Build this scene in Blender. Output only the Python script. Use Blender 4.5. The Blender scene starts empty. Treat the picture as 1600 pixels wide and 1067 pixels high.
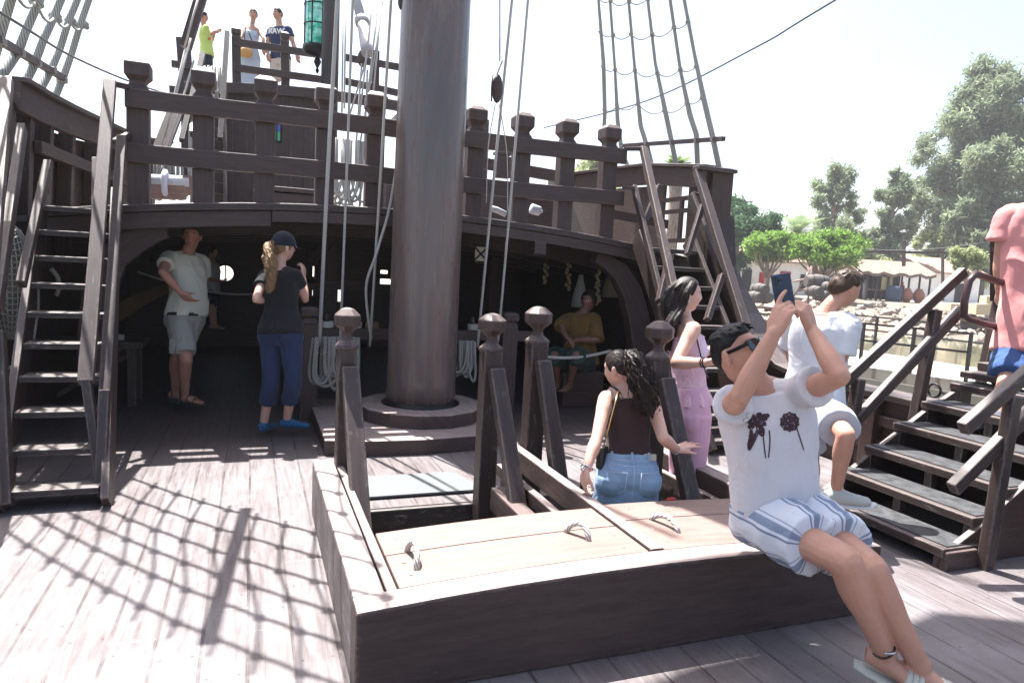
import bpy, bmesh, math, random
import numpy as np
from mathutils import Vector, Matrix, noise
from math import sin, cos, pi, radians, sqrt, atan2, exp, floor
random.seed(7)
S = bpy.context.scene
COL = S.collection
# ------------------------------------------------------------------ camera
F = 1067.0; CX, CY = 800.0, 533.5; EYE = 1.5
def cam_axes(a, p, r):
    a, p, r = map(radians, (a, p, r))
    fwd = Vector((sin(a)*cos(p), cos(a)*cos(p), -sin(p)))
    right = Vector((cos(a), -sin(a), 0)); up = right.cross(fwd)
    return right*cos(r)+up*sin(r), up*cos(r)-right*sin(r), fwd
CR, CU, CW = cam_axes(21.0, 6.1, 3.0)
CPOS = Vector((0, 0, EYE))
cd = bpy.data.cameras.new('camera'); co = bpy.data.objects.new('camera', cd); COL.objects.link(co)
m = Matrix((CR, CU, -CW)).transposed().to_4x4(); m.translation = CPOS
co.matrix_world = m
cd.sensor_width = 36; cd.lens = 36*F/1600; cd.clip_start = 0.05; cd.clip_end = 2000
S.camera = co
# ------------------------------------------------------------------ sky and sun
SUNDIR = Vector((-.10, .405, 1)).normalized()          # towards the sun: high, aft of the ship
EL = math.asin(SUNDIR.z); AZ = atan2(SUNDIR.x, SUNDIR.y)
w = bpy.data.worlds.new('World'); S.world = w; w.use_nodes = True
nt = w.node_tree; bg = nt.nodes['Background']; sky = nt.nodes.new('ShaderNodeTexSky')
sky.sky_type = 'NISHITA'; sky.sun_disc = False; sky.sun_elevation = EL; sky.sun_rotation = AZ
sky.air_density = 1.0; sky.dust_density = 4.0; sky.ozone_density = 1.0; sky.altitude = 0
nt.links.new(sky.outputs[0], bg.inputs[0]); bg.inputs[1].default_value = 0.088
sl = bpy.data.lights.new('sun', 'SUN'); sl.energy = 5.0; sl.angle = radians(0.36); sl.color = (1, .975, .95)
so = bpy.data.objects.new('sun', sl); COL.objects.link(so); so.rotation_euler = SUNDIR.to_track_quat('Z', 'Y').to_euler()
so.location = (0, 0, 30)
S.view_settings.view_transform = 'Standard'; S.view_settings.look = 'None'
S.view_settings.exposure = 1.88; S.view_settings.gamma = 1
# ------------------------------------------------------------------ photo rays: a pixel and a plane give a point of the place
def ray(u, v): return CW+CR*((u-CX)/F)-CU*((v-CY)/F)
def PD(u, v, d): return CPOS+ray(u, v)*d
def PX(u, v, x): r = ray(u, v); return CPOS+r*(x/r.x)
def PY(u, v, y): r = ray(u, v); return CPOS+r*(y/r.y)
def PZ(u, v, z): r = ray(u, v); return CPOS+r*((z-EYE)/r.z)
def V(*a): return Vector(a if len(a) > 1 else a[0])
# ------------------------------------------------------------------ objects
def tag(o, label=None, cat=None, group=None, kind=None):
    if label: o['label'] = label
    if cat: o['category'] = cat
    if group: o['group'] = group
    if kind: o['kind'] = kind
    return o
def empty(name, loc, label=None, cat=None, group=None, rz=0, parent=None):
    o = bpy.data.objects.new(name, None); COL.objects.link(o); o.location = loc; o.rotation_euler = (0, 0, rz)
    o.empty_display_size = .1
    if parent: o.parent = parent
    return tag(o, label, cat, group)
def link_mesh(name, me, parent=None, world=True):
    o = bpy.data.objects.new(name, me); COL.objects.link(o)
    if parent:
        o.parent = parent
        if world:
            # geometry is given in world space: cancel the parent's place
            q = parent; M = Matrix.Identity(4)
            while q: M = (Matrix.Translation(q.location) @ q.rotation_euler.to_matrix().to_4x4()) @ M; q = q.parent
            L = M.inverted(); me.transform(L)
    return o
def copy_tree(o, parent=None):
    c = o.copy(); COL.objects.link(c)
    if parent: c.parent = parent
    for ch in [q for q in bpy.data.objects if q.parent == o]:
        copy_tree(ch, c)
    return c
class MB:
    """collects shapes with wood-grain UVs (u along the piece, v across it, in metres)"""
    def __init__(s): s.v = []; s.f = []; s.uv = []; s.sm = []; s.mi = []
    def add(s, vs, fs, uvs=None, smooth=False, mi=0):
        b = len(s.v); s.v += [tuple(q) for q in vs]
        for k, f in enumerate(fs):
            s.f.append([b+i for i in f]); s.sm.append(smooth); s.mi.append(mi)
            s.uv.append(uvs[k] if uvs else [(vs[i][0], vs[i][1]+vs[i][2]) for i in f])
        return s
    def box(s, c, size, ax=None, mi=0, taper=1.0):
        """c centre, size (x,y,z); ax = 3 axes; grain runs along the longest side"""
        c = Vector(c); ax = ax or (Vector((1, 0, 0)), Vector((0, 1, 0)), Vector((0, 0, 1)))
        h = [q/2 for q in size]; vs = []
        for z in (-1, 1):
            for y in (-1, 1):
                for x in (-1, 1):
                    t = taper if z > 0 else 1
                    vs.append(c+ax[0]*(x*h[0]*t)+ax[1]*(y*h[1]*t)+ax[2]*(z*h[2]))
        fs = [(0, 2, 3, 1), (4, 5, 7, 6), (0, 1, 5, 4), (2, 6, 7, 3), (0, 4, 6, 2), (1, 3, 7, 5)]
        L = max(range(3), key=lambda i: size[i]); ou, ov = random.uniform(0, 50), random.uniform(0, 50)
        loc = [((i & 1)*2-1, (i >> 1 & 1)*2-1, (i >> 2 & 1)*2-1) for i in range(8)]
        uvs = []
        for f in fs:
            cst = [k for k in range(3) if len({loc[i][k] for i in f}) == 1][0]
            rest = [k for k in range(3) if k != cst]
            ku = L if L in rest else rest[0]; kv = [k for k in rest if k != ku][0]
            uvs.append([(ou+loc[i][ku]*h[ku], ov+cst*.37+loc[i][kv]*h[kv]) for i in f])
        return s.add(vs, fs, uvs, False, mi)
    def beam(s, a, b, w, h, up=(0, 0, 1), mi=0, ext=0):
        """timber from a to b, w across, h in the direction of up"""
        a, b = Vector(a), Vector(b); d = (b-a); L = d.length; d = d/L
        up = Vector(up); sd = d.cross(up)
        if sd.length < 1e-4: sd = d.cross(Vector((0, 1, 0)))
        sd.normalize(); u2 = sd.cross(d)
        return s.box((a+b)/2, (L+ext*2, w, h), (d, sd, u2), mi)
    def path(s, pts, w, h, up=(0, 0, 1), mi=0):
        """one swept timber along pts"""
        pts = [Vector(p) for p in pts]; n = len(pts); vs = []; up = Vector(up); acc = [0]
        for i in range(1, n): acc.append(acc[-1]+(pts[i]-pts[i-1]).length)
        for i, p in enumerate(pts):
            d = (pts[min(i+1, n-1)]-pts[max(i-1, 0)]).normalized(); sd = d.cross(up).normalized(); u2 = sd.cross(d)
            ww = w[i] if isinstance(w, (list, tuple)) else w; hh = h[i] if isinstance(h, (list, tuple)) else h
            vs += [p-sd*ww/2-u2*hh/2, p+sd*ww/2-u2*hh/2, p+sd*ww/2+u2*hh/2, p-sd*ww/2+u2*hh/2]
        fs = []; uvs = []; o = random.uniform(0, 50)
        for i in range(n-1):
            for k in range(4):
                j = (k+1) % 4; fs.append((i*4+k, i*4+j, i*4+4+j, i*4+4+k))
                uvs.append([(acc[i], o+k*.3), (acc[i], o+k*.3+.2), (acc[i+1], o+k*.3+.2), (acc[i+1], o+k*.3)])
        fs += [(3, 2, 1, 0), (n*4-4, n*4-3, n*4-2, n*4-1)]
        uvs += [[(0, o), (.1, o), (.1, o+.1), (0, o+.1)]]*2
        return s.add(vs, fs, uvs, False, mi)
    def tube(s, pts, r, n=8, mi=0, smooth=True, cap=True, ref=None):
        pts = [Vector(p) for p in pts]; N = len(pts); acc = [0]
        for i in range(1, N): acc.append(acc[-1]+(pts[i]-pts[i-1]).length)
        prev = None; vs = []
        for i, p in enumerate(pts):
            d = (pts[min(i+1, N-1)]-pts[max(i-1, 0)])
            if d.length < 1e-9: d = Vector((0, 0, 1))
            d.normalize()
            if prev is None:
                prev = Vector(ref) if ref else (Vector((0, 0, 1)) if abs(d.z) < .9 else Vector((1, 0, 0)))
            a = prev-d*prev.dot(d)
            if a.length < 1e-6: a = d.orthogonal()
            a.normalize(); prev = a; b = d.cross(a)
            rr = r[i] if isinstance(r, (list, tuple)) else r
            ra, rb = rr if isinstance(rr, (list, tuple)) else (rr, rr)
            for k in range(n):
                t = 2*pi*k/n; vs.append(p+a*(ra*cos(t))+b*(rb*sin(t)))
        fs = []; uvs = []; o = random.uniform(0, 50)
        r0 = r[0] if isinstance(r, (list, tuple)) else r; r0 = r0[0] if isinstance(r0, (list, tuple)) else r0
        cc = 2*pi*max(r0, .003)
        for i in range(N-1):
            for k in range(n):
                j = (k+1) % n; fs.append((i*n+k, i*n+j, i*n+n+j, i*n+n+k))
                uvs.append([(acc[i]+o, cc*k/n), (acc[i]+o, cc*(k+1)/n), (acc[i+1]+o, cc*(k+1)/n), (acc[i+1]+o, cc*k/n)])
        if cap:
            fs += [tuple(range(n-1, -1, -1)), tuple(range((N-1)*n, N*n))]; uvs += [[(0, 0)]*n]*2
        return s.add(vs, fs, uvs, smooth, mi)
    def lathe(s, prof, c, n=24, axis=(0, 0, 1), mi=0, smooth=True, sq=0, ref=(1, 0, 0)):
        """prof: (radius, height) list; closes both ends"""
        axis = Vector(axis).normalized(); a = Vector(ref); a = (a-axis*a.dot(axis)).normalized(); b = axis.cross(a); c = Vector(c)
        vs = []; N = len(prof)
        for r_, h in prof:
            for k in range(n):
                t = 2*pi*(k+.5)/n
                vs.append(c+axis*h+a*(r_*cos(t))+b*(r_*sin(t)))
        fs = []; uvs = []
        for i in range(N-1):
            for k in range(n):
                j = (k+1) % n; fs.append((i*n+k, i*n+j, i*n+n+j, i*n+n+k))
                R_ = 2*pi*max(prof[i][0], prof[i+1][0])/n
                uvs.append([(prof[i][1], k*R_), (prof[i][1], (k+1)*R_), (prof[i+1][1], (k+1)*R_), (prof[i+1][1], k*R_)])
        fs += [tuple(range(n-1, -1, -1)), tuple(range((N-1)*n, N*n))]; uvs += [[(0, 0)]*n]*2
        s.add(vs, fs, uvs, smooth, mi); s.sm[-1] = s.sm[-2] = False; return s
    def ball(s, c, r, n=12, mi=0, sc=(1, 1, 1), ax=None):
        c = Vector(c); ax = ax or (Vector((1, 0, 0)), Vector((0, 1, 0)), Vector((0, 0, 1)))
        vs = []; m_ = n//2
        for i in range(m_+1):
            p = pi*i/m_
            for k in range(n):
                t = 2*pi*k/n; q = (sin(max(p, .02) if p < 2 else min(p, pi-.02))*cos(t)*r*sc[0], sin(max(p, .02) if p < 2 else min(p, pi-.02))*sin(t)*r*sc[1], cos(p)*r*sc[2])
                vs.append(c+ax[0]*q[0]+ax[1]*q[1]+ax[2]*q[2])
        fs = [(i*n+k, i*n+n+k, i*n+n+(k+1) % n, i*n+(k+1) % n) for i in range(m_) for k in range(n)]
        fs += [tuple(range(n)), tuple(range((m_+1)*n-1, m_*n-1, -1))]
        return s.add(vs, fs, None, True, mi)
    def prism(s, poly, off, mi=0, smooth=False):
        """polygon (3-D points, one plane) extruded by vector off"""
        n = len(poly); off = Vector(off); a = [Vector(p) for p in poly]; vs = a+[p+off for p in a]
        fs = [tuple(range(n-1, -1, -1)), tuple(range(n, 2*n))]+[(i, (i+1) % n, n+(i+1) % n, n+i) for i in range(n)]
        d = (a[1]-a[0]).normalized(); e = off.normalized(); g = d.cross(e)
        uv = lambda p: (p.dot(d)+p.dot(e)*.1, p.dot(g)+p.dot(e))
        return s.add(vs, fs, [[uv(vs[i]) for i in f] for f in fs], smooth, mi)
    def mesh(s, name, mats):
        me = bpy.data.meshes.new(name); me.from_pydata(s.v, [], s.f)
        uvl = me.uv_layers.new(name='UVMap')
        flat = [c for f in s.uv for p in f for c in p]; uvl.data.foreach_set('uv', flat)
        me.polygons.foreach_set('use_smooth', s.sm); me.polygons.foreach_set('material_index', s.mi)
        for q in (mats if isinstance(mats, (list, tuple)) else [mats]): me.materials.append(q)
        me.update(); return me
    def build(s, name, mats, parent=None, bevel=0, world=True):
        me = s.mesh(name, mats); o = link_mesh(name, me, parent, world)
        if bevel:
            b = o.modifiers.new('bevel', 'BEVEL'); b.width = bevel; b.segments = 2; b.limit_method = 'ANGLE'; b.angle_limit = radians(40)
        return o
# ------------------------------------------------------------------ materials
def newmat(name, col=(.5, .5, .5), rough=.6, metal=0, spec=.5):
    m_ = bpy.data.materials.new(name); m_.use_nodes = True; b = m_.node_tree.nodes['Principled BSDF']
    b.inputs['Base Color'].default_value = (*col, 1); b.inputs['Roughness'].default_value = rough
    b.inputs['Metallic'].default_value = metal; b.inputs['Specular IOR Level'].default_value = spec
    return m_
class NT:
    def __init__(s, m_): s.m = m_; s.t = m_.node_tree; s.b = s.t.nodes['Principled BSDF']
    def n(s, typ, **k):
        q = s.t.nodes.new('ShaderNode'+typ)
        for a, v in k.items(): setattr(q, a, v)
        return q
    def l(s, a, b): s.t.links.new(a, b)
    def coord(s, kind='UV', scale=(1, 1, 1)):
        c = s.n('TexCoord'); mp = s.n('Mapping'); mp.inputs['Scale'].default_value = scale; s.l(c.outputs[kind], mp.inputs[0]); return mp.outputs[0]
    def noise(s, vec, sc, det=4, rough=.6, dist=0):
        q = s.n('TexNoise'); q.inputs['Scale'].default_value = sc; q.inputs['Detail'].default_value = det; q.inputs['Roughness'].default_value = rough
        q.inputs['Distortion'].default_value = dist; s.l(vec, q.inputs['Vector']); return q.outputs['Fac']
    def ramp(s, fac, stops):
        q = s.n('ValToRGB'); e = q.color_ramp.elements
        while len(e) < len(stops): e.new(.5)
        for el, (p, c) in zip(e, stops): el.position = p; el.color = (*c, 1) if len(c) == 3 else c
        s.l(fac, q.inputs[0]); return q.outputs[0]
    def mix(s, fac, a, b, mode='MIX'):
        q = s.n('Mix', data_type='RGBA', blend_type=mode)
        for sock, val in ((q.inputs['Factor'], fac), (q.inputs['A'], a), (q.inputs['B'], b)):
            if isinstance(val, (int, float)): sock.default_value = val
            elif isinstance(val, tuple): sock.default_value = (*val, 1)
            else: s.l(val, sock)
        return q.outputs['Result']
    def math(s, op, a, b=0, c=0):
        q = s.n('Math', operation=op)
        for i, val in enumerate((a, b, c)):
            if isinstance(val, (int, float)): q.inputs[i].default_value = val
            else: s.l(val, q.inputs[i])
        return q.outputs[0]
    def bump(s, h, st=.3, dist=.01):
        q = s.n('Bump'); q.inputs['Strength'].default_value = st; q.inputs['Distance'].default_value = dist; s.l(h, q.inputs['Height']); s.l(q.outputs[0], s.b.inputs['Normal'])
    def col(s, c): s.l(c, s.b.inputs['Base Color'])
    def rough(s, c): s.l(c, s.b.inputs['Roughness'])
BW = (0, 0, 0); WH = (1, 1, 1)
def wood(name, dark, mid, worn, amount=.4, rough=.5, grain=1.0, edge=.5, lit_worn_tops=.45):
    """painted ship's timber: brown paint, long grain, worn streaks; UV u along the grain"""
    m_ = newmat(name, mid, rough); t = NT(m_)
    c = t.coord('UV', (1, 1, 1)); st = t.coord('UV', (2.2, 26, 1)); st2 = t.coord('UV', (5, 90, 1))
    g = t.noise(st, 1.5*grain, 6, .65, .4); fine = t.noise(st2, 1.5*grain, 4, .6)
    big = t.noise(c, 2.3, 4, .6, .3)
    base = t.ramp(g, [(.3, dark), (.7, mid)])
    w1 = t.noise(t.coord('UV', (3, 9, 1)), 3.1, 7, .72, .6)
    lo = .72-.35*amount
    wm = t.ramp(w1, [(lo, BW), (lo+.09, WH)])
    wm = t.math('MULTIPLY', wm, t.ramp(fine, [(.42, BW), (.6, WH)]))
    wm = t.math('MULTIPLY', wm, t.ramp(big, [(.38, BW), (.62, WH)]))
    if edge:
        bv = t.n('Bevel'); bv.samples = 3; bv.inputs['Radius'].default_value = .014; gn = t.n('NewGeometry'); dp = t.n('VectorMath', operation='DOT_PRODUCT'); t.l(bv.outputs[0], dp.inputs[0]); t.l(gn.outputs['Normal'], dp.inputs[1])
        em = t.ramp(t.math('SUBTRACT', 1, dp.outputs['Value']), [(.02, BW), (.12, WH)])
        em = t.math('MULTIPLY', em, t.ramp(t.noise(t.coord('UV', (6, 14, 1)), 3, 5, .7), [(.50-.12*edge, BW), (.62-.08*edge, WH)])); wm = t.math('MAXIMUM', wm, t.math('MULTIPLY', em, .85))
    if lit_worn_tops:       # upward faces painted paler as if sunlit, broken up by scuffing
        g2 = t.n('NewGeometry'); sz = t.n('SeparateXYZ'); t.l(g2.outputs['True Normal'], sz.inputs[0])
        up_ = t.ramp(sz.outputs[2], [(.55, BW), (.85, WH)]); bn = t.ramp(t.noise(t.coord('UV', (2, 11, 1)), 2.4, 6, .7), [(.30, (.35,)*3), (.62, WH)])
        wm = t.math('MAXIMUM', wm, t.math('MULTIPLY', t.math('MULTIPLY', up_, bn), lit_worn_tops))
    cc = t.mix(wm, base, worn)
    t.col(t.mix(t.ramp(big, [(.35, BW), (.7, (.6,)*3)]), cc, t.mix(.5, cc, worn)) if amount > .5 else cc)
    t.rough(t.ramp(w1, [(.3, (rough,)*3), (.8, (min(1, rough+.3),)*3)]))
    hh = t.math('ADD', t.math('MULTIPLY', g, .8), t.math('ADD', t.math('MULTIPLY', fine, .35), t.math('MULTIPLY', wm, -.6)))
    t.bump(hh, .55, .004)
    return m_
M = {}
M['timber'] = wood('dark brown painted timber', (.030, .0165, .0145), (.070, .040, .035), (.22, .165, .15), .2, .42, lit_worn_tops=.5)
M['timber_worn'] = wood('worn brown painted timber', (.022, .013, .0115), (.052, .031, .027), (.30, .25, .23), .42, .4, edge=1.0, lit_worn_tops=.26)
M['tread'] = wood('worn ladder tread', (.018, .013, .013), (.04, .03, .029), (.32, .28, .25), .5, .45, edge=1.0, lit_worn_tops=.3)
M['lid'] = wood('sun bleached hatch boards', (.095, .050, .038), (.165, .096, .075), (.27, .195, .17), .6, .5)
M['coaming'] = wood('hatch coaming timber', (.036, .021, .018), (.072, .043, .037), (.36, .285, .26), .22, .5, lit_worn_tops=.9)
M['coaming_side'] = wood('lit scuffed coaming side', (.075, .055, .05), (.13, .10, .09), (.34, .29, .27), .7, .6, lit_worn_tops=.9)  # lighter copy of the coaming: grazing sun put into its colour, plus scuffs
M['hull'] = wood('red brown hull planks', (.032, .016, .013), (.062, .033, .027), (.18, .12, .10), .4, .45)
M['plank_tan'] = wood('light brown timber', (.14, .075, .055), (.24, .14, .11), (.4, .32, .27), .6, .6)
M['iron'] = newmat('black iron', (.012, .012, .014), .45, .6)
M['grey_mat'] = newmat('grey anti slip sheet', (.12, .13, .13), .8)
def grip():
    m_ = newmat('grey green anti slip strip', (.06, .07, .07), .55); t = NT(m_)
    c = t.coord('UV', (1, 1, 1)); b = t.noise(c, 14, 5, .7); t.col(t.ramp(b, [(.35, (.020, .020, .022)), (.65, (.075, .077, .08))])); t.bump(t.noise(c, 300, 2), .4, .002); return m_
M['grip'] = grip()
def deck():
    m_ = newmat('deck planks', (.3, .25, .23), .55); t = NT(m_)
    oc = t.n('TexCoord'); sp = t.n('SeparateXYZ'); t.l(oc.outputs['Object'], sp.inputs[0])
    px = t.math('DIVIDE', sp.outputs[0], .165)
    idx = t.math('FLOOR', px); fr = t.math('FRACT', px)
    edge = t.math('MINIMUM', fr, t.math('SUBTRACT', 1, fr))            # distance to seam
    wn = t.n('TexWhiteNoise', noise_dimensions='1D'); t.l(idx, wn.inputs['W'])
    st = t.coord('Object', (14, 1.1, 1)); g = t.noise(st, 2.2, 7, .7, .6)
    big = t.noise(t.coord('Object'), 1.6, 5, .65, .5); fine = t.noise(t.coord('Object', (90, 6, 1)), 2, 4, .6)
    spot = t.noise(t.coord('Object', (2.5, 1, 1)), 5, 8, .75)
    base = t.ramp(g, [(.25, (.072, .056, .056)), (.5, (.130, .111, .112)), (.75, (.190, .172, .176))])
    base = t.mix(t.math('MULTIPLY', wn.outputs[0], .35), base, (.125, .10, .094))
    base = t.mix(t.ramp(big, [(.42, BW), (.68, (.55,)*3)]), base, (.205, .195, .2))
    base = t.mix(t.ramp(spot, [(.58, BW), (.70, (.6,)*3)]), base, (.085, .055, .05))
    seam = t.ramp(edge, [(.016, WH), (.05, BW)])
    seam = t.math('MULTIPLY', seam, t.ramp(t.noise(t.coord('Object', (3, 1, 1)), 2, 5, .7), [(.40, (.15,)*3), (.6, (.9,)*3)]))
    # butt joints
    py = t.math('FRACT', t.math('ADD', t.math('DIVIDE', sp.outputs[1], 3.7), t.math('MULTIPLY', wn.outputs[0], 7.3)))
    butt = t.ramp(py, [(.0, WH), (.0016, WH), (.0022, BW)])
    seam = t.math('MAXIMUM', seam, t.math('MULTIPLY', butt, .7))
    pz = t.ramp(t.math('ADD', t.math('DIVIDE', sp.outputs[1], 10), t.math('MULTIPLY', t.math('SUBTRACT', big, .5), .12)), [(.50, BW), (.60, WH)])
    dk_ = t.mix(g, (.03, .021, .021), (.12, .095, .093)); base = t.mix(pz, base, dk_)        # planks turn dark aft: shade below the aft deck painted into their colour
    ny = t.math('ABSOLUTE', t.math('SUBTRACT', t.math('FRACT', t.math('ADD', t.math('DIVIDE', sp.outputs[1], .62), t.math('MULTIPLY', wn.outputs[0], 3))), .5)); nx = t.math('ABSOLUTE', t.math('SUBTRACT', edge, .17))
    nail = t.math('MULTIPLY', t.math('LESS_THAN', ny, .0085), t.math('LESS_THAN', nx, .033)); base = t.mix(t.math('MULTIPLY', nail, .75), base, (.05, .03, .028))
    t.col(t.mix(seam, base, (.045, .03, .028)))
    t.rough(t.ramp(g, [(.3, (.38,)*3), (.8, (.6,)*3)]))
    t.bump(t.math('ADD', t.math('MULTIPLY', seam, -1.2), t.math('ADD', t.math('MULTIPLY', g, .35), t.math('MULTIPLY', fine, .3))), .5, .006)
    return m_
M['deck'] = deck()
def mastmat():
    m_ = newmat('varnished worn mast', (.2, .12, .1), .3); t = NT(m_)
    st = t.coord('UV', (.28, 3.4, 1)); g = t.noise(st, 1.3, 6, .65, .35); f = t.noise(t.coord('UV', (2, 60, 1)), 1.5, 4)
    c = t.ramp(g, [(.25, (.075, .060, .060)), (.42, (.105, .082, .078)), (.55, (.14, .10, .085)), (.66, (.095, .074, .070)), (.80, (.17, .135, .12))])
    r_ = t.noise(t.coord('UV', (2.2, 7, 1)), 2.0, 6, .7, .6)
    c = t.mix(t.ramp(r_, [(.60, BW), (.66, (.8,)*3)]), c, (.14, .035, .02))
    p = t.noise(t.coord('UV', (1.2, 12, 1)), 1.9, 6, .7, .6)
    c = t.mix(t.ramp(p, [(.62, BW), (.72, (.6,)*3)]), c, (.30, .26, .25))
    t.col(c); t.rough(t.ramp(g, [(.3, (.22,)*3), (.8, (.36,)*3)])); t.b.inputs['Coat Weight'].default_value = .25; t.b.inputs['Coat Roughness'].default_value = .15; t.bump(t.math('ADD', f, g), .18, .003); return m_
M['mast'] = mastmat()
def ropemat(name, a, b_, pitch=60):
    m_ = newmat(name, a, .85); t = NT(m_); c = t.n('TexCoord'); sp = t.n('SeparateXYZ'); t.l(c.outputs['UV'], sp.inputs[0])
    ph = t.math('ADD', t.math('MULTIPLY', sp.outputs[0], pitch*6.283), t.math('MULTIPLY', sp.outputs[1], pitch*12))
    wv = t.math('MULTIPLY_ADD', t.math('SINE', ph), .5, .5)
    n_ = t.noise(c.outputs['Object'], 6, 4)
    base = t.mix(n_, a, tuple(q*.65 for q in a)); t.col(t.mix(t.ramp(wv, [(.05, WH), (.4, BW)]), base, b_)); t.bump(wv, .8, .004); return m_
M['rope'] = ropemat('pale cotton rope', (.70, .68, .63), (.24, .22, .20), 38)
M['rope_thin'] = ropemat('thin pale rope', (.74, .72, .68), (.36, .34, .32), 70)
M['rope_grey'] = ropemat('weathered grey shroud rope', (.46, .47, .44), (.13, .135, .13), 22)
M['rope_shroud'] = ropemat('worn shroud rope', (.46, .44, .39), (.12, .11, .10), 30)
M['rope_tan'] = ropemat('tan hemp rope', (.32, .20, .10), (.10, .06, .03), 50)
M['wire'] = newmat('dark wire', (.05, .05, .05), .5)
def cloth(name, col, rough=.85, wr=.35, sc=7, fine=True, var=.12):
    m_ = newmat(name, col, rough, spec=.25); t = NT(m_); c = t.coord('Object')
    n1 = t.noise(t.coord('Object', (1, 1, .6)), sc, 3, .5, .8); n2 = t.noise(c, 380, 2)
    t.col(t.mix(t.math('MULTIPLY', n1, var), col, tuple(q*.55 for q in col)))
    t.bump(t.math('ADD', n1, t.math('MULTIPLY', n2, .02)), wr, .03)
    m_.node_tree.nodes['Principled BSDF'].inputs['Sheen Weight'].default_value = .1
    return m_
def skinmat(name, col):
    m_ = newmat(name, col, .5, spec=.4); t = NT(m_); n1 = t.noise(t.coord('Object'), 13, 5, .68); n2 = t.noise(t.coord('Object'), 260, 3)
    t.col(t.mix(n1, (col[0]*.80, col[1]*.68, col[2]*.66), (min(1, col[0]*1.12), col[1]*1.16, col[2]*1.16)))
    t.bump(n2, .12, .002)
    b = t.b; b.inputs['Subsurface Weight'].default_value = .12; b.inputs['Subsurface Radius'].default_value = (.012, .005, .003); b.inputs['Subsurface Scale'].default_value = 1
    return m_
def hairmat(name, col, hi):
    m_ = newmat(name, col, .45, spec=.22); t = NT(m_); n1 = t.noise(t.coord('Object', (1, 1, .12)), 120, 3, .6, .5); n2 = t.noise(t.coord('Object'), 14, 3)
    t.col(t.mix(t.math('MULTIPLY', n1, n2), col, hi)); t.bump(n1, .6, .004); return m_
M['hair_black'] = hairmat('black hair', (.005, .0045, .005), (.016, .014, .014))
M['hair_dark'] = hairmat('dark brown hair', (.010, .006, .005), (.045, .028, .02))
M['hair_brown'] = hairmat('brown hair', (.026, .016, .011), (.12, .075, .045))
M['hair_blond'] = hairmat('dark blond hair', (.08, .045, .02), (.45, .28, .14))
M['skin_a'] = skinmat('tanned skin', (.47, .26, .185)); M['skin_b'] = skinmat('fair skin', (.58, .36, .28)); M['skin_c'] = skinmat('sunburnt skin', (.50, .25, .18))
M['lips'] = newmat('lips', (.36, .12, .10), .4); M['eye'] = newmat('eye', (.03, .02, .015), .15); M['eyewhite'] = newmat('eye white', (.55, .5, .47), .25); M['brow'] = newmat('eyebrow', (.02, .013, .01), .7)
M['black_gloss'] = newmat('black gloss plastic', (.008, .008, .009), .12); M['gold'] = newmat('gold', (.6, .42, .18), .3, 1); M['silver'] = newmat('silver', (.6, .6, .6), .25, 1)
# ================================================================== THE SHIP
XC = 1.46
def camber(x): return 1.99-.027*(x-1.3)**2
HX0, HX1, HY0, HY1 = .46, 2.61, 2.33, 4.05           # hatch opening
# main deck: one sheet with the hatch cut out
xs = [-2.0, HX0, HX1, 4.95]; ys = [-3, HY0, HY1, 13.2]; b = MB()
for i in range(3):
    for j in range(3):
        if i == 1 and j == 1: continue
        b.add([(xs[i], ys[j], 0), (xs[i+1], ys[j], 0), (xs[i+1], ys[j+1], 0), (xs[i], ys[j+1], 0)], [(0, 1, 2, 3)])
for (x0, y0), (x1, y1) in (((HX0, HY0), (HX1, HY0)), ((HX1, HY0), (HX1, HY1)), ((HX1, HY1), (HX0, HY1)), ((HX0, HY1), (HX0, HY0))):
    b.add([(x0, y0, 0), (x1, y1, 0), (x1, y1, -.18), (x0, y0, -.18)], [(3, 2, 1, 0)])
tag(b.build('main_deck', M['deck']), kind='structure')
# hold below
b = MB()
b.box((1.5, 3.2, -1.75), (5.5, 5, .1)); b.box((1.5, 5.2, -.95), (5.5, .1, 1.5)); b.box((1.5, .8, -.95), (5.5, .1, 1.5)); b.box((-.9, 3, -.95), (.1, 4.2, 1.5)); b.box((3.9, 3, -.95), (.1, 4.2, 1.5))
tag(b.build('hold_floor', M['timber']), kind='structure')

# ---------------- hatch
hb = empty('hatch_coaming', (XC, 3.1, 0), 'low brown box of heavy timbers framing the deck hatch, its top boarded over in front', 'hatch')
HT = .32
def ctop(x): return HT+.045*(1-((x-1.53)/1.2)**2)
b = MB(); pts = [(x, 2.27, (ctop(x)-.004)/2-.002) for x in np.linspace(.34, 2.73, 9)]
vs = []; n = len(pts)
for (x, y, _) in pts:
    z = ctop(x); vs += [(x, 2.21, .0), (x, 2.335, .0), (x, 2.335, z), (x, 2.21, z)]
fs = []; uvs = []
for i in range(n-1):
    for k in range(4):
        j = (k+1) % 4; fs.append((i*4+k, i*4+j, i*4+4+j, i*4+4+k)[::-1]); a0, a1 = pts[i][0], pts[i+1][0]
        uvs.append([(a0, k*.4), (a0, k*.4+.3), (a1, k*.4+.3), (a1, k*.4)][::-1])
fs += [(0, 1, 2, 3), (n*4-1, n*4-2, n*4-3, n*4-4)]; uvs += [[(0, 0), (.1, 0), (.1, .3), (0, .3)]]*2
MB().add(vs, fs, uvs).build('front_board', M['coaming'], hb, .012)
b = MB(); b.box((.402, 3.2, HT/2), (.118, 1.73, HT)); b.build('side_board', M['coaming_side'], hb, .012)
b = MB(); b.box((.486, 3.18, HT-.025), (.04, 1.7, .05)); b.build('inner_ledge', M['coaming'], hb, .006)
b = MB(); b.box((2.67, 3.2, HT/2), (.12, 1.73, HT)); b.build('side_board', M['coaming'], hb, .012)
b = MB(); b.box((1.6, 3.2, HT-.017), (.062, 1.72, .13)); b.build('dividing_beam', M['coaming'], hb, .008)
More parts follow.
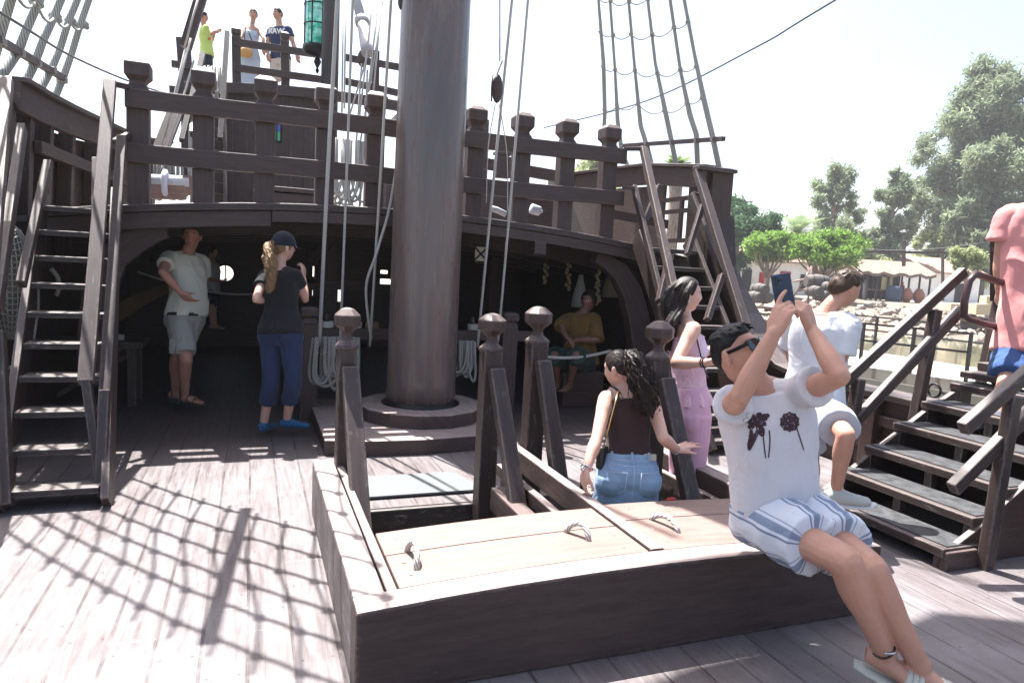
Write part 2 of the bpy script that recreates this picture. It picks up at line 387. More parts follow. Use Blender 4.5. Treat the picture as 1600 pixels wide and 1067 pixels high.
b = MB(); b.box((1.515, 3.35, HT-.12), (.05, 1.4, .08)); b.build('ledge_strip', M['coaming'], hb, .008)
b = MB(); b.box((1.60, 4.0, HT-.16), (.16, .1, .28)); b.build('corner_block', M['coaming'], hb, .008)
b = MB(); b.box((2.575, 3.47, HT-.14), (.045, 1.1, .07)); b.build('ledge_strip', M['coaming'], hb, .008)
def lid(x0, x1, y0, y1, name, seams, lab):
    t = empty(name, ((x0+x1)/2, (y0+y1)/2, .3), lab, 'boarded cover', 'boarded covers on the hatch')
    yy = [y0]+seams+[y1]
    b = MB()
    for a, c in zip(yy[:-1], yy[1:]):
        nx = 7; vs = []
        for i in range(nx):
            x = x0+(x1-x0)*i/(nx-1); z = ctop(x)-.006
            vs += [(x, a+.003, z-.04), (x, c-.003, z-.04), (x, c-.003, z), (x, a+.003, z)]
        fs = []; uvs = []; o = random.uniform(0, 9)
        for i in range(nx-1):
            for k in range(4):
                j = (k+1) % 4; fs.append((i*4+k, i*4+j, i*4+4+j, i*4+4+k)[::-1]); u0 = x0+(x1-x0)*i/(nx-1); u1 = x0+(x1-x0)*(i+1)/(nx-1)
                uvs.append([(u0, o+k*.4), (u0, o+k*.4+.3), (u1, o+k*.4+.3), (u1, o+k*.4)][::-1])
        fs += [(0, 1, 2, 3), (nx*4-1, nx*4-2, nx*4-3, nx*4-4)]; uvs += [[(0, 0), (.1, 0), (.1, .3), (0, .3)]]*2
        b.add(vs, fs, uvs)
    b.build('boards', M['lid'], t, .004)
    for x in (x0+.07, x1-.07):
        for y in (y0+.08, y0+.2, y1-.18, y1-.07):
            b = MB(); b.lathe([(.009, 0), (.009, .003), (.004, .005)], (x+random.uniform(-.02, .02), y+random.uniform(-.02, .02), ctop(x)-.008), 8)
            b.build('nail', M['plank_tan'], t)
    return t
L1 = lid(.512, 1.56, 2.338, 2.87, 'boarded_cover', [2.63], 'left brown boarded hatch lid with two rope loop handles')
L2 = lid(1.64, 2.6, 2.338, 2.9, 'boarded_cover', [2.68], 'right brown boarded hatch lid, beside the seated man, with one rope loop handle')
def loop(t, a, c, h):
    a, c = Vector(a), Vector(c); mid = (a+c)/2; pts = []
    for i in range(15):
        k = i/14; p = a.lerp(c, k); pts.append(p+Vector((0, 0, h*sin(pi*k)**.6))+Vector((.012*sin(pi*k), 0, 0)))
    MB().tube(pts, .0125, 10).build('rope_handle', M['rope'], t)
def lidp(u, v):
    p = PZ(u, v, HT+.02)
    for _ in range(4): p = PZ(u, v, ctop(p.x)-.01)
    return p
loop(L1, lidp(636, 862), lidp(651, 891), .075); loop(L1, lidp(884, 832), lidp(920, 846), .06); loop(L2, lidp(1016, 812), lidp(1060, 833), .045)

# companionway: top landing, grey mat, steps going down
for x0, x1, lab in ((.53, 1.37, 'left'), (1.69, 2.55, 'right')):
    t = empty('companion_steps', ((x0+x1)/2, 3.6, -.9), 'dark wooden steps going down into the %s half of the hatch' % lab, 'steps', 'steps into the hatch')
    for k in range(7):
        y = 3.92-.17*k; z = -.18*k-.18
        b = MB(); b.box(((x0+x1)/2, y, z), (x1-x0-.06, .2, .035)); b.build('tread', M['tread'], t, .005)
    for x in (x0, x1): b = MB(); b.beam((x, 4.02, -.12), (x, 2.8, -1.4), .04, .2); b.build('stringer', M['timber'], t)
b = MB(); p0, p1, p2, p3 = PZ(572, 746, .02), PZ(727, 741, .02), PZ(748, 763, .02), PZ(568, 771, .02)
b.prism([Vector((q.x, q.y, .012)) for q in ((.56, 4.62, 0) and Vector((.70, 4.62, 0)), Vector((1.37, 4.62, 0)), Vector((1.47, 4.20, 0)), Vector((.68, 4.20, 0)))][::-1], (0, 0, .012))
tag(b.build('floor_mat', M['grey_mat']), 'pale grey sheet laid at the top of the left hatch steps', 'mat')
b = MB(); b.box((1.03, 4.15, -.07), (1.0, .26, .13)); tag(b.build('sill_timber', M['tread'], None, .01), 'worn sill timber below the grey sheet at the head of the left hatch steps', 'timber')

def newel(x, y, ztop, w_, lab, zb=-.25, brace=True, bx=0, bend=None):
    t = empty('newel_post', (x, y, 0), lab, 'post', 'square posts round the hatch')
    h = w_/2*1.38; k = w_/2*1.41
    b = MB()
    b.box((x, y, (zb+ztop-.235)/2), (w_, w_, ztop-.235-zb))
    b.build('shaft', M['timber_worn'], t, .008)
    r45 = (cos(pi/4), sin(pi/4), 0)
    b = MB(); z = ztop
    b.lathe([(k*1.0, z-.235), (k*.98, z-.215), (k*.5, z-.185), (k*.42, z-.165), (k*.45, z-.14), (k*1.08, z-.10), (k*1.1, z-.045), (k*.55, z-.008), (k*.2, z)], (x, y, 0), 8, smooth=False, ref=(1, 0, 0))
    b.build('finial', M['timber'], t, .006)
    if brace:
        b = MB(); a, c = Vector((x+.012, y-w_/2-.02, ztop-.34)), Vector(bend)
        b.beam(a, c, .095, .07, (0, -1, .6)); b.build('brace', M['timber_worn'], t, .008)
    return t
newel(.51, 3.96, 1.23, .10, 'square knobbed post with leaning brace at the left edge of the hatch', bend=PX(566, 838, .535))
newel(1.385, 3.96, 1.22, .115, 'square knobbed post with brace, second from the left round the hatch', bend=PX(810, 802, 1.42))
newel(1.70, 3.98, 1.27, .115, 'tallest square post with knob and brace, third from the left round the hatch', bend=PX(874, 752, 1.735))
newel(2.29, 3.5, 1.235, .115, 'worn square post with knob and brace right of the girl in the brown top', bend=PX(1080, 786, 2.325))
b = MB(); q = PY(771, 797, 3.2)
b.box((1.40, 3.5, .12), (.10, .5, .14)); tag(b.build('post_block', M['timber'], None, .01), 'dark block at the foot of the post right of the open left hatch', 'block')
b = MB(); q = PX(770, 797, 1.40); b.ball((0, 0, 0), .02, 14, sc=(1, .18, 2.0)); o = b.build('green_tag', newmat('green plastic', (.02, .42, .22), .4))
o.location = (1.40, 3.24, .13); tag(o, 'small rounded green plastic tag on the block inside the hatch', 'tag')
b = MB(); q = PY(1048, 781, 3.0); b.ball(q, .022, 12, sc=(1.6, .5, .7)); tag(b.build('red_tag', newmat('red plastic', (.5, .02, .02), .4)), 'small red plastic piece at the hatch edge by the foot of the brace', 'tag')

# ---------------- mast and its steps
t = empty('main_mast', (1.46, 6.05, .2), 'thick glossy brown wooden main mast rising from a round step', 'mast')
b = MB(); b.tube([(1.455, 6.05, .2), (1.455, 6.05, .5), (1.46, 6.06, 3), (1.47, 6.08, 6), (1.48, 6.1, 13)], [.318, .312, .303, .285, .22], 48); b.build('pole', M['mast'], t)
b = MB(); b.lathe([(.36, .225), (.355, .245), (.325, .262), (.31, .28)], (1.455, 6.05, 0), 40); b.build('foot_ring', M['iron'], t)
t2 = empty('mast_step', (1.46, 6.0, 0), 'stepped brown timber platform round the foot of the mast', 'platform')
b = MB(); poly = [(.53, 5.26), (.85, 5.18), (1.3, 5.16), (1.75, 5.22), (2.1, 5.34), (2.25, 6.6), (.53, 6.9)]
b.prism([(x, y, .002) for x, y in poly], (0, 0, .12)); b.build('lower_slab', M['coaming'], t2, .008)
b = MB(); pr = [(.56, .12), (.56, .235), (.54, .24)]
poly = [(1.455+.57*cos(a), 6.03+.57*sin(a), .1225) for a in np.linspace(0, 2*pi, 15)[:-1]]
b.prism(poly, (0, 0, .115)); b.build('round_step', M['coaming'], t2, .008)
# yard with furled sail above: throws the broad shadow on the foredeck
t = empty('main_yard', (1.46, 5.6, 8.4), 'long wooden yard with a furled sail high on the mast', 'yard')
b = MB(); b.tube([(-4, 5.66, 10.35), (1.46, 5.66, 10.55), (7, 5.66, 10.35)], [.07, .14, .07], 12); b.build('spar', M['timber'], t)
b = MB(); pts = [(-3.6+.35*i, 5.68+.04*sin(i*1.7), 9.95+.03*sin(i*2.3)+.1*(1-((i-15)/15)**2)) for i in range(31)]
b.tube(pts, [.40+.06*sin(i*2.1) for i in range(31)], 14); b.build('furled_sail', cloth('sail canvas', (.6, .56, .48)), t)

# ---------------- quarter deck: slab, edge beam, knees
t = empty('quarter_deck', (XC, 6.4, 0), 'raised aft deck with a cambered edge beam over the shaded space', 'deck')
X0, X1 = -1.62, 4.5
def arch(zt, zb, y0, dy, x0=X0, x1=X1, n=17):
    X = np.linspace(x0, x1, n); vs = []
    for x in X: vs += [(x, y0, camber(x)+zb), (x, y0+dy, camber(x)+zb), (x, y0+dy, camber(x)+zt), (x, y0, camber(x)+zt)]
    fs = []; uvs = []; o = random.uniform(0, 9)
    for i in range(n-1):
        for k in range(4):
            j = (k+1) % 4; fs.append((i*4+k, i*4+j, i*4+4+j, i*4+4+k)[::-1])
            uvs.append([(X[i], o+k*.4), (X[i], o+k*.4+.15), (X[i+1], o+k*.4+.15), (X[i+1], o+k*.4)][::-1])
    fs += [(0, 1, 2, 3), (n*4-1, n*4-2, n*4-3, n*4-4)]; uvs += [[(0, 0), (.1, 0), (.1, .3), (0, .3)]]*2
    return MB().add(vs, fs, uvs)
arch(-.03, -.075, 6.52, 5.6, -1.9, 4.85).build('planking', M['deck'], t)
arch(.0, -.062, 6.37, .24).build('edge_plank', M['timber_worn'], t, .01)
arch(-.066, -.2, 6.41, .16, X0, .15, 9).build('edge_beam', M['timber'], t, .008)
arch(-.066, -.165, 6.385, .2, .155, X1, 11).build('edge_beam', M['timber'], t, .008)
for y in (7.6, 8.8, 10.0, 11.2): arch(-.078, -.24, y, .14, -1.8, 4.7).build('deck_beam', M['timber'], t)
b = MB(); b.box((2.70, 6.42, camber(2.7)-.22), (.13, .1, .13)); b.build('beam_end', M['timber'], t, .01)
# knees
def knee(pts, w_, h_, name='knee'): b = MB(); b.path(pts, w_, h_, (0, 1, 0)); b.build(name, M['timber'], t, .01)
kr = [PY(*q, 6.6) for q in ((928, 402), (945, 409), (965, 425), (983, 455), (995, 500), (1003, 560), (1010, 640))]
knee(kr, [.11, .16, .2, .24, .26, .26, .26], .14)
kl = [PY(*q, 6.6) for q in ((262, 362), (240, 366), (214, 376), (180, 400), (160, 440), (150, 520), (150, 600))]
knee(kl, [.1, .15, .2, .22, .25, .25, .25], .14)
for p_, q_ in ((PY(548, 340, 8.2), PY(486, 412, 8.4)), (PY(560, 445, 9), PY(480, 448, 9))): b = MB(); b.beam(p_, q_, .07, .09); b.build('brace', M['timber'], t)
for x, z0 in ((.95, 0), (3.2, 0)): b = MB(); b.box((x, 9.2, camber(x)/2-.12), (.14, .14, camber(x)-.26)); b.build('stanchion', M['timber'], t, .008)

# railing on the edge
t = empty('deck_railing', (XC, 6.47, 1.95), 'heavy timber railing of nine knobbed posts and two rails along the aft deck edge', 'railing')
for i in range(9):
    x = -.885+.4875*i+(.02 if i in (3,) else 0)
    if i == 4: x = 1.04
    if i == 5: x = 2.0
    if i > 5: x = 2.0+.488*(i-5)
    zt = 3.03; h = .088
    b = MB(); b.box((x, 6.50, (camber(x)+2.76)/2), (.165, .13, 2.76-camber(x)))
    b.lathe([(.117, 2.755), (.115, 2.79), (.085, 2.825), (.083, 2.845), (.133, 2.89), (.133, 2.985), (.085, 3.02), (.07, zt)], (x, 6.50, 0), 4, smooth=False)
    b.build('post', M['timber'], t, .007)
for zc, h_ in ((2.705, .15), (2.275, .15)):
    b = MB(); b.path([(x, 6.405, zc+.008*sin(x*2.1)) for x in np.linspace(-.97, 3.62, 12)], .055, h_); b.build('rail', M['timber'], t, .007)
# rope bundle lashed at the rail foot
def lash(u, v, y, s_=.05):
    b = MB(); c = PY(u, v, y)
    for k in range(6): b.tube([c+V((.0, 0, 0))+V((s_*cos(a)*1.3, .02*k-.05, s_*sin(a))) for a in np.linspace(0, 2*pi, 13)], .012, 6)
    return b

# ---------------- bulwarks
def mir(x, right): return x if right else 2*XC-x
for right in (True, False):
    lab = ('brown ship side on the right, sweeping down from the aft deck to the stairs' if right else 'brown ribbed ship side left of the aft deck, behind the left ladder')
    t = empty('bulwark', (mir(4.75, right), 6, 0), lab, 'ship side')
    m_ = M['hull'] if right else M['hull']
    xi, xo = mir(4.72, right), mir(4.9, right)
    prof = [(6.34, 2.68), (6.30, 2.2), (6.18, 1.62), (6.0, 1.38), (5.75, 1.13), (5.4, .84), (5.14, .69), (4.8, .63), (2, .62), (-3, .62), (-3, -1.4), (13, -1.4), (13, 3.6), (9.5, 3.05)]
    if not right: prof = [(6.34, 2.68), (6.30, 2.2), (6.18, 1.62), (6.0, 1.38), (5.75, 1.13), (5.4, .84), (5.14, .69), (4.8, .63), (2, .62), (-3, .62), (-3, -1.4), (13, -1.4), (13, 1.9), (6.34, 1.9)]
    else: prof = prof[:-2]+[(13, 1.7), (6.34, 1.7)]
    b = MB(); b.prism([(xo, y, z) for y, z in (prof if not right else prof[::-1])], (xi-xo, 0, 0)); b.build('side_planking', m_, t)
    sw = [(6.31, 2.2), (6.2, 1.64), (6.0, 1.40), (5.75, 1.15), (5.4, .86), (5.14, .71), (4.8, .65), (2, .64), (-3, .64)]
    b = MB(); b.path([((xi+xo)/2, y, z) for y, z in sw], .30, .05, (0, 0, 1)); b.build('cap_rail', M['timber_worn'], t, .008)
    for z in (.25, .45):
        b = MB(); b.box((mir(4.69, right), 1.2, z), (.05, 8.2, .08)); b.build('stringer', M['hull'], t, .008)
    for k in range(8):
        y = -2+1.0*k; b = MB(); b.box((mir(4.66, right), y, .3), (.10, .12, .6)); b.build('rib', M['hull'], t, .008)
    # aft, above the quarter deck
    if right:
        cap = [V(4.62, 6.32, 2.68), V(4.58, 7.5, 2.83), PY(906, 274, 9), PY(860, 283, 11.5)]
    else:
        cap = [PY(22, 128, 6.32), PY(60, 150, 6.7), PY(100, 170, 7.2), PY(150, 192, 8.1), PY(205, 216, 9.6), PY(260, 225, 11.5)]
    b = MB(); b.path([c-V(0, 0, .10) for c in cap], .09, .22); b.build('top_plank', m_, t, .01)
    b = MB(); b.path([c+V(0, 0, .025) for c in cap], .2, .035); b.build('cap_board', M['timber_worn'], t, .006)
    def at(k):
        k = k*(len(cap)-1); i = min(int(k), len(cap)-2); return cap[i].lerp(cap[i+1], k-i)
    if right:
        for a, c in ((.0, .10), (.24, 1.0)):
            pa, pc = at(a), at(c)
            b = MB(); b.prism([(pa.x, pa.y, pa.z-.21), (pc.x, pc.y, pc.z-.21), (pc.x, pc.y, 1.75), (pa.x, pa.y, 1.75)], (.05, 0, 0)); b.build('inner_planking', m_, t)
        pa, pc = at(.09), at(.25)
        for z in (2.40, 2.26, 1.92): b = MB(); b.beam((pa.x+.02, pa.y, z), (pc.x+.02, pc.y, z), .045, .05); b.build('port_frame', m_, t, .004)
        pm = at(.165); b = MB(); b.box((pm.x+.02, pm.y-.1, 2.15), (.04, .05, .5)); b.build('port_frame', m_, t, .004)
        b = MB(); b.box((4.76, 6.30, 2.08), (.27, .06, 1.24)); b.build('end_board', m_, t, .008)
        b = MB(); b.box((4.63, 6.25, 2.66), (.5, .12, .04)); b.build('end_cap', M['timber_worn'], t, .006)
        b = MB(); b.beam((3.5, 6.75, 2.16), (4.5, 6.9, 2.1), .05, .1); b.build('stringer', m_, t)
    else:
        for k in range(7):
            pa = at(k/6.5); b = MB(); b.beam((pa.x-.06, pa.y, pa.z-.15), (pa.x-.12, pa.y, 1.3), .12, .11, (0, 1, 0)); b.build('rib', m_, t, .006)
        for k, (a, c) in enumerate(((.03, .17), (.2, .32), (.36, .55), (.55, 1.0))):
            pa, pc = at(a), at(c); b = MB(); b.prism([(pa.x-.14, pa.y, pa.z-.2), (pc.x-.14, pc.y, pc.z-.2), (pc.x-.16, pc.y, 1.3), (pa.x-.16, pa.y, 1.3)], (-.04, 0, 0)); b.build('inner_planking', m_, t)
        a, c = at(.16), at(.8); b = MB(); b.beam((a.x+.02, a.y, 2.27), (c.x+.02, c.y, 2.27), .06, .1); b.build('stringer', M['hull'], t, .006)
# inner linings below the quarter deck and the after bulkhead with its openings
t = empty('after_bulkhead', (XC, 12, 0), 'dark plank wall with a round port at the far end of the covered space', 'bulkhead')
b = MB(); pc = PY(352, 427, 12); R_ = .13
sq = []
X_, Z_ = (-1.9, .95), (0, 1.95)
N = 32; vs = []; 
for k in range(N):
    a = 2*pi*k/N; vs.append((pc.x+R_*cos(a), 12, pc.z+R_*sin(a)))
for k in range(N):
    a = 2*pi*k/N; cx, cz = cos(a), sin(a); tt = min(((X_[1]-pc.x) if cx > 0 else (pc.x-X_[0]))/max(abs(cx), 1e-6), ((Z_[1]-pc.z) if cz > 0 else (pc.z-Z_[0]))/max(abs(cz), 1e-6))
    vs.append((pc.x+cx*tt, 12, pc.z+cz*tt))
b.add(vs, [(k, (k+1) % N, N+(k+1) % N, N+k) for k in range(N)])
for ccx, ccz in ((X_[0], 0), (X_[1], 0), (X_[0], 1.9), (X_[1], 1.9)):
    pass

def holes(b, x0, x1, z0, z1, y, hs, th=.05):
    X = sorted({x0, x1, *[h[0] for h in hs], *[h[1] for h in hs]}); Z = sorted({z0, z1, *[h[2] for h in hs], *[h[3] for h in hs]})
    for i in range(len(X)-1):
        for j in range(len(Z)-1):
            cx, cz = (X[i]+X[i+1])/2, (Z[j]+Z[j+1])/2
            if not any(h[0] < cx < h[1] and h[2] < cz < h[3] for h in hs): b.add([(X[i], y, Z[j]), (X[i+1], y, Z[j]), (X[i+1], y, Z[j+1]), (X[i], y, Z[j+1])], [(0, 1, 2, 3)])
HS = []
for u, v, w_, h_ in ((486, 424, .10, .17), (485, 456, .08, .12), (530, 462, .05, .2), (603, 440, .2, .09), (600, 425, .12, .06)):
    q = PY(u, v, 12); HS.append((q.x-w_/2, q.x+w_/2, q.z-h_/2, q.z+h_/2))
holes(b, .95, 4.9, 0, 1.95, 12, HS)
b.build('planking', M['timber'], t)
b = MB(); b.tube([(pc.x+(R_+.01)*cos(a), 11.97, pc.z+(R_+.01)*sin(a)) for a in np.linspace(0, 2*pi, 33)], .018, 6); b.build('port_rim', M['timber'], t)
b = MB(); b.box((pc.x, 12.0, pc.z), (.02, .02, .27)); b.build('port_bar', M['timber'], t)

# fife rail behind the mast
t = empty('fife_rail', (1.6, 6.62, 0), 'low timber rail on posts behind the mast with ropes made fast', 'rail')
b = MB(); b.box((1.6, 6.62, .80), (2.35, .09, .10)); b.build('rail', M['timber'], t, .008)
for x in (.5, 2.47):
    b = MB(); b.box((x, 6.55, .45), (.16, .13, .9)); b.lathe([(.115, .9), (.09, .93), (.085, .95), (.117, .97), (.117, 1.03), (.08, 1.05)], (x, 6.55, 0), 4, smooth=False); b.build('post', M['timber'], t, .008)
for x in (.66, .92, 1.06, 1.9, 2.1): b = MB(); b.lathe([(.012, .62), (.016, .75), (.022, .86), (.028, .93), (.02, .97), (.012, .985)], (x, 6.62, 0), 10); b.build('belaying_pin', M['timber'], t)
def pincoil(x, mat='rope', lab=''):
    b = MB()
    for k in range(4): b.tube([(x+.055*cos(a), 6.575+.05*sin(a), .87+.013*k) for a in np.linspace(0, 2*pi, 13)], .011, 6)
    tag(b.build('belayed_rope', M[mat]), lab, 'rope', 'turns of rope on the pins')
pincoil(.66, 'rope', 'small coil of pale rope on the leftmost pin of the rail behind the mast'); pincoil(.92, 'rope', 'small coil of pale rope on the second pin of the rail behind the mast'); pincoil(1.08, 'rope_tan', 'small coil of tan rope on the pin just left of the mast'); pincoil(2.1, 'rope', 'small coil of pale rope on the pin right of the mast')
def hank(c, w_, h_, n, mat, name, lab, r=.012, grp=None, dx=.5):
    b = MB(); c = Vector(c)
    for k in range(n):
        k_ = (k+.5)/n-.5; ww = w_*(.2+.25*random.random()); hh = h_*(.7+.3*random.random()); ph = random.uniform(-.3, .3); cx = c.x+k_*w_*.8
        pts = []
        for i in range(15):
            a = pi*i/14; pts.append(V(cx-cos(a)*ww*(.4+.6*sin(a*.5+.5))+dx*hh*sin(a)*.4*k_, c.y+.05*sin(k*2.3)-.03*sin(a), c.z-hh*sin(a)**.55))
        b.tube(pts, r, 6)
    return tag(b.build(name, M[mat]), lab, 'rope', grp)
hank((.72, 6.5, .78), .32, .50, 20, 'rope_shroud', 'rope_hank', 'large hank of pale rope hanging from the rail beside the woman in black', .017)
hank((1.96, 6.48, .76), .2, .42, 11, 'rope_shroud', 'rope_hank', 'hank of pale rope hanging from the rail just right of the mast', .014)

# ---------------- ladders up to the quarter deck
def ladder(side):
    R_ = side == 'right'
    if not R_: xl0, xr0, y0, xl1, xr1, y1 = -1.27, -.80, 4.42, -1.49, -1.05, 6.30
    else: xl0, xr0, y0, xl1, xr1, y1 = 3.72, 4.32, 4.75, 3.80, 4.40, 6.30
    zt = 1.85
    t = empty('deck_ladder', ((xl0+xr0)/2, y0, 0), ('steep worn ladder with handrails behind the girl in pink' if R_ else 'steep worn ladder with ten treads at the far left'), 'ladder', 'ladders up to the aft deck')
    P = lambda k, s: V((xl0 if s == 0 else xr0)*(1-k)+(xl1 if s == 0 else xr1)*k, y0*(1-k)+y1*k, zt*k)
    for s in (0, 1):
        b = MB(); a, c = P(-.0, s), P(1.03, s); dx = -.025 if s == 0 else .025
        b.beam(a+V(dx, 0, 0), c+V(dx, 0, 0), .045, .20, (0, -1, .5)); b.build('stringer', M['timber_worn'], t, .006)
    for k in range(10):
        kk = (k+.55)/10; a, c = P(kk, 0), P(kk, 1)
        b = MB(); m0 = (a+c)/2; b.box(m0+V(0, -.02, 0), ((c-a).length-.005, .19, .04)); b.build('tread', M['tread'], t, .007)
    if not R_:
        H = [((PY(172, 128, 6.25), PY(134, 598, 4.72)), .085, .06), ((PY(190, 215, 6.2), PY(160, 675, 4.68)), .065, .06), ((PY(8, 124, 5.75), PY(-18, 420, 4.45)), .09, .06), ((PY(-4, 330, 5.6), PY(-14, 560, 4.5)), .05, .08)]
        U = [((PY(75, 255, 6.0), PY(33, 445, 5.2)), .05, .07), ((PY(150, 250, 6.2), PY(150, 520, 5.35)), .05, .07), ((PY(134, 590, 4.75), PY(160, 775, 4.55)), .05, .08), ((PY(164, 610, 4.72), PY(157, 770, 4.5)), .055, .08), ((PY(35, 200, 6.2), PY(-5, 480, 4.9)), .05, .09), ((PY(0, 520, 4.9), PY(12, 790, 4.4)), .05, .09)]
    else:
        H = [((PY(1005, 232, 6.3), PY(1056, 470, 5.0)), .07, .06), ((PY(990, 292, 6.35), PY(1034, 470, 5.5)), .045, .07), ((PY(1090, 268, 6.25), PY(1180, 560, 4.9)), .09, .06), ((PY(1080, 305, 6.35), PY(1165, 520, 5.3)), .045, .08)]
        U = [((PY(1030, 290, 6.2), PY(1008, 345, 6.1)), .045, .06), ((PY(1098, 320, 6.1), PY(1074, 398, 5.9)), .05, .06), ((PY(1128, 430, 5.5), PY(1105, 500, 5.3)), .05, .07), ((PY(1047, 400, 5.5), PY(1030, 470, 5.3)), .05, .07), ((PY(1035, 475, 5.1), PY(1050, 640, 4.9)), .055, .08)]
    for (a, c), w_, h_ in H: b = MB(); b.beam(a, c, w_, h_, (0, -1, .6)); b.build('handrail', M['timber_worn'], t, .006)
    for (a, c), w_, h_ in U: b = MB(); b.beam(a, c, w_, h_, (0, -1, .4)); b.build('upright', M['timber_worn'], t, .006)
    if R_:
        for (p, q) in (((975, 233), (1008, 233)), ((972, 294), (992, 294)), ((1082, 302), (1098, 306))): b = MB(); b.beam(PY(*p, 6.38), PY(*q, 6.3), .05, .035); b.build('tie_bar', M['timber'], t, .005)
    else:
        for (p, q) in (((172, 130), (206, 138)), ((178, 222), (202, 210))): b = MB(); b.beam(PY(*p, 6.27), PY(*q, 6.42), .05, .04); b.build('tie_bar', M['timber'], t, .005)
    return t
ladder('left'); ladder('right')

# ---------------- gangway stairs on the right
t = empty('gangway_stairs', (4.1, 3.0, 0), 'broad worn brown steps with grey grip strips climbing over the ship side on the right', 'stairs')
SX = [3.50, 3.76, 4.01, 4.26, 4.51, 4.78]; SZ = [.12, .257, .407, .56, .708, .84]; YA, YB = 3.47, 2.50
for i, (x, z) in enumerate(zip(SX, SZ)):
    ya = YA if i else 3.5; yb = YB-(.04 if i == 0 else 0)
    b = MB(); b.box((x+.13, (ya+yb)/2, z-.025), (.28, ya-yb, .05)); b.build('tread', M['timber_worn'], t, .007)
    b = MB(); b.box((x+.145, (ya+yb)/2, z+.004), (.22, ya-yb-.03, .006)); b.build('grip_strip', M['grip'], t)
    if i:
        for yy in (ya-.03, (ya+yb)/2, yb+.03):
            b = MB(); b.box((x+.025, yy, (z+SZ[i-1])/2-.02), (.05, .05, z-SZ[i-1]-.06)); b.build('riser_post', M['timber_worn'], t, .004)
for yy in (3.46, 2.52):
    b = MB(); b.prism([(3.5, yy, .0), (4.95, yy, .0), (4.95, yy, .78), (4.78, yy, .78), (4.5, yy, .64), (4.25, yy, .49), (4.0, yy, .34), (3.76, yy, .19), (3.5, yy, .06)], (0, -.04, 0)); b.build('side_board', M['timber'], t, .005)
b = MB(); b.box((5.05, 2.98, .90), (.35, 1.0, .05)); b.box((5.2, 2.98, .96), (.3, 1.0, .06)); b.build('top_platform', M['timber_worn'], t, .008)
b = MB(); b.box((3.62, 2.47, .05), (.24, .06, .11)); b.build('end_block', M['timber'], t, .01)
def hr(p, q, y, name='handrail', w_=.055, h_=.075): b = MB(); a, c = PY(*p, y), PY(*q, y); b.beam(a, c, w_, h_, (0, 0, 1)); b.build(name, M['timber_worn'], t, .008)
hr((1300, 614), (1506, 424), 3.56); hr((1327, 668), (1501, 484), 3.52)
for p, q, y in (((1462, 484), (1428, 665), 3.54), ((1342, 592), (1318, 742), 3.54)):
    b = MB(); b.beam(PY(*p, y), PY(*q, y), .07, .07, (0, 1, 0)); b.build('rail_post', M['timber_worn'], t, .008)
hr((1504, 670), (1700, 500), 2.42); hr((1488, 764), (1700, 552), 2.44)
b = MB(); b.beam(PY(1584, 618, 2.42), PY(1538, 888, 2.42), .075, .06, (0, 1, 0)); b.build('rail_post', M['timber_worn'], t, .008)
# boarding on the right below the stairs' near side
b = MB(); b.box((4.66, 1.2, .29), (.04, 2.6, .56)); tag(b.build('side_lining', M['hull'], None, .004), 'dark red brown planks lining the ship side below the near handrail', 'planks')
# tubular bracket handrail at the gangway head
b = MB(); pts = [PY(u, v, 3.4) for u, v in ((1600, 447), (1560, 440), (1524, 428), (1514, 440), (1507, 470), (1506, 492), (1512, 498), (1535, 506), (1600, 520))]
b.tube(pts, .026, 12); tag(b.build('bracket_rail', newmat('dark red painted steel', (.05, .022, .022), .3)), 'bent dark red steel hand loop at the head of the gangway', 'handrail')
b = MB(); b.beam(PY(1556, 375, 3.9), PY(1556, 470, 3.9), .06, .06, (0, 1, 0)); b.beam(PY(1560, 470, 3.9), PY(1532, 600, 3.9), .06, .06, (0, 1, 0)); tag(b.build('gangway_post', M['timber_worn']), 'dark red brown post behind the man in the pink shirt', 'post')
b = MB(); c = PX(1460, 610, 4.82)
b.tube([c+V(0, .05*cos(a), .05*sin(a)) for a in np.linspace(0, 2*pi, 17)], .009, 6); b.tube([c+V(0, -.05, 0), c+V(0, -.16, -.03), c+V(0, -.2, -.06)], .009, 6)
tag(b.build('iron_ring', M['iron']), 'black iron mooring ring on the ship side behind the stairs', 'ring')
hank((3.75, 3.75, .38), .14, .22, 10, 'rope_shroud', 'rope_hank', 'grey hank of rope hanging behind the boy in white at the ship side', .016)

# ---------------- bench, hanging food, gear in the shade
t = empty('work_bench', (-1.3, 7.4, 0), 'dark wooden work bench in the shade behind the left ladder', 'bench')
bx = PY(225, 535, 7.5); b = MB(); b.box((bx.x-.45, 7.5, bx.z), (.95, .5, .05)); b.build('top', M['timber_worn'], t, .006)
for x in (bx.x-.08, bx.x-.85):
    for y in (7.32, 7.7): b = MB(); b.box((x, y, bx.z/2), (.07, .07, bx.z)); b.build('leg', M['timber_worn'], t, .005)
b = MB(); b.beam((bx.x-.1, 7.4, bx.z-.1), (bx.x-.7, 7.4, .1), .04, .06, (0, 1, 0)); b.build('brace', M['timber'], t)
b = MB(); b.tube([(bx.x-.35, 7.45, bx.z+.055), (bx.x-.16, 7.42, bx.z+.055)], .03, 10); tag(b.build('paper_roll', newmat('parchment', (.5, .48, .4), .8)), 'small pale paper roll on the dark bench', 'roll')
om = newmat('onion skin', (.50, .40, .24), .4); gm = cloth('sack cloth', (.30, .25, .17)); lm = cloth('linen bag', (.42, .42, .38))
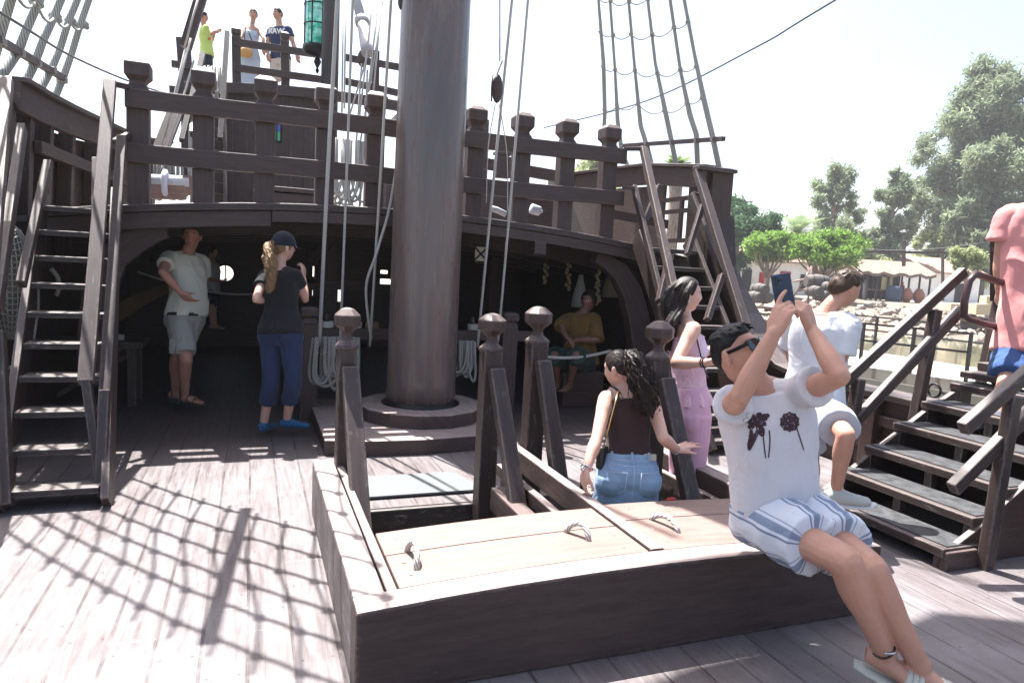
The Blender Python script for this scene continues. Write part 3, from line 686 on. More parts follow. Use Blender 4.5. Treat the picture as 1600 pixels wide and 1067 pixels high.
def string_of(u, v0, v1, y, n, r, lab):
    tt = empty('onion_string', PY(u, v0, y), lab, 'onions', 'strings of onions hanging under the deck')
    a, c = PY(u, v0, y), PY(u, v1, y); MB().tube([a+V(0, 0, .3), c], .006, 5).build('cord', M['rope_tan'], tt)
    b = MB()
    for i in range(n):
        p = a.lerp(c, i/n); b.ball(p+V(random.uniform(-1, 1)*r*1.1, random.uniform(-1, 1)*r, 0), r*random.uniform(.8, 1.1), 8)
    b.build('bulbs', om, tt)
string_of(887, 410, 455, 8, 14, .026, 'sagging string of onions in the middle of the three strings in the shade'); string_of(934, 425, 478, 7.6, 18, .024, 'long string of garlic beside the brown sack in the shade'); string_of(853, 415, 445, 8.2, 10, .024, 'short string of onions hanging leftmost in the shade')
b = MB(); c = PY(906, 460, 7.8); b.tube([c+V(0, 0, .25), c+V(0, 0, .2), c+V(0, 0, .1), c+V(0, 0, -.05), c+V(0, 0, -.16)], [.03, .035, .06, .095, .10], 12); tag(b.build('hanging_bag', lm), 'pale grey linen bag hanging in the shade between the onions', 'bag')
b = MB(); c = PY(955, 450, 7.8); b.tube([c+V(0, 0, .15), c+V(0, 0, .1), c+V(0, 0, 0), c+V(0, 0, -.12)], [.05, .08, .1, .11], 12); tag(b.build('hanging_sack', gm), 'small brown cloth sack hanging at the right of the garlic', 'sack')
b = MB(); c = PY(958, 575, 7.6); b.lathe([(.02, 0), (.16, .02), (.2, .12), (.17, .24), (.14, .26)], (c.x, c.y, .1), 20); tag(b.build('cooking_pot', M['iron']), 'round black iron pot beside the seated figure in the shade', 'pot')
b = MB(); c = PY(751, 397, 7.2); 
for d in ((.07, .07), (-.07, .07)): b.beam(c+V(-d[0], 0, -d[1]), c+V(d[0], 0, d[1]), .02, .02, (0, 1, 0))
b.box(c+V(0, 0, .09), (.16, .03, .02)); b.box(c+V(0, 0, -.09), (.16, .03, .02)); b.box(c, (.13, .012, .15), mi=1)
tag(b.build('hanging_lantern', [M['iron'], newmat('lantern pane', (.55, .5, .4), .2)]), 'small square lantern with crossed bars hanging just right of the mast in the shade', 'lantern')
b = MB()
for i in range(7): c = PY(905+8*i+random.uniform(-3, 3), 622+random.uniform(-3, 6), 7.6); b.ball((c.x, c.y, .06+.05*(i % 2)), .06, 7, sc=(1.2, 1, .8))
tag(b.build('firewood', M['plank_tan']), 'small heap of split firewood on the deck by the pot', 'firewood', kind='stuff')
# long oars / coils on the left inside wall
b = MB(); q0, q1 = PY(180, 490, 8.5), PY(262, 455, 8.8)
for k in range(7): b.tube([q0+V(0, 0, .03*k-.1), q0.lerp(q1, .5)+V(0, 0, -.03+.02*k), q1+V(0, 0, .015*k)], .02, 6)
tag(b.build('stowed_rope', M['rope_tan']), 'bundle of dull rope stowed against the left wall in the shade', 'rope')
b = MB(); a, c = PY(470, 450, 9.5), PY(215, 425, 8.6); b.tube([a.lerp(c, k)-V(0, 0, .16*sin(pi*k)) for k in np.linspace(0, 1, 12)], .012, 6); tag(b.build('slack_rope', M['rope']), 'slack pale rope crossing the shade behind the man in the shirt', 'rope')
b = MB(); a, c = PY(856, 558, 6.5), PY(955, 548, 6.4); b.tube([a.lerp(c, k)-V(0, 0, .035*sin(pi*k)) for k in np.linspace(0, 1, 12)], .016, 8); tag(b.build('barrier_rope', M['rope']), 'thick white barrier rope sagging behind the girl in the brown top', 'rope')
# net bundle hanging at far left
b = MB(); c = PY(12, 440, 5.9)
for k in range(16):
    a = pi*k/16; b.tube([c+V(.17*cos(tt)*cos(a), .14*cos(tt)*sin(a), .42*sin(tt)) for tt in np.linspace(-pi/2, pi/2*3, 25)], .005, 4)
for z in np.linspace(-.36, .36, 18):
    r_ = .17*sqrt(max(0, 1-(z/.42)**2)); b.tube([c+V(r_*cos(tt), r_*.85*sin(tt), z+.012*sin(7*tt)) for tt in np.linspace(0, 2*pi, 21)], .005, 4)
b.ball(c, .14, 14, sc=(1, .85, 2.7), mi=1)
tag(b.build('fishing_net', [M['rope_shroud'], cloth('net core', (.16, .15, .13))]), 'bundled grey fishing net hanging left of the left ladder', 'net')
for pts, y, r_, lab in ((((0, 572), (12, 576), (25, 570), (38, 555), (40, 520)), 5.5, .012, 'slack grey rope low at the far left edge'), (((60, 450), (60, 480), (57, 505), (53, 530)), 5.6, .008, 'thin cord end hanging behind the left ladder'), (((80, 420), (90, 432), (94, 448), (88, 462)), 6.2, .016, 'curled thick rope end behind the left ladder')):
    b = MB(); b.tube([PY(u, v, y) for u, v in pts], r_, 6); tag(b.build('hanging_rope', M['rope_shroud']), lab, 'rope')
# ================================================================== RIGGING
def knot(b, c, r): b.ball(c, r, 8, sc=(1.1, .9, 1)); b.ball(Vector(c)+V(r*.6, 0, -r*.5), r*.6, 6)
def shroud_set(name, lab, lines, rows, bar, rr, mat, top_ext, thick=None):
    t = empty(name, lines[0][-1], lab, 'shrouds')
    for L in lines:
        d = (L[0]-L[1]).normalized(); L2 = [L[0]+d*top_ext]+L
        rad = [rr]*len(L2)
        if thick:
            rad = [rr if i < len(L2)-thick[0] else rr*thick[1] for i in range(len(L2))]
        # a little slack and lashing
        pts = []; rd = []
        for i in range(len(L2)-1):
            m_ = 10 if i == 0 else 5
            for k in range(m_):
                pts.append(L2[i].lerp(L2[i+1], k/m_)+V(0, 0, 0)); rd.append(rad[i]*(1-k/m_)+rad[i+1]*k/m_)
        pts.append(L2[-1]); rd.append(rad[-1])
        b = MB(); b.tube(pts, rd, 8); b.build('shroud', M[mat], t)
    for row in rows:
        b = MB()
        for p, q in zip(row[:-1], row[1:]):
            sag = (q-p).length*.12
            b.tube([p.lerp(q, k)-V(0, 0, sag*4*k*(1-k)) for k in np.linspace(0, 1, 9)], rr*.36, 6)
        for p in row: knot(b, p, rr*1.6)
        b.build('ratline', M[mat], t)
    if bar:
        b = MB(); b.beam(bar[0], bar[1], bar[2], bar[2]); b.build('stretcher_bar', M['timber'], t, .004)
        for L in lines:
            b = MB()
            # lashing where each shroud crosses the bar
            best = min((((L[i].lerp(L[i+1], k)-bar[0].lerp(bar[1], j)).length, L[i].lerp(L[i+1], k)) for i in range(len(L)-1) for k in np.linspace(0, 1, 12) for j in np.linspace(0, 1, 30)), key=lambda q: q[0])
            if best[0] < .5:
                for k in range(3): b.tube([best[1]+V(rr*1.5*cos(a), rr*1.5*sin(a), .02*k-.02) for a in np.linspace(0, 2*pi, 9)], rr*.25, 5)
                b.build('lashing', M['rope_thin'], t)
    return t
def onx(u, v, x): return PX(u, v, x)
RX = lambda v: 4.98-.9*(262-v)/262*.35            # shrouds lean inboard going up
def R(u, v): return PX(u, v, RX(v))
rl = [[R(935, 0), R(943, 100), R(945, 175), R(943, 226)], [R(953, 0), R(961, 110), R(965, 190), R(972, 240), R(985, 268)],
      [R(982, 0), R(992, 110), R(1001, 197), R(1012, 232), R(1021, 268)], [R(1012, 0), R(1024, 100), R(1040, 177), R(1048, 215), R(1058, 265)],
      [R(1047, 0), R(1063, 110), R(1078, 180), R(1088, 210), R(1090, 262)], [R(1069, 0), R(1085, 85), R(1100, 157), R(1113, 212), R(1124, 264)]]
def rowpts(pts): return [R(*p) for p in pts]
rows = [rowpts(q) for q in ([(935, -3), (954, 1), (983, 2), (1012, -2), (1046, -18), (1066, -30)], [(938, 50), (958, 55), (986, 54), (1019, 54), (1053, 43), (1075, 35)],
        [(942, 104), (961, 109), (992, 110), (1027, 114), (1063, 109), (1088, 104)], [(944, 171), (964, 166), (997, 162), (1038, 173), (1073, 161), (1097, 153)])]
shroud_set('starboard_shrouds', 'rope ladder of six shrouds with knotted ratlines rising above the right ship side', rl, rows, (R(975, 228), R(1131, 217), .05), .02, 'rope_shroud', 9, (3, 1.55))
LX = lambda v: -2.02+.9*(157-v)/157*.35
def L(u, v): return PX(u, v, LX(v))
ll = [[L(17, 0), L(3, 45), L(-12, 100)], [L(62, 0), L(40, 50), L(28, 82), L(2, 120)], [L(97, -4), L(84, 28), L(67, 65), L(52, 105), L(34, 140)],
      [L(121, 0), L(108, 31), L(93, 79), L(78, 113), L(59, 148)], [L(140, -3), L(126, 37), L(112, 84), L(100, 118), L(83, 160)]]
rows = [[L(20, -20), L(56, 2), L(86, 26), L(110, 33), L(130, 38)], [L(30, -90), L(80, -70), L(112, -50), L(135, -42), L(153, -38)]]
shroud_set('port_shrouds', 'thick grey rope shrouds with a wooden bar lashed across at the top left', ll, rows, (L(-10, 58), L(100, 123), .06), .034, 'rope_grey', .5, (2, 1.1))
# unseen net added above the left deck, shaped to throw its grid shadow
SX_, SY_ = -SUNDIR.x/SUNDIR.z, -SUNDIR.y/SUNDIR.z
t = empty('shadow_net', (-1.3, 5.5, 5), 'unseen knotted rope net added above the left deck for its grid shadow', 'rigging')
cols = np.arange(-7, 6); zt0 = 4.3
def netp(i, j):
    # i along a ratline, j = row up
    sx, sy = -.29+.152*i+.03*sin(j*1.3), 3.50-.175*i-.29*j+.004*i*i
    z = 4.35+.16*j
    return V(sx-SX_*z, sy-SY_*z, z)
for i in cols:
    b = MB(); b.tube([netp(i, j) for j in (-3.3, -3, -2, -1, 0, 1, 2, 2.4)], .009, 6); b.build('shroud', M['rope_shroud'], t)
for j in range(-3, 3):
    b = MB(); pts = []
    for a, c in zip(cols[:-1], cols[1:]):
        p, q = netp(a, j), netp(c, j)
        b.tube([p.lerp(q, k)-V(0, 0, .05*4*k*(1-k)) for k in np.linspace(0, 1, 6)], .0125, 6)
    for a in cols: b.ball(netp(a, j), .033, 7)
    b.build('ratline', M['rope_shroud'], t)
def above(x, y, z): return V(x-SX_*z, y-SY_*z, z)
b = MB(); a, c = above(-.02, 4.22, 4.15), above(-.15, 2.72, 4.5); b.beam(a, c, .062, .062); tag(b.build('shadow_pole', M['timber']), 'unseen straight pole added above the left deck for its bar shadow', 'pole')  # out of view, added to throw the thick bar shadow on the planks
# running ropes from aloft down to the pin rail
def rope(pts, r, lab, mat='rope_thin', ext=1, y=None, grp='ropes hanging beside the mast'):
    if ext: d = (pts[0]-pts[1]).normalized(); pts = [pts[0]+d*6]+pts
    b = MB(); 
    # smooth
    P_ = []
    for i in range(len(pts)-1):
        p0 = pts[max(i-1, 0)]; p1 = pts[i]; p2 = pts[i+1]; p3 = pts[min(i+2, len(pts)-1)]
        m_ = 8
        for k in range(m_):
            s = k/m_; P_.append(.5*((2*p1)+(p2-p0)*s+(2*p0-5*p1+4*p2-p3)*s*s+(3*p1-p0-3*p2+p3)*s**3))
    P_.append(pts[-1]); b.tube(P_, r, 7); o = b.build('rope', M[mat]); tag(o, lab, 'rope', grp); return o
def RY(u, v): return PY(u, v, 6.22 if v < 400 else 6.22+.3*(v-400)/140)
rope([RY(527, 0), RY(511, 290), RY(499, 540)], .018, 'thick braided rope, leftmost of those hanging left of the mast', 'rope')
rope([RY(551, 0), RY(541, 290), RY(531, 545)], .012, 'pale rope second from the left, ending in a tan lashing behind the hatch post')
rope([RY(611, 0), RY(593, 300), RY(578, 541)], .013, 'taut pale rope midway between the woman in black and the mast', 'rope')
rope([RY(640, 60), RY(615, 290), RY(590, 390), RY(572, 450), RY(580, 530)], .013, 'slack pale rope curving close along the left of the mast')
rope([RY(800, 0), RY(765, 345), RY(746, 542)], .014, 'thicker pale rope just right of the mast', 'rope')
rope([RY(825, 0), RY(795, 345), RY(778, 535)], .013, 'outermost pale rope right of the mast', 'rope')
rope([PY(781, -5, 6.15), PY(781, 60, 6.15)], .007, 'thin line above the wooden block right of the mast', ext=1)
rope([PY(785, 95, 6.15), PY(776, 118, 6.15)], .008, 'short strop joining the thin line to the wooden block', ext=0)
rope([PY(774, 163, 6.15), PY(763, 230, 6.2), PY(760, 318, 6.25)], .005, 'thin line below the left edge of the wooden block', ext=0)
rope([PY(780, 163, 6.15), PY(792, 240, 6.3), PY(793, 330, 6.25)], .005, 'thin line below the right edge of the wooden block', ext=0)
b = MB(); c = PY(777, 139, 6.15); b.ball(c, .062, 14, sc=(.85, .5, 2.1)); b.tube([c+V(-.05, .0, .12), c+V(-.055, 0, 0), c+V(-.05, 0, -.12)], .008, 6); tag(b.build('rigging_block', M['timber']), 'dark wooden pulley block hanging right of the mast', 'block')
b = MB(); c = PY(628, 2, 6.1); b.ball(c, .06, 14, sc=(.6, .6, 1.3)); tag(b.build('rigging_block', M['timber']), 'dark wooden pulley block hanging high left of the mast', 'block')
rope([PY(625, 5, 6.1), PY(634, 40, 6.1), PY(640, 80, 6.0)], .005, 'short thin line under the block left of the mast', ext=0)
# long stays
rope([PY(0, 20, 5.5), PY(120, 92, 8), PY(232, 138, 10.5), PY(330, 165, 13)], .011, 'dark stay running down from the top left corner to the aft deck', 'wire', grp='long dark stays')
rope([PY(1306, 0, 6), PY(1180, 75, 7.5), PY(1010, 158, 10), PY(850, 200, 12.5)], .011, 'dark stay rising from the aft deck to the upper right', 'wire', grp='long dark stays')

# ================================================================== POOP
YP = 12.0
t = empty('poop_deck', (XC, YP, 1.9), 'small high deck with a dark plank front wall and rail at the stern', 'deck')
fl = 4.16
b = MB(); b.box((.05, 13.2, fl-.05), (2.1, 2.4, .1)); b.box((3.1, 13.2, fl-.05), (1.4, 2.4, .1)); b.build('planking', M['timber'], t)
b = MB(); b.path([(x, YP-.06, fl-.0-.03*(x-1.4)**2) for x in np.linspace(-1.0, 3.9, 11)], .1, .16); b.build('edge_beam', M['timber'], t, .01)
b = MB(); b.box((.12, YP+.05, 3.05), (1.9, .08, 2.15)); b.build('wall', M['timber'], t)
b = MB()
for k in range(9): b.box((-.78+.225*k, YP+.0, 3.05), (.03, .03, 2.1))
b.build('wall_battens', M['timber'], t)
b = MB(); b.box((3.2, YP+.05, 3.05), (1.5, .08, 2.15)); b.build('wall', M['timber'], t)
b = MB(); b.box((-1.0, YP+.9, 3.3), (.1, 1.9, 1.5)); b.build('side_board', M['timber'], t)
def pr(u, v, y=YP): return PY(u, v, y)
for (u0, v0, v1) in ((369, 47, 137), (445, 54, 143)):
    a, c = pr(u0, v0), pr(u0+1, v1); b = MB(); b.beam(c, a-V(0, 0, .1), .13, .1, (0, 1, 0)); b.lathe([(.095, -.14), (.06, -.1), (.10, -.06), (.10, .0), (.05, .03)], a, 4, smooth=False); b.build('rail_post', M['timber'], t, .006)
for p, q in (((366, 66), (512, 88)), ((366, 106), (512, 126)), ((538, 90), (632, 107)), ((538, 127), (632, 148))):
    b = MB(); b.beam(pr(*p, YP-.07), pr(*q, YP-.07), .05, .11); b.build('rail', M['timber'], t, .005)
for u0, v0, v1 in ((587, 80, 150),): a, c = pr(u0, v0), pr(u0-1, v1); b = MB(); b.beam(c, a, .12, .09, (0, 1, 0)); b.build('rail_post', M['timber'], t, .006)
b = MB(); a, c = pr(286, 60, YP+.3), pr(292, 140, YP+.3); b.beam(a, c, .2, .12, (0, 1, 0)); b.beam(pr(268, 100, YP+.2), pr(300, 104, YP+.2), .08, .1); b.beam(pr(265, 145, YP+.2), pr(330, 150, YP+.2), .1, .2); b.build('corner_timbers', M['timber'], t, .006)
# stained window
tw = empty('cabin_window', pr(432, 208, YP-.01), 'small cabin window with coloured glass in the dark stern wall', 'window')
c = pr(432, 208, YP-.0)
b = MB()
for d, s_ in ((V(-.075, 0, 0), (.02, .05, .3)), (V(.075, 0, 0), (.02, .05, .3)), (V(0, 0, .14), (.17, .05, .02)), (V(0, 0, -.14), (.17, .05, .02))): b.box(c+d, s_)
b.build('frame', M['iron'], tw)
gl = [newmat('glass '+n, c_, .2) for n, c_ in (('blue', (.02, .12, .7)), ('green', (.02, .5, .2)), ('amber', (.8, .4, .03)), ('white', (.7, .75, .75)))]
b = MB()
for i, (dx, dz, sx, sz, k) in enumerate(((-.045, .09, .04, .07, 2), (-.045, 0, .04, .09, 3), (-.045, -.09, .04, .07, 2), (.02, .08, .07, .1, 0), (.02, -.05, .07, .14, 1))): b.box(c+V(dx, .0, dz), (sx, .02, sz), mi=k)
b.build('panes', gl, tw)
# ladder to the poop
t = empty('poop_ladder', pr(330, 330, 11), 'narrow dark ladder with pale worn handrails up to the stern deck', 'ladder')
for s_ in (0, 1):
    a, c = pr(300+52*s_, 330, 10.9), pr(306+46*s_, 138, 11.8); b = MB(); b.beam(a, c, .05, .16, (0, -1, .4)); b.build('stringer', M['timber'], t)
for k in range(11):
    a, c = pr(301, 325-17*k, 10.95+.08*k), pr(350, 329-17*k, 10.95+.08*k); b = MB(); b.beam(a, c, .05, .16, (0, -.2, 1)); b.build('tread', M['timber_worn'], t)
for p, q in (((355, 52), (344, 218)), ((317, 85), (284, 220)), ((303, 150), (301, 210))): b = MB(); b.beam(pr(*p, 11.9), pr(*q, 11.0), .07, .1, (0, -1, .4)); b.build('handrail', M['tread'], t)
# mizzen mast, boom
t = empty('mizzen_mast', (1.07, 10.6, 1.9), 'dark mizzen mast standing at the front of the stern deck', 'mast')
b = MB(); a, c = pr(518, 0, 10.6), pr(518, 130, 10.6); b.tube([V(a.x, 10.6, 1.9), V(a.x, 10.6, 11)], [.13, .10], 20); b.build('pole', newmat('mizzen paint', (.035, .035, .05), .4), t)
b = MB(); b.tube([pr(566, 34, 10), pr(573, 76, 9.6), pr(574, 84, 9.55)], [.075, .085, .08], 12); b.tube([pr(565, 30, 10.02), pr(567, 38, 9.98)], .1, 12); b.tube([pr(540, -60, 11), pr(566, 34, 10)], [.05, .07], 10)
tag(b.build('lateen_spar', newmat('pale spar', (.35, .34, .36), .4)), 'pale slanting spar end with a dark collar among the aft ropes', 'spar')
b = MB(); b.ball(pr(566, 92, 10), .085, 12, sc=(.8, .6, 1.4)); tag(b.build('rigging_block', M['timber']), 'dark pulley block below the pale spar', 'block')
b = MB(); b.beam(pr(322, -30, 8.8), pr(290, 75, 8.8), .12, .1, (0, 1, 0)); tag(b.build('leeboard_spar', M['timber']), 'dark slotted timber leaning at the left of the stern deck', 'timber')
b = MB(); b.beam(pr(280, 160, 9.4), pr(251, 235, 9.0), .16, .1, (0, 1, 0)); tag(b.build('leaning_timber', M['timber']), 'dark timber leaning behind the railing at the left', 'timber')
for p, q, l_ in (((309, 0), (288, 75), 'a'), ((298, 60), (258, 215), 'b'), ((303, 95), (250, 278), 'c'), ((290, 75), (242, 280), 'd')):
    b = MB(); b.tube([PY(*p, 8.6), PY(*q, 8.6)], .011, 6); tag(b.build('rope', M['rope_thin']), {'a': 'thin pale rope beside the leaning timber at the top of the stern bunch', 'b': 'thin pale rope reaching highest past the boy in yellow', 'c': 'thin pale rope slanting down to the canvas roll, right of its pair', 'd': 'thin pale rope slanting down to the canvas roll, left of its pair'}[l_], 'rope', 'ropes at the left of the stern')
for k_, (p, q) in enumerate((((583, 0), (562, 180)), ((592, 0), (573, 160)), ((597, 0), (578, 200)), ((600, 0), (560, 240)), ((572, 95), (545, 185)), ((565, 100), (556, 235)), ((574, 110), (569, 250)), ((536, 0), (534, 205)), ((540, 0), (538, 170)))):
    b = MB(); b.tube([PY(*p, 9.6), PY(*q, 9.4)], .012, 6); tag(b.build('rope', M['rope_thin']), ('leftmost', 'second', 'third', 'fourth', 'fifth', 'sixth', 'seventh', 'eighth', 'rightmost')[[3, 5, 6, 7, 2, 4, 8, 0, 1][k_]]+' thin pale rope in the bunch between mizzen mast and main mast', 'rope', 'ropes between mizzen and main mast')
def hankP(u, v, y, w_, h_, n, name, lab, mat='rope'): return hank(PY(u, v, y), w_, h_, n, mat, name, lab, .016)
hankP(540, 218, 9.4, .42, 1.0, 16, 'rope_hank', 'large loose hank of white rope hanging behind the railing left of the mast')
hankP(266, 240, 9.0, .3, .55, 9, 'rope_hank', 'grey hank of rope hanging behind the left end of the railing', 'rope_grey')
hankP(334, 105, 11.7, .2, .5, 8, 'rope_hank', 'white hank of rope beside the boy in the yellow shirt')
# lashed white spar bundle seen through the rail at the left, canvas roll right of the mast
t = empty('swivel_gun', PY(265, 285, 8), 'pale roll lashed on a brown chock behind the left railing', 'roll')
b = MB(); b.tube([PY(232, 283, 8), PY(296, 286, 8)], .07, 12); b.build('roll', cloth('grey canvas', (.5, .52, .55)), t)
b = MB(); b.beam(PY(232, 298, 8), PY(290, 300, 8), .12, .16); b.beam(PY(294, 275, 8), PY(294, 305, 8), .1, .1, (0, 1, 0)); b.build('chock', M['plank_tan'], t)
b = MB(); c = PY(258, 286, 7.93)
b.tube([c+V(0, .09*cos(a), .11*sin(a)) for a in np.linspace(0, 2*pi, 13)], .03, 6); b.build('lashing', cloth('lash', (.55, .58, .65)), t)
b = MB(); b.tube([PY(768, 326, 7.4), PY(776, 328, 7.4), PY(790, 335, 7.4)], .035, 10); tag(b.build('canvas_roll', cloth('white canvas', (.33, .34, .36))), 'white canvas roll behind the railing right of the mast', 'roll')
b = MB(); b.tube([PY(830, 326, 7.4), PY(843, 330, 7.4)], [.06, .055], 12); b.tube([PY(843, 330, 7.4), PY(847, 331, 7.4)], .02, 10); tag(b.build('canvas_roll', cloth('white canvas b', (.36, .37, .4))), 'small white roll end behind the railing, second post right of the mast', 'roll')
b = MB(); b.box(PY(785, 262, 9.5), (.22, .15, .3)); b.box(PY(785, 254, 9.5)+V(0, 0, .12), (.25, .18, .04)); tag(b.build('chimney_box', M['timber'], None, .01), 'dark square timber head standing behind the railing right of the mast', 'timber')
b = MB(); b.beam(PY(735, 252, 10), PY(900, 281, 9.2), .1, .16); b.beam(PY(735, 285, 9), PY(960, 312, 8.4), .06, .04); tag(b.build('deck_timber', M['hull']), 'long brown timber behind the railing right of the mast', 'timber')
for x, y, z in ((1.75, 8.3, 2.35), (2.2, 8.6, 2.35), (2.9, 8.5, 2.3), (3.5, 8.6, 2.3)):
    pass
b = MB(); b.box((2.9, 9.4, 2.22), (2.6, .9, .62)); tag(b.build('deck_locker', M['timber'], None, .02), 'long dark locker on the aft deck behind the railing', 'locker')
b = MB(); b.beam((.0, 9.6, 2.35), (.95, 9.6, 2.35), .5, .06); b.beam((0, 9.6, 2.1), (.95, 9.6, 2.1), .46, .4); tag(b.build('deck_hatch', M['timber'], None, .01), 'dark low hatch box on the aft deck left of the mizzen mast', 'hatch')
# lantern
t = empty('stern_lantern', PY(496, 40, 11), 'tall stern lantern of green glass in a black iron cage', 'lantern')
c = PY(496, 30, 11); gr = newmat('green glass', (.03, .55, .36), .08); g_ = NT(gr); g_.b.inputs['Transmission Weight'].default_value = .45
n1 = g_.noise(g_.coord('Object', (1, 1, 1)), 9, 2); g_.col(g_.ramp(n1, [(.38, (.03, .50, .30)), (.60, (.55, .92, .82))]))
R0 = .178
b = MB(); b.lathe([(R0, -.38), (R0, .9)], c, 8, smooth=False, ref=(cos(.3), sin(.3), 0)); b.build('glass', gr, t)
b = MB()
for z in (-.42, -.10, .18, .46, .74): b.tube([c+V((R0+.012)*cos(a), (R0+.012)*sin(a), z) for a in np.linspace(0, 2*pi, 25)], .01, 5)
for k in range(8): a = pi*k/4+.3; b.tube([c+V((R0+.014)*cos(a), (R0+.014)*sin(a), z) for z in (-.45, .9)], .011, 5)
b.lathe([(R0+.03, -.40), (R0+.03, -.46), (R0-.02, -.52), (.05, -.54)], c, 16)
b.build('iron_cage', M['iron'], t)
b = MB(); c = PY(496, 98, 11); b.lathe([(.01, .16), (.03, .13), (.012, .1), (.05, .03), (.055, 0), (.015, -.08), (.03, -.12), (.01, -.16)], c, 10); b.tube([c+V(0, 0, .1), c+V(0, 0, .4)], .01, 5); b.build('finial', M['iron'], t)
# ================================================================== THE SHORE
def ground(name, poly, z, mat, lab=None):
    b = MB(); b.add([(x, y, z) for x, y in poly], [tuple(range(len(poly)))]); return tag(b.build(name, mat), kind='structure')
gm_ = newmat('dry ground', (.30, .25, .18), .95); t = NT(gm_); c = t.coord('Object'); a = t.noise(c, .35, 6, .65); d = t.noise(c, 4, 5, .7)
t.col(t.mix(d, t.ramp(a, [(.35, (.25, .20, .15)), (.6, (.19, .155, .105)), (.75, (.10, .11, .05))]), (.42, .37, .3))); t.bump(d, .6, .05)
wm_ = newmat('pond water', (.10, .105, .06), .08); t = NT(wm_); a = t.noise(t.coord('Object', (1, 1, 1)), 2.2, 4, .5, .4); t.bump(a, .12, .05); d = t.noise(t.coord('Object'), .5, 3); t.col(t.ramp(d, [(.4, (.085, .095, .055)), (.65, (.14, .13, .08))]))
qm = newmat('quay planks', (.4, .34, .28), .8); t = NT(qm); wv = t.n('TexWave'); wv.wave_type = 'BANDS'; wv.bands_direction = 'X'; wv.inputs['Scale'].default_value = 1.6; wv.inputs['Distortion'].default_value = .3
t.l(t.coord('Object'), wv.inputs['Vector']); a = t.noise(t.coord('Object'), 1.5, 5, .7); t.col(t.mix(t.ramp(wv.outputs['Fac'], [(.0, WH), (.10, BW)]), t.ramp(a, [(.35, (.30, .26, .21)), (.65, (.40, .35, .30))]), (.2, .16, .13)))
# shore ground all round to the horizon (below the water level near the ship)
b = MB(); b.add([(-900, -900, -1.6), (900, -900, -1.6), (900, 900, -1.6), (-900, 900, -1.6)], [(0, 1, 2, 3)]); tag(b.build('ground', gm_), kind='structure')
b = MB(); b.add([(-70, -60, -.95), (90, -60, -.95), (90, 70, -.95), (-70, 70, -.95)], [(0, 1, 2, 3)]); tag(b.build('water', wm_), kind='structure')
# a frame of the far shore: a = distance along the view, s = sideways pixel column
def G(u, d, z):
    r = ray(u, 450); h = V(r.x, r.y, 0); h = h/h.dot(V(CW.x, CW.y, 0).normalized()); return V(h.x*d, h.y*d, z)
# rocky bank
rk = newmat('bank rubble', (.42, .36, .29), .95); t = NT(rk); c = t.coord('Object'); vz = t.n('TexVoronoi'); vz.inputs['Scale'].default_value = 1.1; t.l(c, vz.inputs['Vector']); a = t.noise(c, 3, 6, .7)
t.col(t.mix(t.ramp(vz.outputs['Distance'], [(.25, BW), (.65, (.7,)*3)]), t.ramp(a, [(.3, (.17, .125, .09)), (.5, (.29, .235, .185)), (.75, (.38, .32, .26))]), (.16, .12, .09))); t.bump(t.math('ADD', t.math('MULTIPLY', vz.outputs['Distance'], -1), a), 1, .3)
b = MB(); U0, U1, NU, NV = 1040, 1900, 150, 16; vs = []
for j in range(NV):
    for i in range(NU):
        k = j/(NV-1); d = 33+24*k; z = -1.2+1.55*k**.75; p = G(U0+(U1-U0)*i/(NU-1), d, z)
        n_ = noise.noise(Vector((p.x*.55, p.y*.55, 0)))*.28+noise.noise(Vector((p.x*1.6, p.y*1.6, 3)))*.22
        p.z += n_*(1-k)*1.1+.05*n_; vs.append(p)
b.add(vs, [(j*NU+i, j*NU+i+1, (j+1)*NU+i+1, (j+1)*NU+i) for j in range(NV-1) for i in range(NU-1)], None, True); tag(b.build('bank', rk), kind='structure')
b = MB()
rs = random.Random(3)
for k in range(420):
    u, d = rs.uniform(1130, 1700), rs.uniform(33.5, 52); k_ = (d-33)/24; p = G(u, d, -1.15+1.55*k_**.75); r_ = rs.uniform(.12, .42)
    ax = Matrix.Rotation(rs.uniform(0, 6), 3, Vector((rs.random(), rs.random(), rs.random())).normalized()); b.ball(p, r_, 6, sc=(rs.uniform(.7, 1.4), 1, rs.uniform(.5, .9)), ax=tuple(ax.col[i] for i in range(3)))
for i in range(len(b.sm)): b.sm[i] = False
tag(b.build('rubble_stones', newmat('pale stones', (.30, .245, .195), .95)), 'pale rubble stones scattered over the pond bank', 'stones', kind='stuff')
vs = [G(900, 57, .36), G(2100, 57, .36), G(2100, 400, .36), G(900, 400, .36)]
b = MB(); b.add(vs, [(0, 1, 2, 3)]); tag(b.build('shore_ground', gm_), kind='structure')
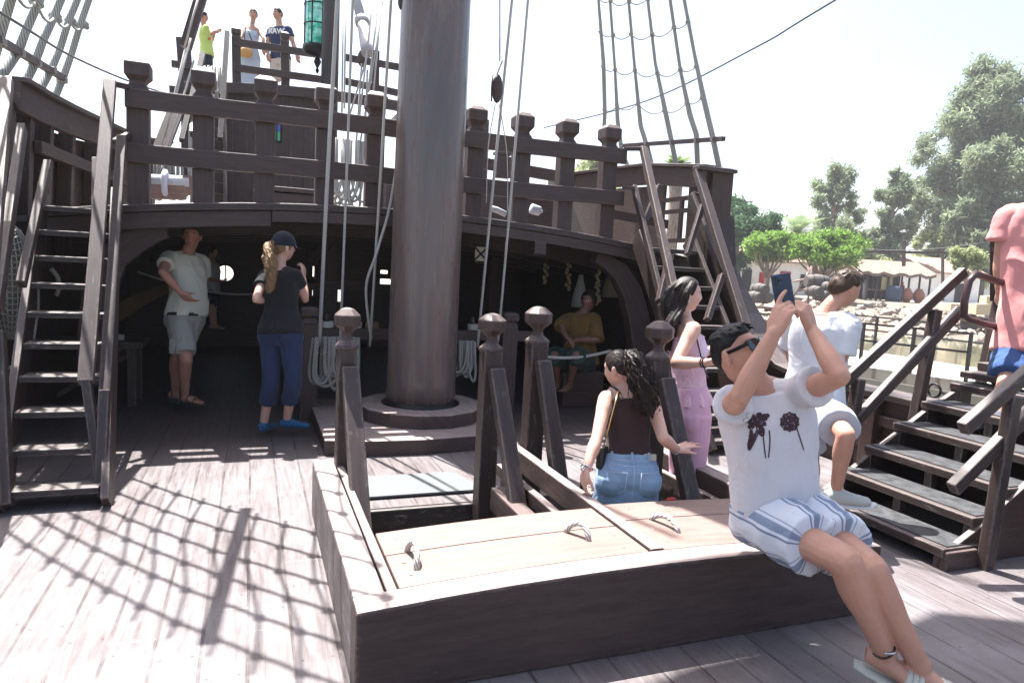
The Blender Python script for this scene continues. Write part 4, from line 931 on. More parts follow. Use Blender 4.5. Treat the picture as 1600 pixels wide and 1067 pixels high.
# quay and its two fences
_a, _b, _c, _d = G(1322, 16.7, -.4), G(1527, 14.5, -.4), G(1314, 21.5, -.4), G(1537, 17.4, -.4)
A0, A1, B0, B1 = _a.lerp(_b, -1.2), _a.lerp(_b, 2.6), _c.lerp(_d, -.9), _c.lerp(_d, 2.6)
b = MB(); b.prism([A0, A1, B1, B0], (0, 0, -.25)); tag(b.build('quay', qm), kind='structure')
b = MB(); b.prism([A0-V(0, 0, .26), A1-V(0, 0, .26), A1+V(-.3, .8, -.26), A0+V(-.3, .8, -.26)], (0, 0, -.6)); tag(b.build('quay_wall', newmat('quay timber', (.26, .24, .2), .9)), kind='structure')
fm = newmat('fence iron', (.03, .028, .03), .5, .5)
def fence(p0, p1, n, lab, h_=1.05):
    t = empty('quay_fence', p0, lab, 'fence', 'iron fences along the quay')
    for k in range(n): p = p0.lerp(p1, k/(n-1)); b = MB(); b.box(p+V(0, 0, h_/2), (.06, .06, h_)); b.build('post', fm, t)
    for z in (h_-.02, h_-.42): b = MB(); b.beam(p0+V(0, 0, z), p1+V(0, 0, z), .04, .045); b.build('rail', fm, t)
f0, f1 = _c.lerp(_d, -.5)-V(0, .1, 0), _c.lerp(_d, 1.9)-V(0, .1, 0); fence(f0, f1, 7, 'black iron fence on the far edge of the quay along the pond')
f0, f1 = _a.lerp(_b, -1.0)+V(0, .1, 0), _a.lerp(_b, 1.03)+V(0, .1, 0); fence(f0, f1, 6, 'nearer black iron fence on the quay behind the boy in white')
# buildings
wall_w = newmat('whitewash', (.78, .77, .74), .9); t = NT(wall_w); a = t.noise(t.coord('Object'), 1.2, 5, .7); t.col(t.ramp(a, [(.3, (.66, .64, .6)), (.6, (.80, .79, .77))]))
th = newmat('thatch', (.40, .30, .22), 1); t = NT(th); a = t.noise(t.coord('UV', (1, 14, 1)), 3, 6, .7); t.col(t.ramp(a, [(.3, (.13, .09, .065)), (.5, (.27, .20, .155)), (.75, (.38, .31, .255))])); t.bump(a, 1, .1)
tl = newmat('roof tiles', (.40, .24, .17), .9); t = NT(tl); wv = t.n('TexWave'); wv.inputs['Scale'].default_value = 1.6; t.l(t.coord('Object'), wv.inputs['Vector']); a = t.noise(t.coord('Object'), 2, 5); t.col(t.mix(t.math('MULTIPLY', wv.outputs['Fac'], .6), t.ramp(a, [(.3, (.32, .20, .145)), (.7, (.44, .32, .25))]), (.2, .12, .09))); t.bump(wv.outputs['Fac'], .8, .08)
dk = newmat('dark opening', (.02, .018, .016), .9)
GZ = .36
def gable(name, u0, u1, d, dep, eave, ridge, wm, rm, lab, wins=(), cat='building'):
    a, c = G(u0, d, GZ), G(u1, d, GZ); X = (c-a).normalized(); Y = V(0, 0, 1).cross(X); L_ = (c-a).length
    t = empty(name, (a+c)/2, lab, cat)
    b = MB(); b.box((a+c)/2+Y*dep/2+V(0, 0, eave/2), (L_, dep, eave), (X, Y, V(0, 0, 1))); b.build('wall', wm, t)
    o = .5; b = MB()
    f = [a-X*o-Y*o+V(0, 0, eave-.1), c+X*o-Y*o+V(0, 0, eave-.1), c+X*o+Y*dep/2+V(0, 0, ridge), a-X*o+Y*dep/2+V(0, 0, ridge)]
    g_ = [c+X*o+Y*(dep+o)+V(0, 0, eave-.1), a-X*o+Y*(dep+o)+V(0, 0, eave-.1), a-X*o+Y*dep/2+V(0, 0, ridge), c+X*o+Y*dep/2+V(0, 0, ridge)]
    uv4 = [(0, 0), (L_, 0), (L_, 4), (0, 4)]
    b.add(f+[p+V(0, 0, .15) for p in f], [(3, 2, 1, 0), (4, 5, 6, 7), (0, 1, 5, 4), (1, 2, 6, 5), (3, 0, 4, 7)], [uv4]*5)
    b.add(g_+[p+V(0, 0, .15) for p in g_], [(3, 2, 1, 0), (4, 5, 6, 7), (0, 1, 5, 4), (1, 2, 6, 5), (3, 0, 4, 7)], [uv4]*5); b.build('roof', rm, t)
    for uu, w_, h_, zz, mt in wins:
        p = G(uu, d, GZ)+V(0, 0, zz+h_/2)-Y*.03; b = MB(); b.box(p, (w_, .12, h_), (X, Y, V(0, 0, 1))); b.build('door' if zz == 0 else 'window', mt, t)
    return t, X, Y
red = newmat('red cloth', (.35, .02, .03), .8)
gable('white_house', 1128, 1335, 66, 6, 3.1, 4.2, wall_w, tl, 'long white house with dark doorways behind the round trees', [(1165, .9, 2.2, 0, dk), (1192, .9, 2.0, 0, red), (1225, 1.0, 2.2, 0, red), (1262, 1.6, 1.4, .6, dk)])
gable('white_house', 1340, 1530, 72, 9, 3.0, 4.6, wall_w, tl, 'white house with a long pale tiled roof behind the thatched market shed', [(1500, 1, 2, 0, dk)])
gable('white_house', 1400, 1480, 84, 6, 4.4, 5.4, wall_w, tl, 'farther tiled house whose ridge shows over the long roof', [])
# thatched market shed
t = empty('market_shed', G(1400, 60, GZ), 'open market shed with thatched roof on dark posts, stalls inside', 'shed')
a, c = G(1338, 59, 0), G(1452, 59, 0); X = (c-a).normalized(); Y = V(0, 0, 1).cross(X)
b = MB(); nn = 15; vs = []
for i in range(nn):
    p = a.lerp(c, i/(nn-1)); dz = .12*sin(i*1.9)
    for q, z in ((-Y*.8, 2.75+dz), (Y*2.2, 3.9), (Y*5, 2.8), (Y*5, 2.6), (Y*2.2, 3.6), (-Y*.8, 2.5+dz)): vs.append(p+q+V(0, 0, z))
fs = [(i*6+k, (i+1)*6+k, (i+1)*6+(k+1) % 6, i*6+(k+1) % 6) for i in range(nn-1) for k in range(6)]
uvs = [[(i*.5, k*2.), (i*.5+.5, k*2.), (i*.5+.5, k*2.+2), (i*.5, k*2.+2)] for i in range(nn-1) for k in range(6)]
b.add(vs, fs, uvs); b.build('thatched_roof', th, t)
for i in range(8):
    for q in (0, 4.3): b = MB(); b.tube([a.lerp(c, i/7)+Y*q+V(0, 0, GZ), a.lerp(c, i/7)+Y*q+V(0, 0, 3.0)], .09, 7); b.build('post', M['timber'], t)
b = MB(); b.box((a+c)/2+Y*4.6+V(0, 0, 1.7), ((c-a).length, .1, 2.6), (X, Y, V(0, 0, 1))); b.build('back_wall', dk, t)
b = MB(); b.box(a.lerp(c, .3)+Y*.3+V(0, 0, 1.3), (1.3, .5, .08), (X, Y, V(0, 0, 1))); b.box(a.lerp(c, .3)+Y*.3+V(0, 0, .8), (.1, .1, .9), (X, Y, V(0, 0, 1))); b.build('counter', M['plank_tan'], t)
cm = [cloth('striped cloth', (.55, .5, .3)), cloth('blue dye vat', (.05, .07, .12)), newmat('clay', (.30, .12, .08), .8)]
for k in range(5): b = MB(); p = a.lerp(c, .36+.03*k)+Y*.1; b.box(p+V(0, 0, 1.9), (.16, .05, 1.1), (X, Y, V(0, 0, 1))); tag(b.build('hanging_cloth', cm[0]), ('leftmost', 'second', 'middle', 'fourth', 'rightmost')[k]+' yellowish cloth strip hanging in the row at the market shed', 'cloth', 'cloth strips at the shed')
b = MB(); p = a.lerp(c, .47)-Y*.6; b.lathe([(.5, 0), (.62, .5), (.62, 1), (.55, 1.35)], p+V(0, 0, GZ), 16); tag(b.build('vat', cm[1]), 'dark blue vat standing in front of the market shed', 'vat')
for s_ in (.66, .82): b = MB(); p = a.lerp(c, s_)-Y*.5; b.lathe([(.2, 0), (.42, .35), (.48, .7), (.3, 1.05), (.22, 1.1), (.28, 1.2)], p+V(0, 0, GZ), 16); tag(b.build('clay_jar', cm[2]), '%s clay jar in front of the market shed' % ('left red brown' if s_ < .7 else 'right red brown'), 'jar')
for s_, col, lab in ((.2, (.2, .2, .25), 'small figure in grey under the left of the market shed'), (.72, (.5, .12, .08), 'small figure in red behind the clay jars')):
    p = a.lerp(c, s_)+Y*1+V(0, 0, GZ); b = MB(); b.tube([p+V(0, 0, .02), p+V(0, 0, .8), p+V(0, 0, .95), p+V(0, 0, 1.4), p+V(0, 0, 1.48), p+V(0, 0, 1.55), p+V(0, 0, 1.65), p+V(0, 0, 1.75)], [.12, .17, .15, .2, .06, .09, .1, .05], 10); tag(b.build('person', cloth('far '+lab[:12], col)), lab, 'person')
# barrels
bar = wood('barrel staves', (.05, .04, .035), (.10, .085, .075), (.2, .17, .15), .3, .7)
def barrel(p, axis, s_, lab):
    t = empty('barrel', p, lab, 'barrel', 'barrels on the shore')
    L_ = 1.0*s_; pr_ = [(.26*s_, -L_/2), (.31*s_, -L_/4), (.34*s_, 0), (.31*s_, L_/4), (.26*s_, L_/2)]
    b = MB(); b.lathe(pr_, p, 18, axis); b.build('staves', bar, t)
    b = MB()
    for h_ in (-.42, -.22, .22, .42): rr = (.27 if abs(h_) > .3 else .325)*s_; b.lathe([(rr, h_*L_-.025), (rr+.005, h_*L_), (rr, h_*L_+.025)], p, 18, axis)
    b.build('hoops', M['iron'], t)
ax = (-CW.x*.8+.3, -CW.y*.8, 0)
for u, v, d, l_ in ((1187, 399, 0, 'top barrel of the left pile of three'), (1179, 411, 0, 'lower left barrel of the left pile'), (1193, 412, 0, 'lower right barrel of the left pile'), (1272, 405, 0, 'pale barrel lying at the left of the right pile'), (1284, 412, 0, 'lower barrel at the right of the right pile'), (1291, 399, 0, 'upper barrel at the right of the right pile')):
    vv = v+45 if u < 1210 else v+42
    p = PD(u, vv+8, 43 if u < 1210 else 46); barrel(p, ax, 1.15, l_)
barrel(PD(1276, 440, 46.5), (CR.x, CR.y, 0), 1.5, 'dark long barrel lying across the top of the right pile'); 
b = MB(); b.box(PD(1185, 480, 43), (3.2, 1.2, .12)); tag(b.build('barrel_stand', M['plank_tan']), 'low plank stand under the left barrel pile', 'stand')
# tripod of poles
t = empty('pole_tripod', PD(1255, 470, 47), 'rough wooden lifting frame of lashed poles between the round trees', 'frame')
for p, q in (((1268, 418), (1236, 470)), ((1268, 416), (1262, 475)), ((1262, 416), (1275, 470)), ((1240, 440), (1272, 434)), ((1245, 455), (1270, 450))): b = MB(); b.tube([PD(*p, 47), PD(*q, 47)], .07, 7); b.build('pole', M['plank_tan'], t)
# handcart with crates at the right
t = empty('cart', PD(1540, 505, 38), 'dark loaded hand cart on the bank behind the hand loop', 'cart')
b = MB(); b.beam(PD(1500, 498, 38), PD(1560, 500, 38), .9, .2); b.build('bed', M['timber'], t)
for u in (1515, 1556): b = MB(); b.lathe([(.5, -.05), (.55, 0), (.5, .05)], PD(u, 505, 38), 18, (-CW.x, -CW.y, 0)); b.build('wheel', M['timber'], t)
for u, v, s_, l_ in ((1530, 486, .75, 'pale sack like crate at the top of the cart'), (1545, 472, .6, 'small pale crate behind on the cart'), (1562, 478, .6, 'pale crate at the right end of the cart')):
    b = MB(); b.box(PD(u, v-3, 38), (s_*1.1, s_, s_*.8), (CR, V(CW.x, CW.y, 0).normalized(), V(0, 0, 1))); tag(b.build('crate', newmat('pale wood '+str(u), (.55, .45, .28), .8), None, .03), l_, 'crate')
b = MB(); b.beam(PD(1482, 480, 45), PD(1510, 482, 45), .5, .5); tag(b.build('crate', newmat('tan box', (.5, .38, .25), .8)), 'tan box behind the iron fence left of the cart', 'crate')
# overhead pipe and pole, wires, street posts
t = empty('timber_gantry', G(1412, 55, GZ), 'dark horizontal beam on posts above the market roof', 'gantry')
b = MB(); b.beam(PD(1335, 393, 55), PD(1600, 397, 50), .12, .18); b.build('beam', M['timber'], t)
b = MB(); b.beam(PD(1412, 377, 54), PD(1412, 416, 54), .2, .2, (0, 1, 0)); b.build('post', M['timber'], t)
for u in (1473, 1590): b = MB(); b.beam(PD(u, 384, 54), PD(u, 470, 54), .16, .16, (0, 1, 0)); b.build('post', M['timber'], t)
for k, (p, q) in enumerate((((1335, 388), (1545, 378)), ((1480, 402), (1600, 400)), ((1480, 392), (1600, 391)))): b = MB(); a, c = PD(*p, 56), PD(*q, 50); b.tube([a.lerp(c, s_)-V(0, 0, .35*4*s_*(1-s_)) for s_ in np.linspace(0, 1, 10)], .03, 5); tag(b.build('cable', M['wire']), '%s slack cable strung over the market roofs' % ('highest', 'lowest', 'middle')[k], 'cable')

# ---------------- trees
def leafmat(name, a, b_, c_):
    m_ = newmat(name, a, .55, spec=.3); t = NT(m_); oi = t.n('NewGeometry'); r_ = oi.outputs['Random Per Island']
    t.col(t.ramp(r_, [(.0, a), (.5, b_), (1, c_)])); t.b.inputs['Subsurface Weight'].default_value = 0
    tr = t.n('BsdfTranslucent'); mx = t.n('MixShader'); mx.inputs[0].default_value = .38; tr.inputs[0].default_value = (*[min(1, q*1.6) for q in b_], 1)
    t.l(t.b.outputs[0], mx.inputs[1]); t.l(tr.outputs[0], mx.inputs[2]); out = [q for q in t.t.nodes if q.type == 'OUTPUT_MATERIAL'][0]; t.l(mx.outputs[0], out.inputs[0]); return m_
LM = {'bright': leafmat('bright leaves', (.07, .14, .02), (.13, .23, .035), (.22, .33, .06)), 'dark': leafmat('dark leaves', (.02, .05, .018), (.035, .085, .03), (.07, .14, .045)),
      'euc': leafmat('eucalyptus leaves', (.075, .10, .06), (.165, .205, .12), (.33, .37, .23)), 'palm': leafmat('palm leaves', (.10, .15, .07), (.20, .27, .13), (.34, .40, .22)), 'pale': leafmat('pale leaves', (.16, .20, .08), (.24, .28, .13), (.34, .36, .2))}
barkm = newmat('bark', (.20, .14, .11), .9); bt = NT(barkm); bt.col(bt.ramp(bt.noise(bt.coord('UV', (1, 6, 1)), 3, 5), [(.35, (.14, .10, .08)), (.65, (.34, .25, .20))]))
def leaves(rng, clumps, n, size, drop=0, flat=.7):
    """leaf quads scattered through ellipsoid clumps (centre, radius xyz)"""
    vol = np.array([c[1][0]*c[1][1]*c[1][2] for c in clumps])**.75; cnt = (n*vol/vol.sum()).astype(int)+1
    Vs = []; 
    for (c, r), k in zip(clumps, cnt):
        d = rng.normal(size=(k, 3)); d /= np.linalg.norm(d, axis=1)[:, None]; rad = rng.random((k, 1))**.5
        p = np.array(c)+d*rad*np.array(r)*(1+.32*rng.normal(size=(k, 1)))
        nrm = rng.normal(size=(k, 3)); nrm[:, 2] += flat; nrm /= np.linalg.norm(nrm, axis=1)[:, None]
        ref = rng.normal(size=(k, 3)); ref[:, 2] -= drop; a = np.cross(nrm, ref); a /= np.linalg.norm(a, axis=1)[:, None]; bb = np.cross(nrm, a)
        s = size*(.6+.8*rng.random((k, 1))); L_ = bb*s*(1+drop*.8); W_ = a*s*.42
        q = np.stack([p-L_, p+W_, p+L_, p-W_], 1); Vs.append(q)
    return np.concatenate(Vs).reshape(-1, 3)
def leafobj(name, v, mat, parent):
    n = len(v)//4; me = bpy.data.meshes.new(name); me.vertices.add(len(v)); me.vertices.foreach_set('co', v.astype(np.float32).ravel())
    me.loops.add(len(v)); me.loops.foreach_set('vertex_index', np.arange(len(v), dtype=np.int32)); me.polygons.add(n)
    me.polygons.foreach_set('loop_start', np.arange(0, len(v), 4, dtype=np.int32)); me.polygons.foreach_set('loop_total', np.full(n, 4, dtype=np.int32))
    me.materials.append(mat); me.update(calc_edges=True); return link_mesh(name, me, parent)
def tree(name, u, vtop, vbot, d, wpx, kind, n, size, lab, style, seed, cat='tree', grp=None):
    rng = np.random.default_rng(seed); rr = random.Random(seed)
    base = PD(u, 450, d); base.z = GZ-.05; top = PD(u, vtop, d).z; W = wpx*d/F/2; zb = PD(u, vbot, d).z
    t = empty(name, base, lab, cat, grp); H = top-base.z
    cl = []; b = MB()
    if style == 'round':
        ct = Vector((base.x, base.y, (top+zb)/2)); hz = (top-zb)/2
        b.tube([base, base+V(.1, 0, H*.25), V(base.x, base.y, zb+hz*.3)], [.28, .2, .12], 8)
        for k in range(34):
            a = rr.uniform(0, 2*pi); r_ = rr.random()**.6*.82; zz = rr.uniform(-.6, .8)*sqrt(max(0, 1-r_*r_))
            c = ct+V(W*r_*cos(a), W*r_*sin(a), hz*zz); s_ = rr.uniform(.2, .34)*W; cl.append((c, (s_, s_, s_*.62)))
            if k % 3 == 0: b.tube([base+V(.1, 0, H*.25), base.lerp(c, .6)+V(0, 0, .3), c], [.12, .07, .03], 6)
    elif style == 'euc':
        tips = []
        trunk = [base, base+V(W*.05, 0, H*.3), base+V(-W*.08, 0, H*.6), base+V(.0, 0, H*.92)]; b.tube(trunk, [H*.022, H*.016, H*.01, .03], 8)
        for k in range(62 if wpx > 200 else 34):
            f = rr.uniform(.22, 1.05); q = trunk[0].lerp(trunk[3], f*.85); a = rr.uniform(0, 2*pi)
            sp = W*(.95*(sin(pi*min(1, (f*.85+.12)))**.6))*rr.uniform(.45, 1); e = q+V(cos(a)*sp, sin(a)*sp, H*rr.uniform(.04, .16))
            if e.z > top: e.z = top-.3
            b.tube([q, q.lerp(e, .5)+V(0, 0, -H*.01), e], [H*.008, H*.005, .02], 6)
            for m_ in range(7 if wpx > 200 else 4):
                s_ = (rr.uniform(.06, .15) if wpx > 200 else rr.uniform(.11, .24))*W; cl.append((e.lerp(q, rr.uniform(-.05, .6))+V(rr.uniform(-1, 1)*s_, rr.uniform(-1, 1)*s_, rr.uniform(-1, .6)*s_), (s_, s_, s_*rr.uniform(.7, 1.2))))
    elif style == 'bush':
        b.tube([base, base+V(0, 0, H*.5)], [.1, .05], 6)
        for k in range(20):
            s_ = rr.uniform(.2, .35)*W; a = rr.uniform(0, 6.3); r_ = W*rr.random()**.5*.75; zz = rr.uniform(zb, top-s_); cl.append((V(base.x+r_*cos(a), base.y+r_*sin(a), zz), (s_, s_, s_)))
    b.build('trunk', barkm, t)
    if kind == 'palm':
        pass
    leafobj('crown', leaves(rng, cl, n, size, drop=.8 if style == 'euc' else .2), LM[kind], t)
    return t
tree('round_tree', 1196, 354, 424, 56, 92, 'bright', 16000, .14, 'bright green round clipped tree left of its twin by the white house', 'round', 1)
tree('round_tree', 1280, 356, 430, 54, 122, 'bright', 21000, .14, 'wider bright green clipped tree above the pole frame', 'round', 2)
tree('round_tree', 1150, 300, 440, 62, 110, 'dark', 24000, .17, 'tall dark green dense tree rising beside the ship side', 'round', 3)
tree('eucalyptus', 1292, 246, 425, 75, 96, 'euc', 24000, .17, 'slender grey green eucalyptus behind the palm', 'euc', 4)
tree('eucalyptus', 1384, 258, 430, 75, 70, 'euc', 20000, .17, 'narrow eucalyptus standing alone between its neighbours', 'euc', 15)
tree('eucalyptus', 1528, 84, 425, 80, 250, 'euc', 125000, .19, 'huge spreading eucalyptus with reddish limbs at the right', 'euc', 11)
tree('eucalyptus', 1600, 140, 420, 88, 150, 'euc', 50000, .2, 'eucalyptus half behind the man in the pink shirt', 'euc', 12)
tree('eucalyptus', 1506, 300, 425, 76, 100, 'euc', 16000, .3, 'lower eucalyptus under the huge one', 'euc', 8)
tree('broad_tree', 1450, 352, 420, 78, 66, 'pale', 8000, .25, 'pale scrubby tree with bare twigs left of the huge eucalyptus', 'bush', 9)
tree('broad_tree', 1352, 388, 430, 74, 80, 'pale', 7000, .22, 'low yellowish tree behind the tiled roof', 'bush', 10)
tree('shrub', 1507, 384, 440, 47, 52, 'pale', 6000, .12, 'small pale green shrub behind the bracket rail', 'bush', 13)
tree('broad_tree', 915, 248, 300, 60, 90, 'pale', 9000, .22, 'pale tree top showing over the ship side right of the mast', 'bush', 14)
for k in range(16):
    u = 1100+k*42; tree('broad_tree', u, 372+(k*37 % 22), 440, 98+(k*13 % 9), 90, ('euc', 'pale', 'dark')[k % 3], 3500, .35, ('first', 'second', 'third', 'fourth', 'fifth', 'sixth', 'seventh', 'eighth', 'ninth', 'tenth', 'eleventh', 'twelfth', 'thirteenth', 'fourteenth', 'fifteenth', 'last')[k]+' from the left in the distant line of trees behind the houses', 'bush', 40+k, grp='distant line of trees')
def palm(u, vc, d, R_, lab, seed, n=34, vt=None):
    rr = random.Random(seed); c = PD(u, vc, d); t = empty('palm_tree', (c.x, c.y, GZ), lab, 'palm tree')
    b = MB(); b.tube([V(c.x, c.y, GZ), V(c.x, c.y, c.z*.6), c], [.3, .25, .32], 10); b.build('trunk', barkm, t)
    vs = []
    for k in range(n):
        a = 2*pi*k/n*3.1; el = rr.uniform(-.15, 1.4); L_ = R_*rr.uniform(.8, 1.05); h_ = V(cos(a), sin(a), 0)
        P_ = [c+h_*(L_*s*cos(el*(1-.35*s)))+V(0, 0, L_*s*sin(el)-L_*.42*s*s) for s in np.linspace(0, 1, 12)]
        for i in range(1, 12):
            d_ = (P_[i]-P_[i-1]).normalized(); sd = d_.cross(V(0, 0, 1)).normalized()
            for f in (0, .5):
                q = P_[i-1].lerp(P_[i], f); w_ = L_*.2*sin(pi*min(.97, (i+f)/12.5+.08))
                for s_ in (-1, 1): e = q+sd*(s_*w_)+d_*w_*.9-V(0, 0, w_*.25); n_ = d_*.045; vs += [q-n_, q+n_, e+n_*.4, e-n_*.4]
    leafobj('crown', np.array([tuple(q) for q in vs]), LM['palm'], t)
palm(1246, 362, 68, 3.6, 'pale feathery palm behind the round trees', 1); palm(1058, 262, 30, .95, 'bright palm top showing over the right ship side', 2, 22)
# haze-free far hill line
b = MB(); vs = []
for i in range(60):
    a = -.6+2.6*i/59; r_ = 420; h_ = 5+3*noise.noise(Vector((i*.21, 0, 0))); vs += [(r_*sin(a), r_*cos(a), -2), (r_*sin(a), r_*cos(a), h_)]
b.add(vs, [(2*i, 2*i+1, 2*i+3, 2*i+2) for i in range(59)], None, True); tag(b.build('hills', newmat('far hills', (.16, .18, .12), 1)), kind='structure')

hz = bpy.data.materials.new('haze'); hz.use_nodes = True; hn = hz.node_tree; hn.nodes.remove(hn.nodes['Principled BSDF']); pv = hn.nodes.new('ShaderNodeVolumePrincipled')
pv.inputs['Color'].default_value = (.93, .95, 1, 1); pv.inputs['Density'].default_value = .0007; pv.inputs['Anisotropy'].default_value = .3
hn.links.new(pv.outputs[0], [q for q in hn.nodes if q.type == 'OUTPUT_MATERIAL'][0].inputs['Volume'])
b = MB(); b.box((0, 0, 19), (1840, 1840, 46)); tag(b.build('haze', hz), kind='stuff')  # added volume: lens veil that lifts the shadows, fading far trees too
# ================================================================== PEOPLE
CRh = V(CR.x, CR.y, 0).normalized(); CWh = V(CW.x, CW.y, 0).normalized(); UZ = V(0, 0, 1)
def VC(r_, f, u=0): return (CRh*r_+CWh*f+UZ*u).normalized()
def crspline(pts, rad, m_=5):
    P_, R_ = [], []
    for i in range(len(pts)-1):
        p0 = pts[max(i-1, 0)]; p1 = pts[i]; p2 = pts[i+1]; p3 = pts[min(i+2, len(pts)-1)]
        for k in range(m_):
            s = k/m_; P_.append(.5*((2*p1)+(p2-p0)*s+(2*p0-5*p1+4*p2-p3)*s*s+(3*p1-p0-3*p2+p3)*s**3))
            e = s*s*(3-2*s); a, c = rad[i], rad[i+1]
            R_.append(tuple(a[q]*(1-e)+c[q]*e for q in (0, 1)) if isinstance(a, tuple) else a*(1-e)+c*e)
    P_.append(pts[-1]); R_.append(rad[-1]); return P_, R_
def capsule(b, pts, rad, n=14, m_=4, ref=None):
    P_, R_ = crspline([Vector(p) for p in pts], rad, m_)
    # rounded ends
    def g(v): return v if isinstance(v, tuple) else (v, v)
    d0 = (P_[0]-P_[1]).normalized(); d1 = (P_[-1]-P_[-2]).normalized(); r0, r1 = g(R_[0]), g(R_[-1]); q0, q1 = min(r0), min(r1)
    P_ = [P_[0]+d0*q0*.9, P_[0]+d0*q0*.6]+P_+[P_[-1]+d1*q1*.6, P_[-1]+d1*q1*.9]
    R_ = [tuple(k*.35 for k in r0), tuple(k*.78 for k in r0)]+[g(r) for r in R_]+[tuple(k*.78 for k in r1), tuple(k*.35 for k in r1)]
    b.tube(P_, R_, n, ref=ref)
def remesh(b, voxel, smooth=3, name='m'):
    me = bpy.data.meshes.new(name); me.from_pydata(b.v, [], b.f); o = bpy.data.objects.new(name, me); COL.objects.link(o)
    r = o.modifiers.new('r', 'REMESH'); r.mode = 'VOXEL'; r.voxel_size = voxel; r.use_smooth_shade = True
    if smooth: q = o.modifiers.new('s', 'SMOOTH'); q.factor = .5; q.iterations = smooth
    dg = bpy.context.evaluated_depsgraph_get(); dg.update(); out = bpy.data.meshes.new_from_object(o.evaluated_get(dg), depsgraph=dg)
    bpy.data.objects.remove(o); bpy.data.meshes.remove(me); out.name = name; return out
def wrinkle(me, amp, fr, stretch=(1, 1, .5), seed=0):
    n = len(me.vertices); co_ = np.empty(n*3, np.float32); me.vertices.foreach_get('co', co_); co_ = co_.reshape(-1, 3)
    no = np.empty(n*3, np.float32); me.vertices.foreach_get('normal', no); no = no.reshape(-1, 3); st = Vector(stretch)
    for i in range(n):
        p = Vector(co_[i]); q = Vector((p.x*st.x, p.y*st.y, p.z*st.z))*fr+Vector((seed, seed*2, 0)); q += noise.noise_vector(p*2.2)*.8
        v = 1-abs(noise.noise(q))*2.2+.4*noise.noise(q*2.3); co_[i] += no[i]*amp*max(v, -.3)
    me.vertices.foreach_set('co', co_.ravel()); me.update()
def solve(S_, u, v, L_, near=True):
    """point on the photo ray (u,v) at bone length L_ from joint S_"""
    r = ray(u, v); o = CPOS-S_; a = r.dot(r); bb = 2*o.dot(r); cc = o.dot(o)-L_*L_; D = bb*bb-4*a*cc
    if D <= 0: t = -bb/(2*a); p = CPOS+r*t; return S_+(p-S_).normalized()*L_
    t = (-bb-sqrt(D))/(2*a) if near else (-bb+sqrt(D))/(2*a); return CPOS+r*t
TM = [(-.20, .115, .085, 0), (-.08, .158, .108, -.006), (.05, .165, .115, -.006), (.22, .155, .108, .004), (.42, .143, .102, .01), (.62, .155, .112, .012), (.80, .168, .115, .008), (.92, .165, .10, 0), (1.0, .13, .082, -.004), (1.08, .072, .066, 0)]
TF = [(-.20, .120, .09, 0), (-.08, .168, .112, -.01), (.05, .172, .118, -.012), (.20, .152, .10, 0), (.40, .118, .086, .008), (.58, .125, .094, .01), (.76, .140, .104, .008), (.90, .142, .088, 0), (1.0, .112, .072, -.004), (1.08, .056, .056, 0)]
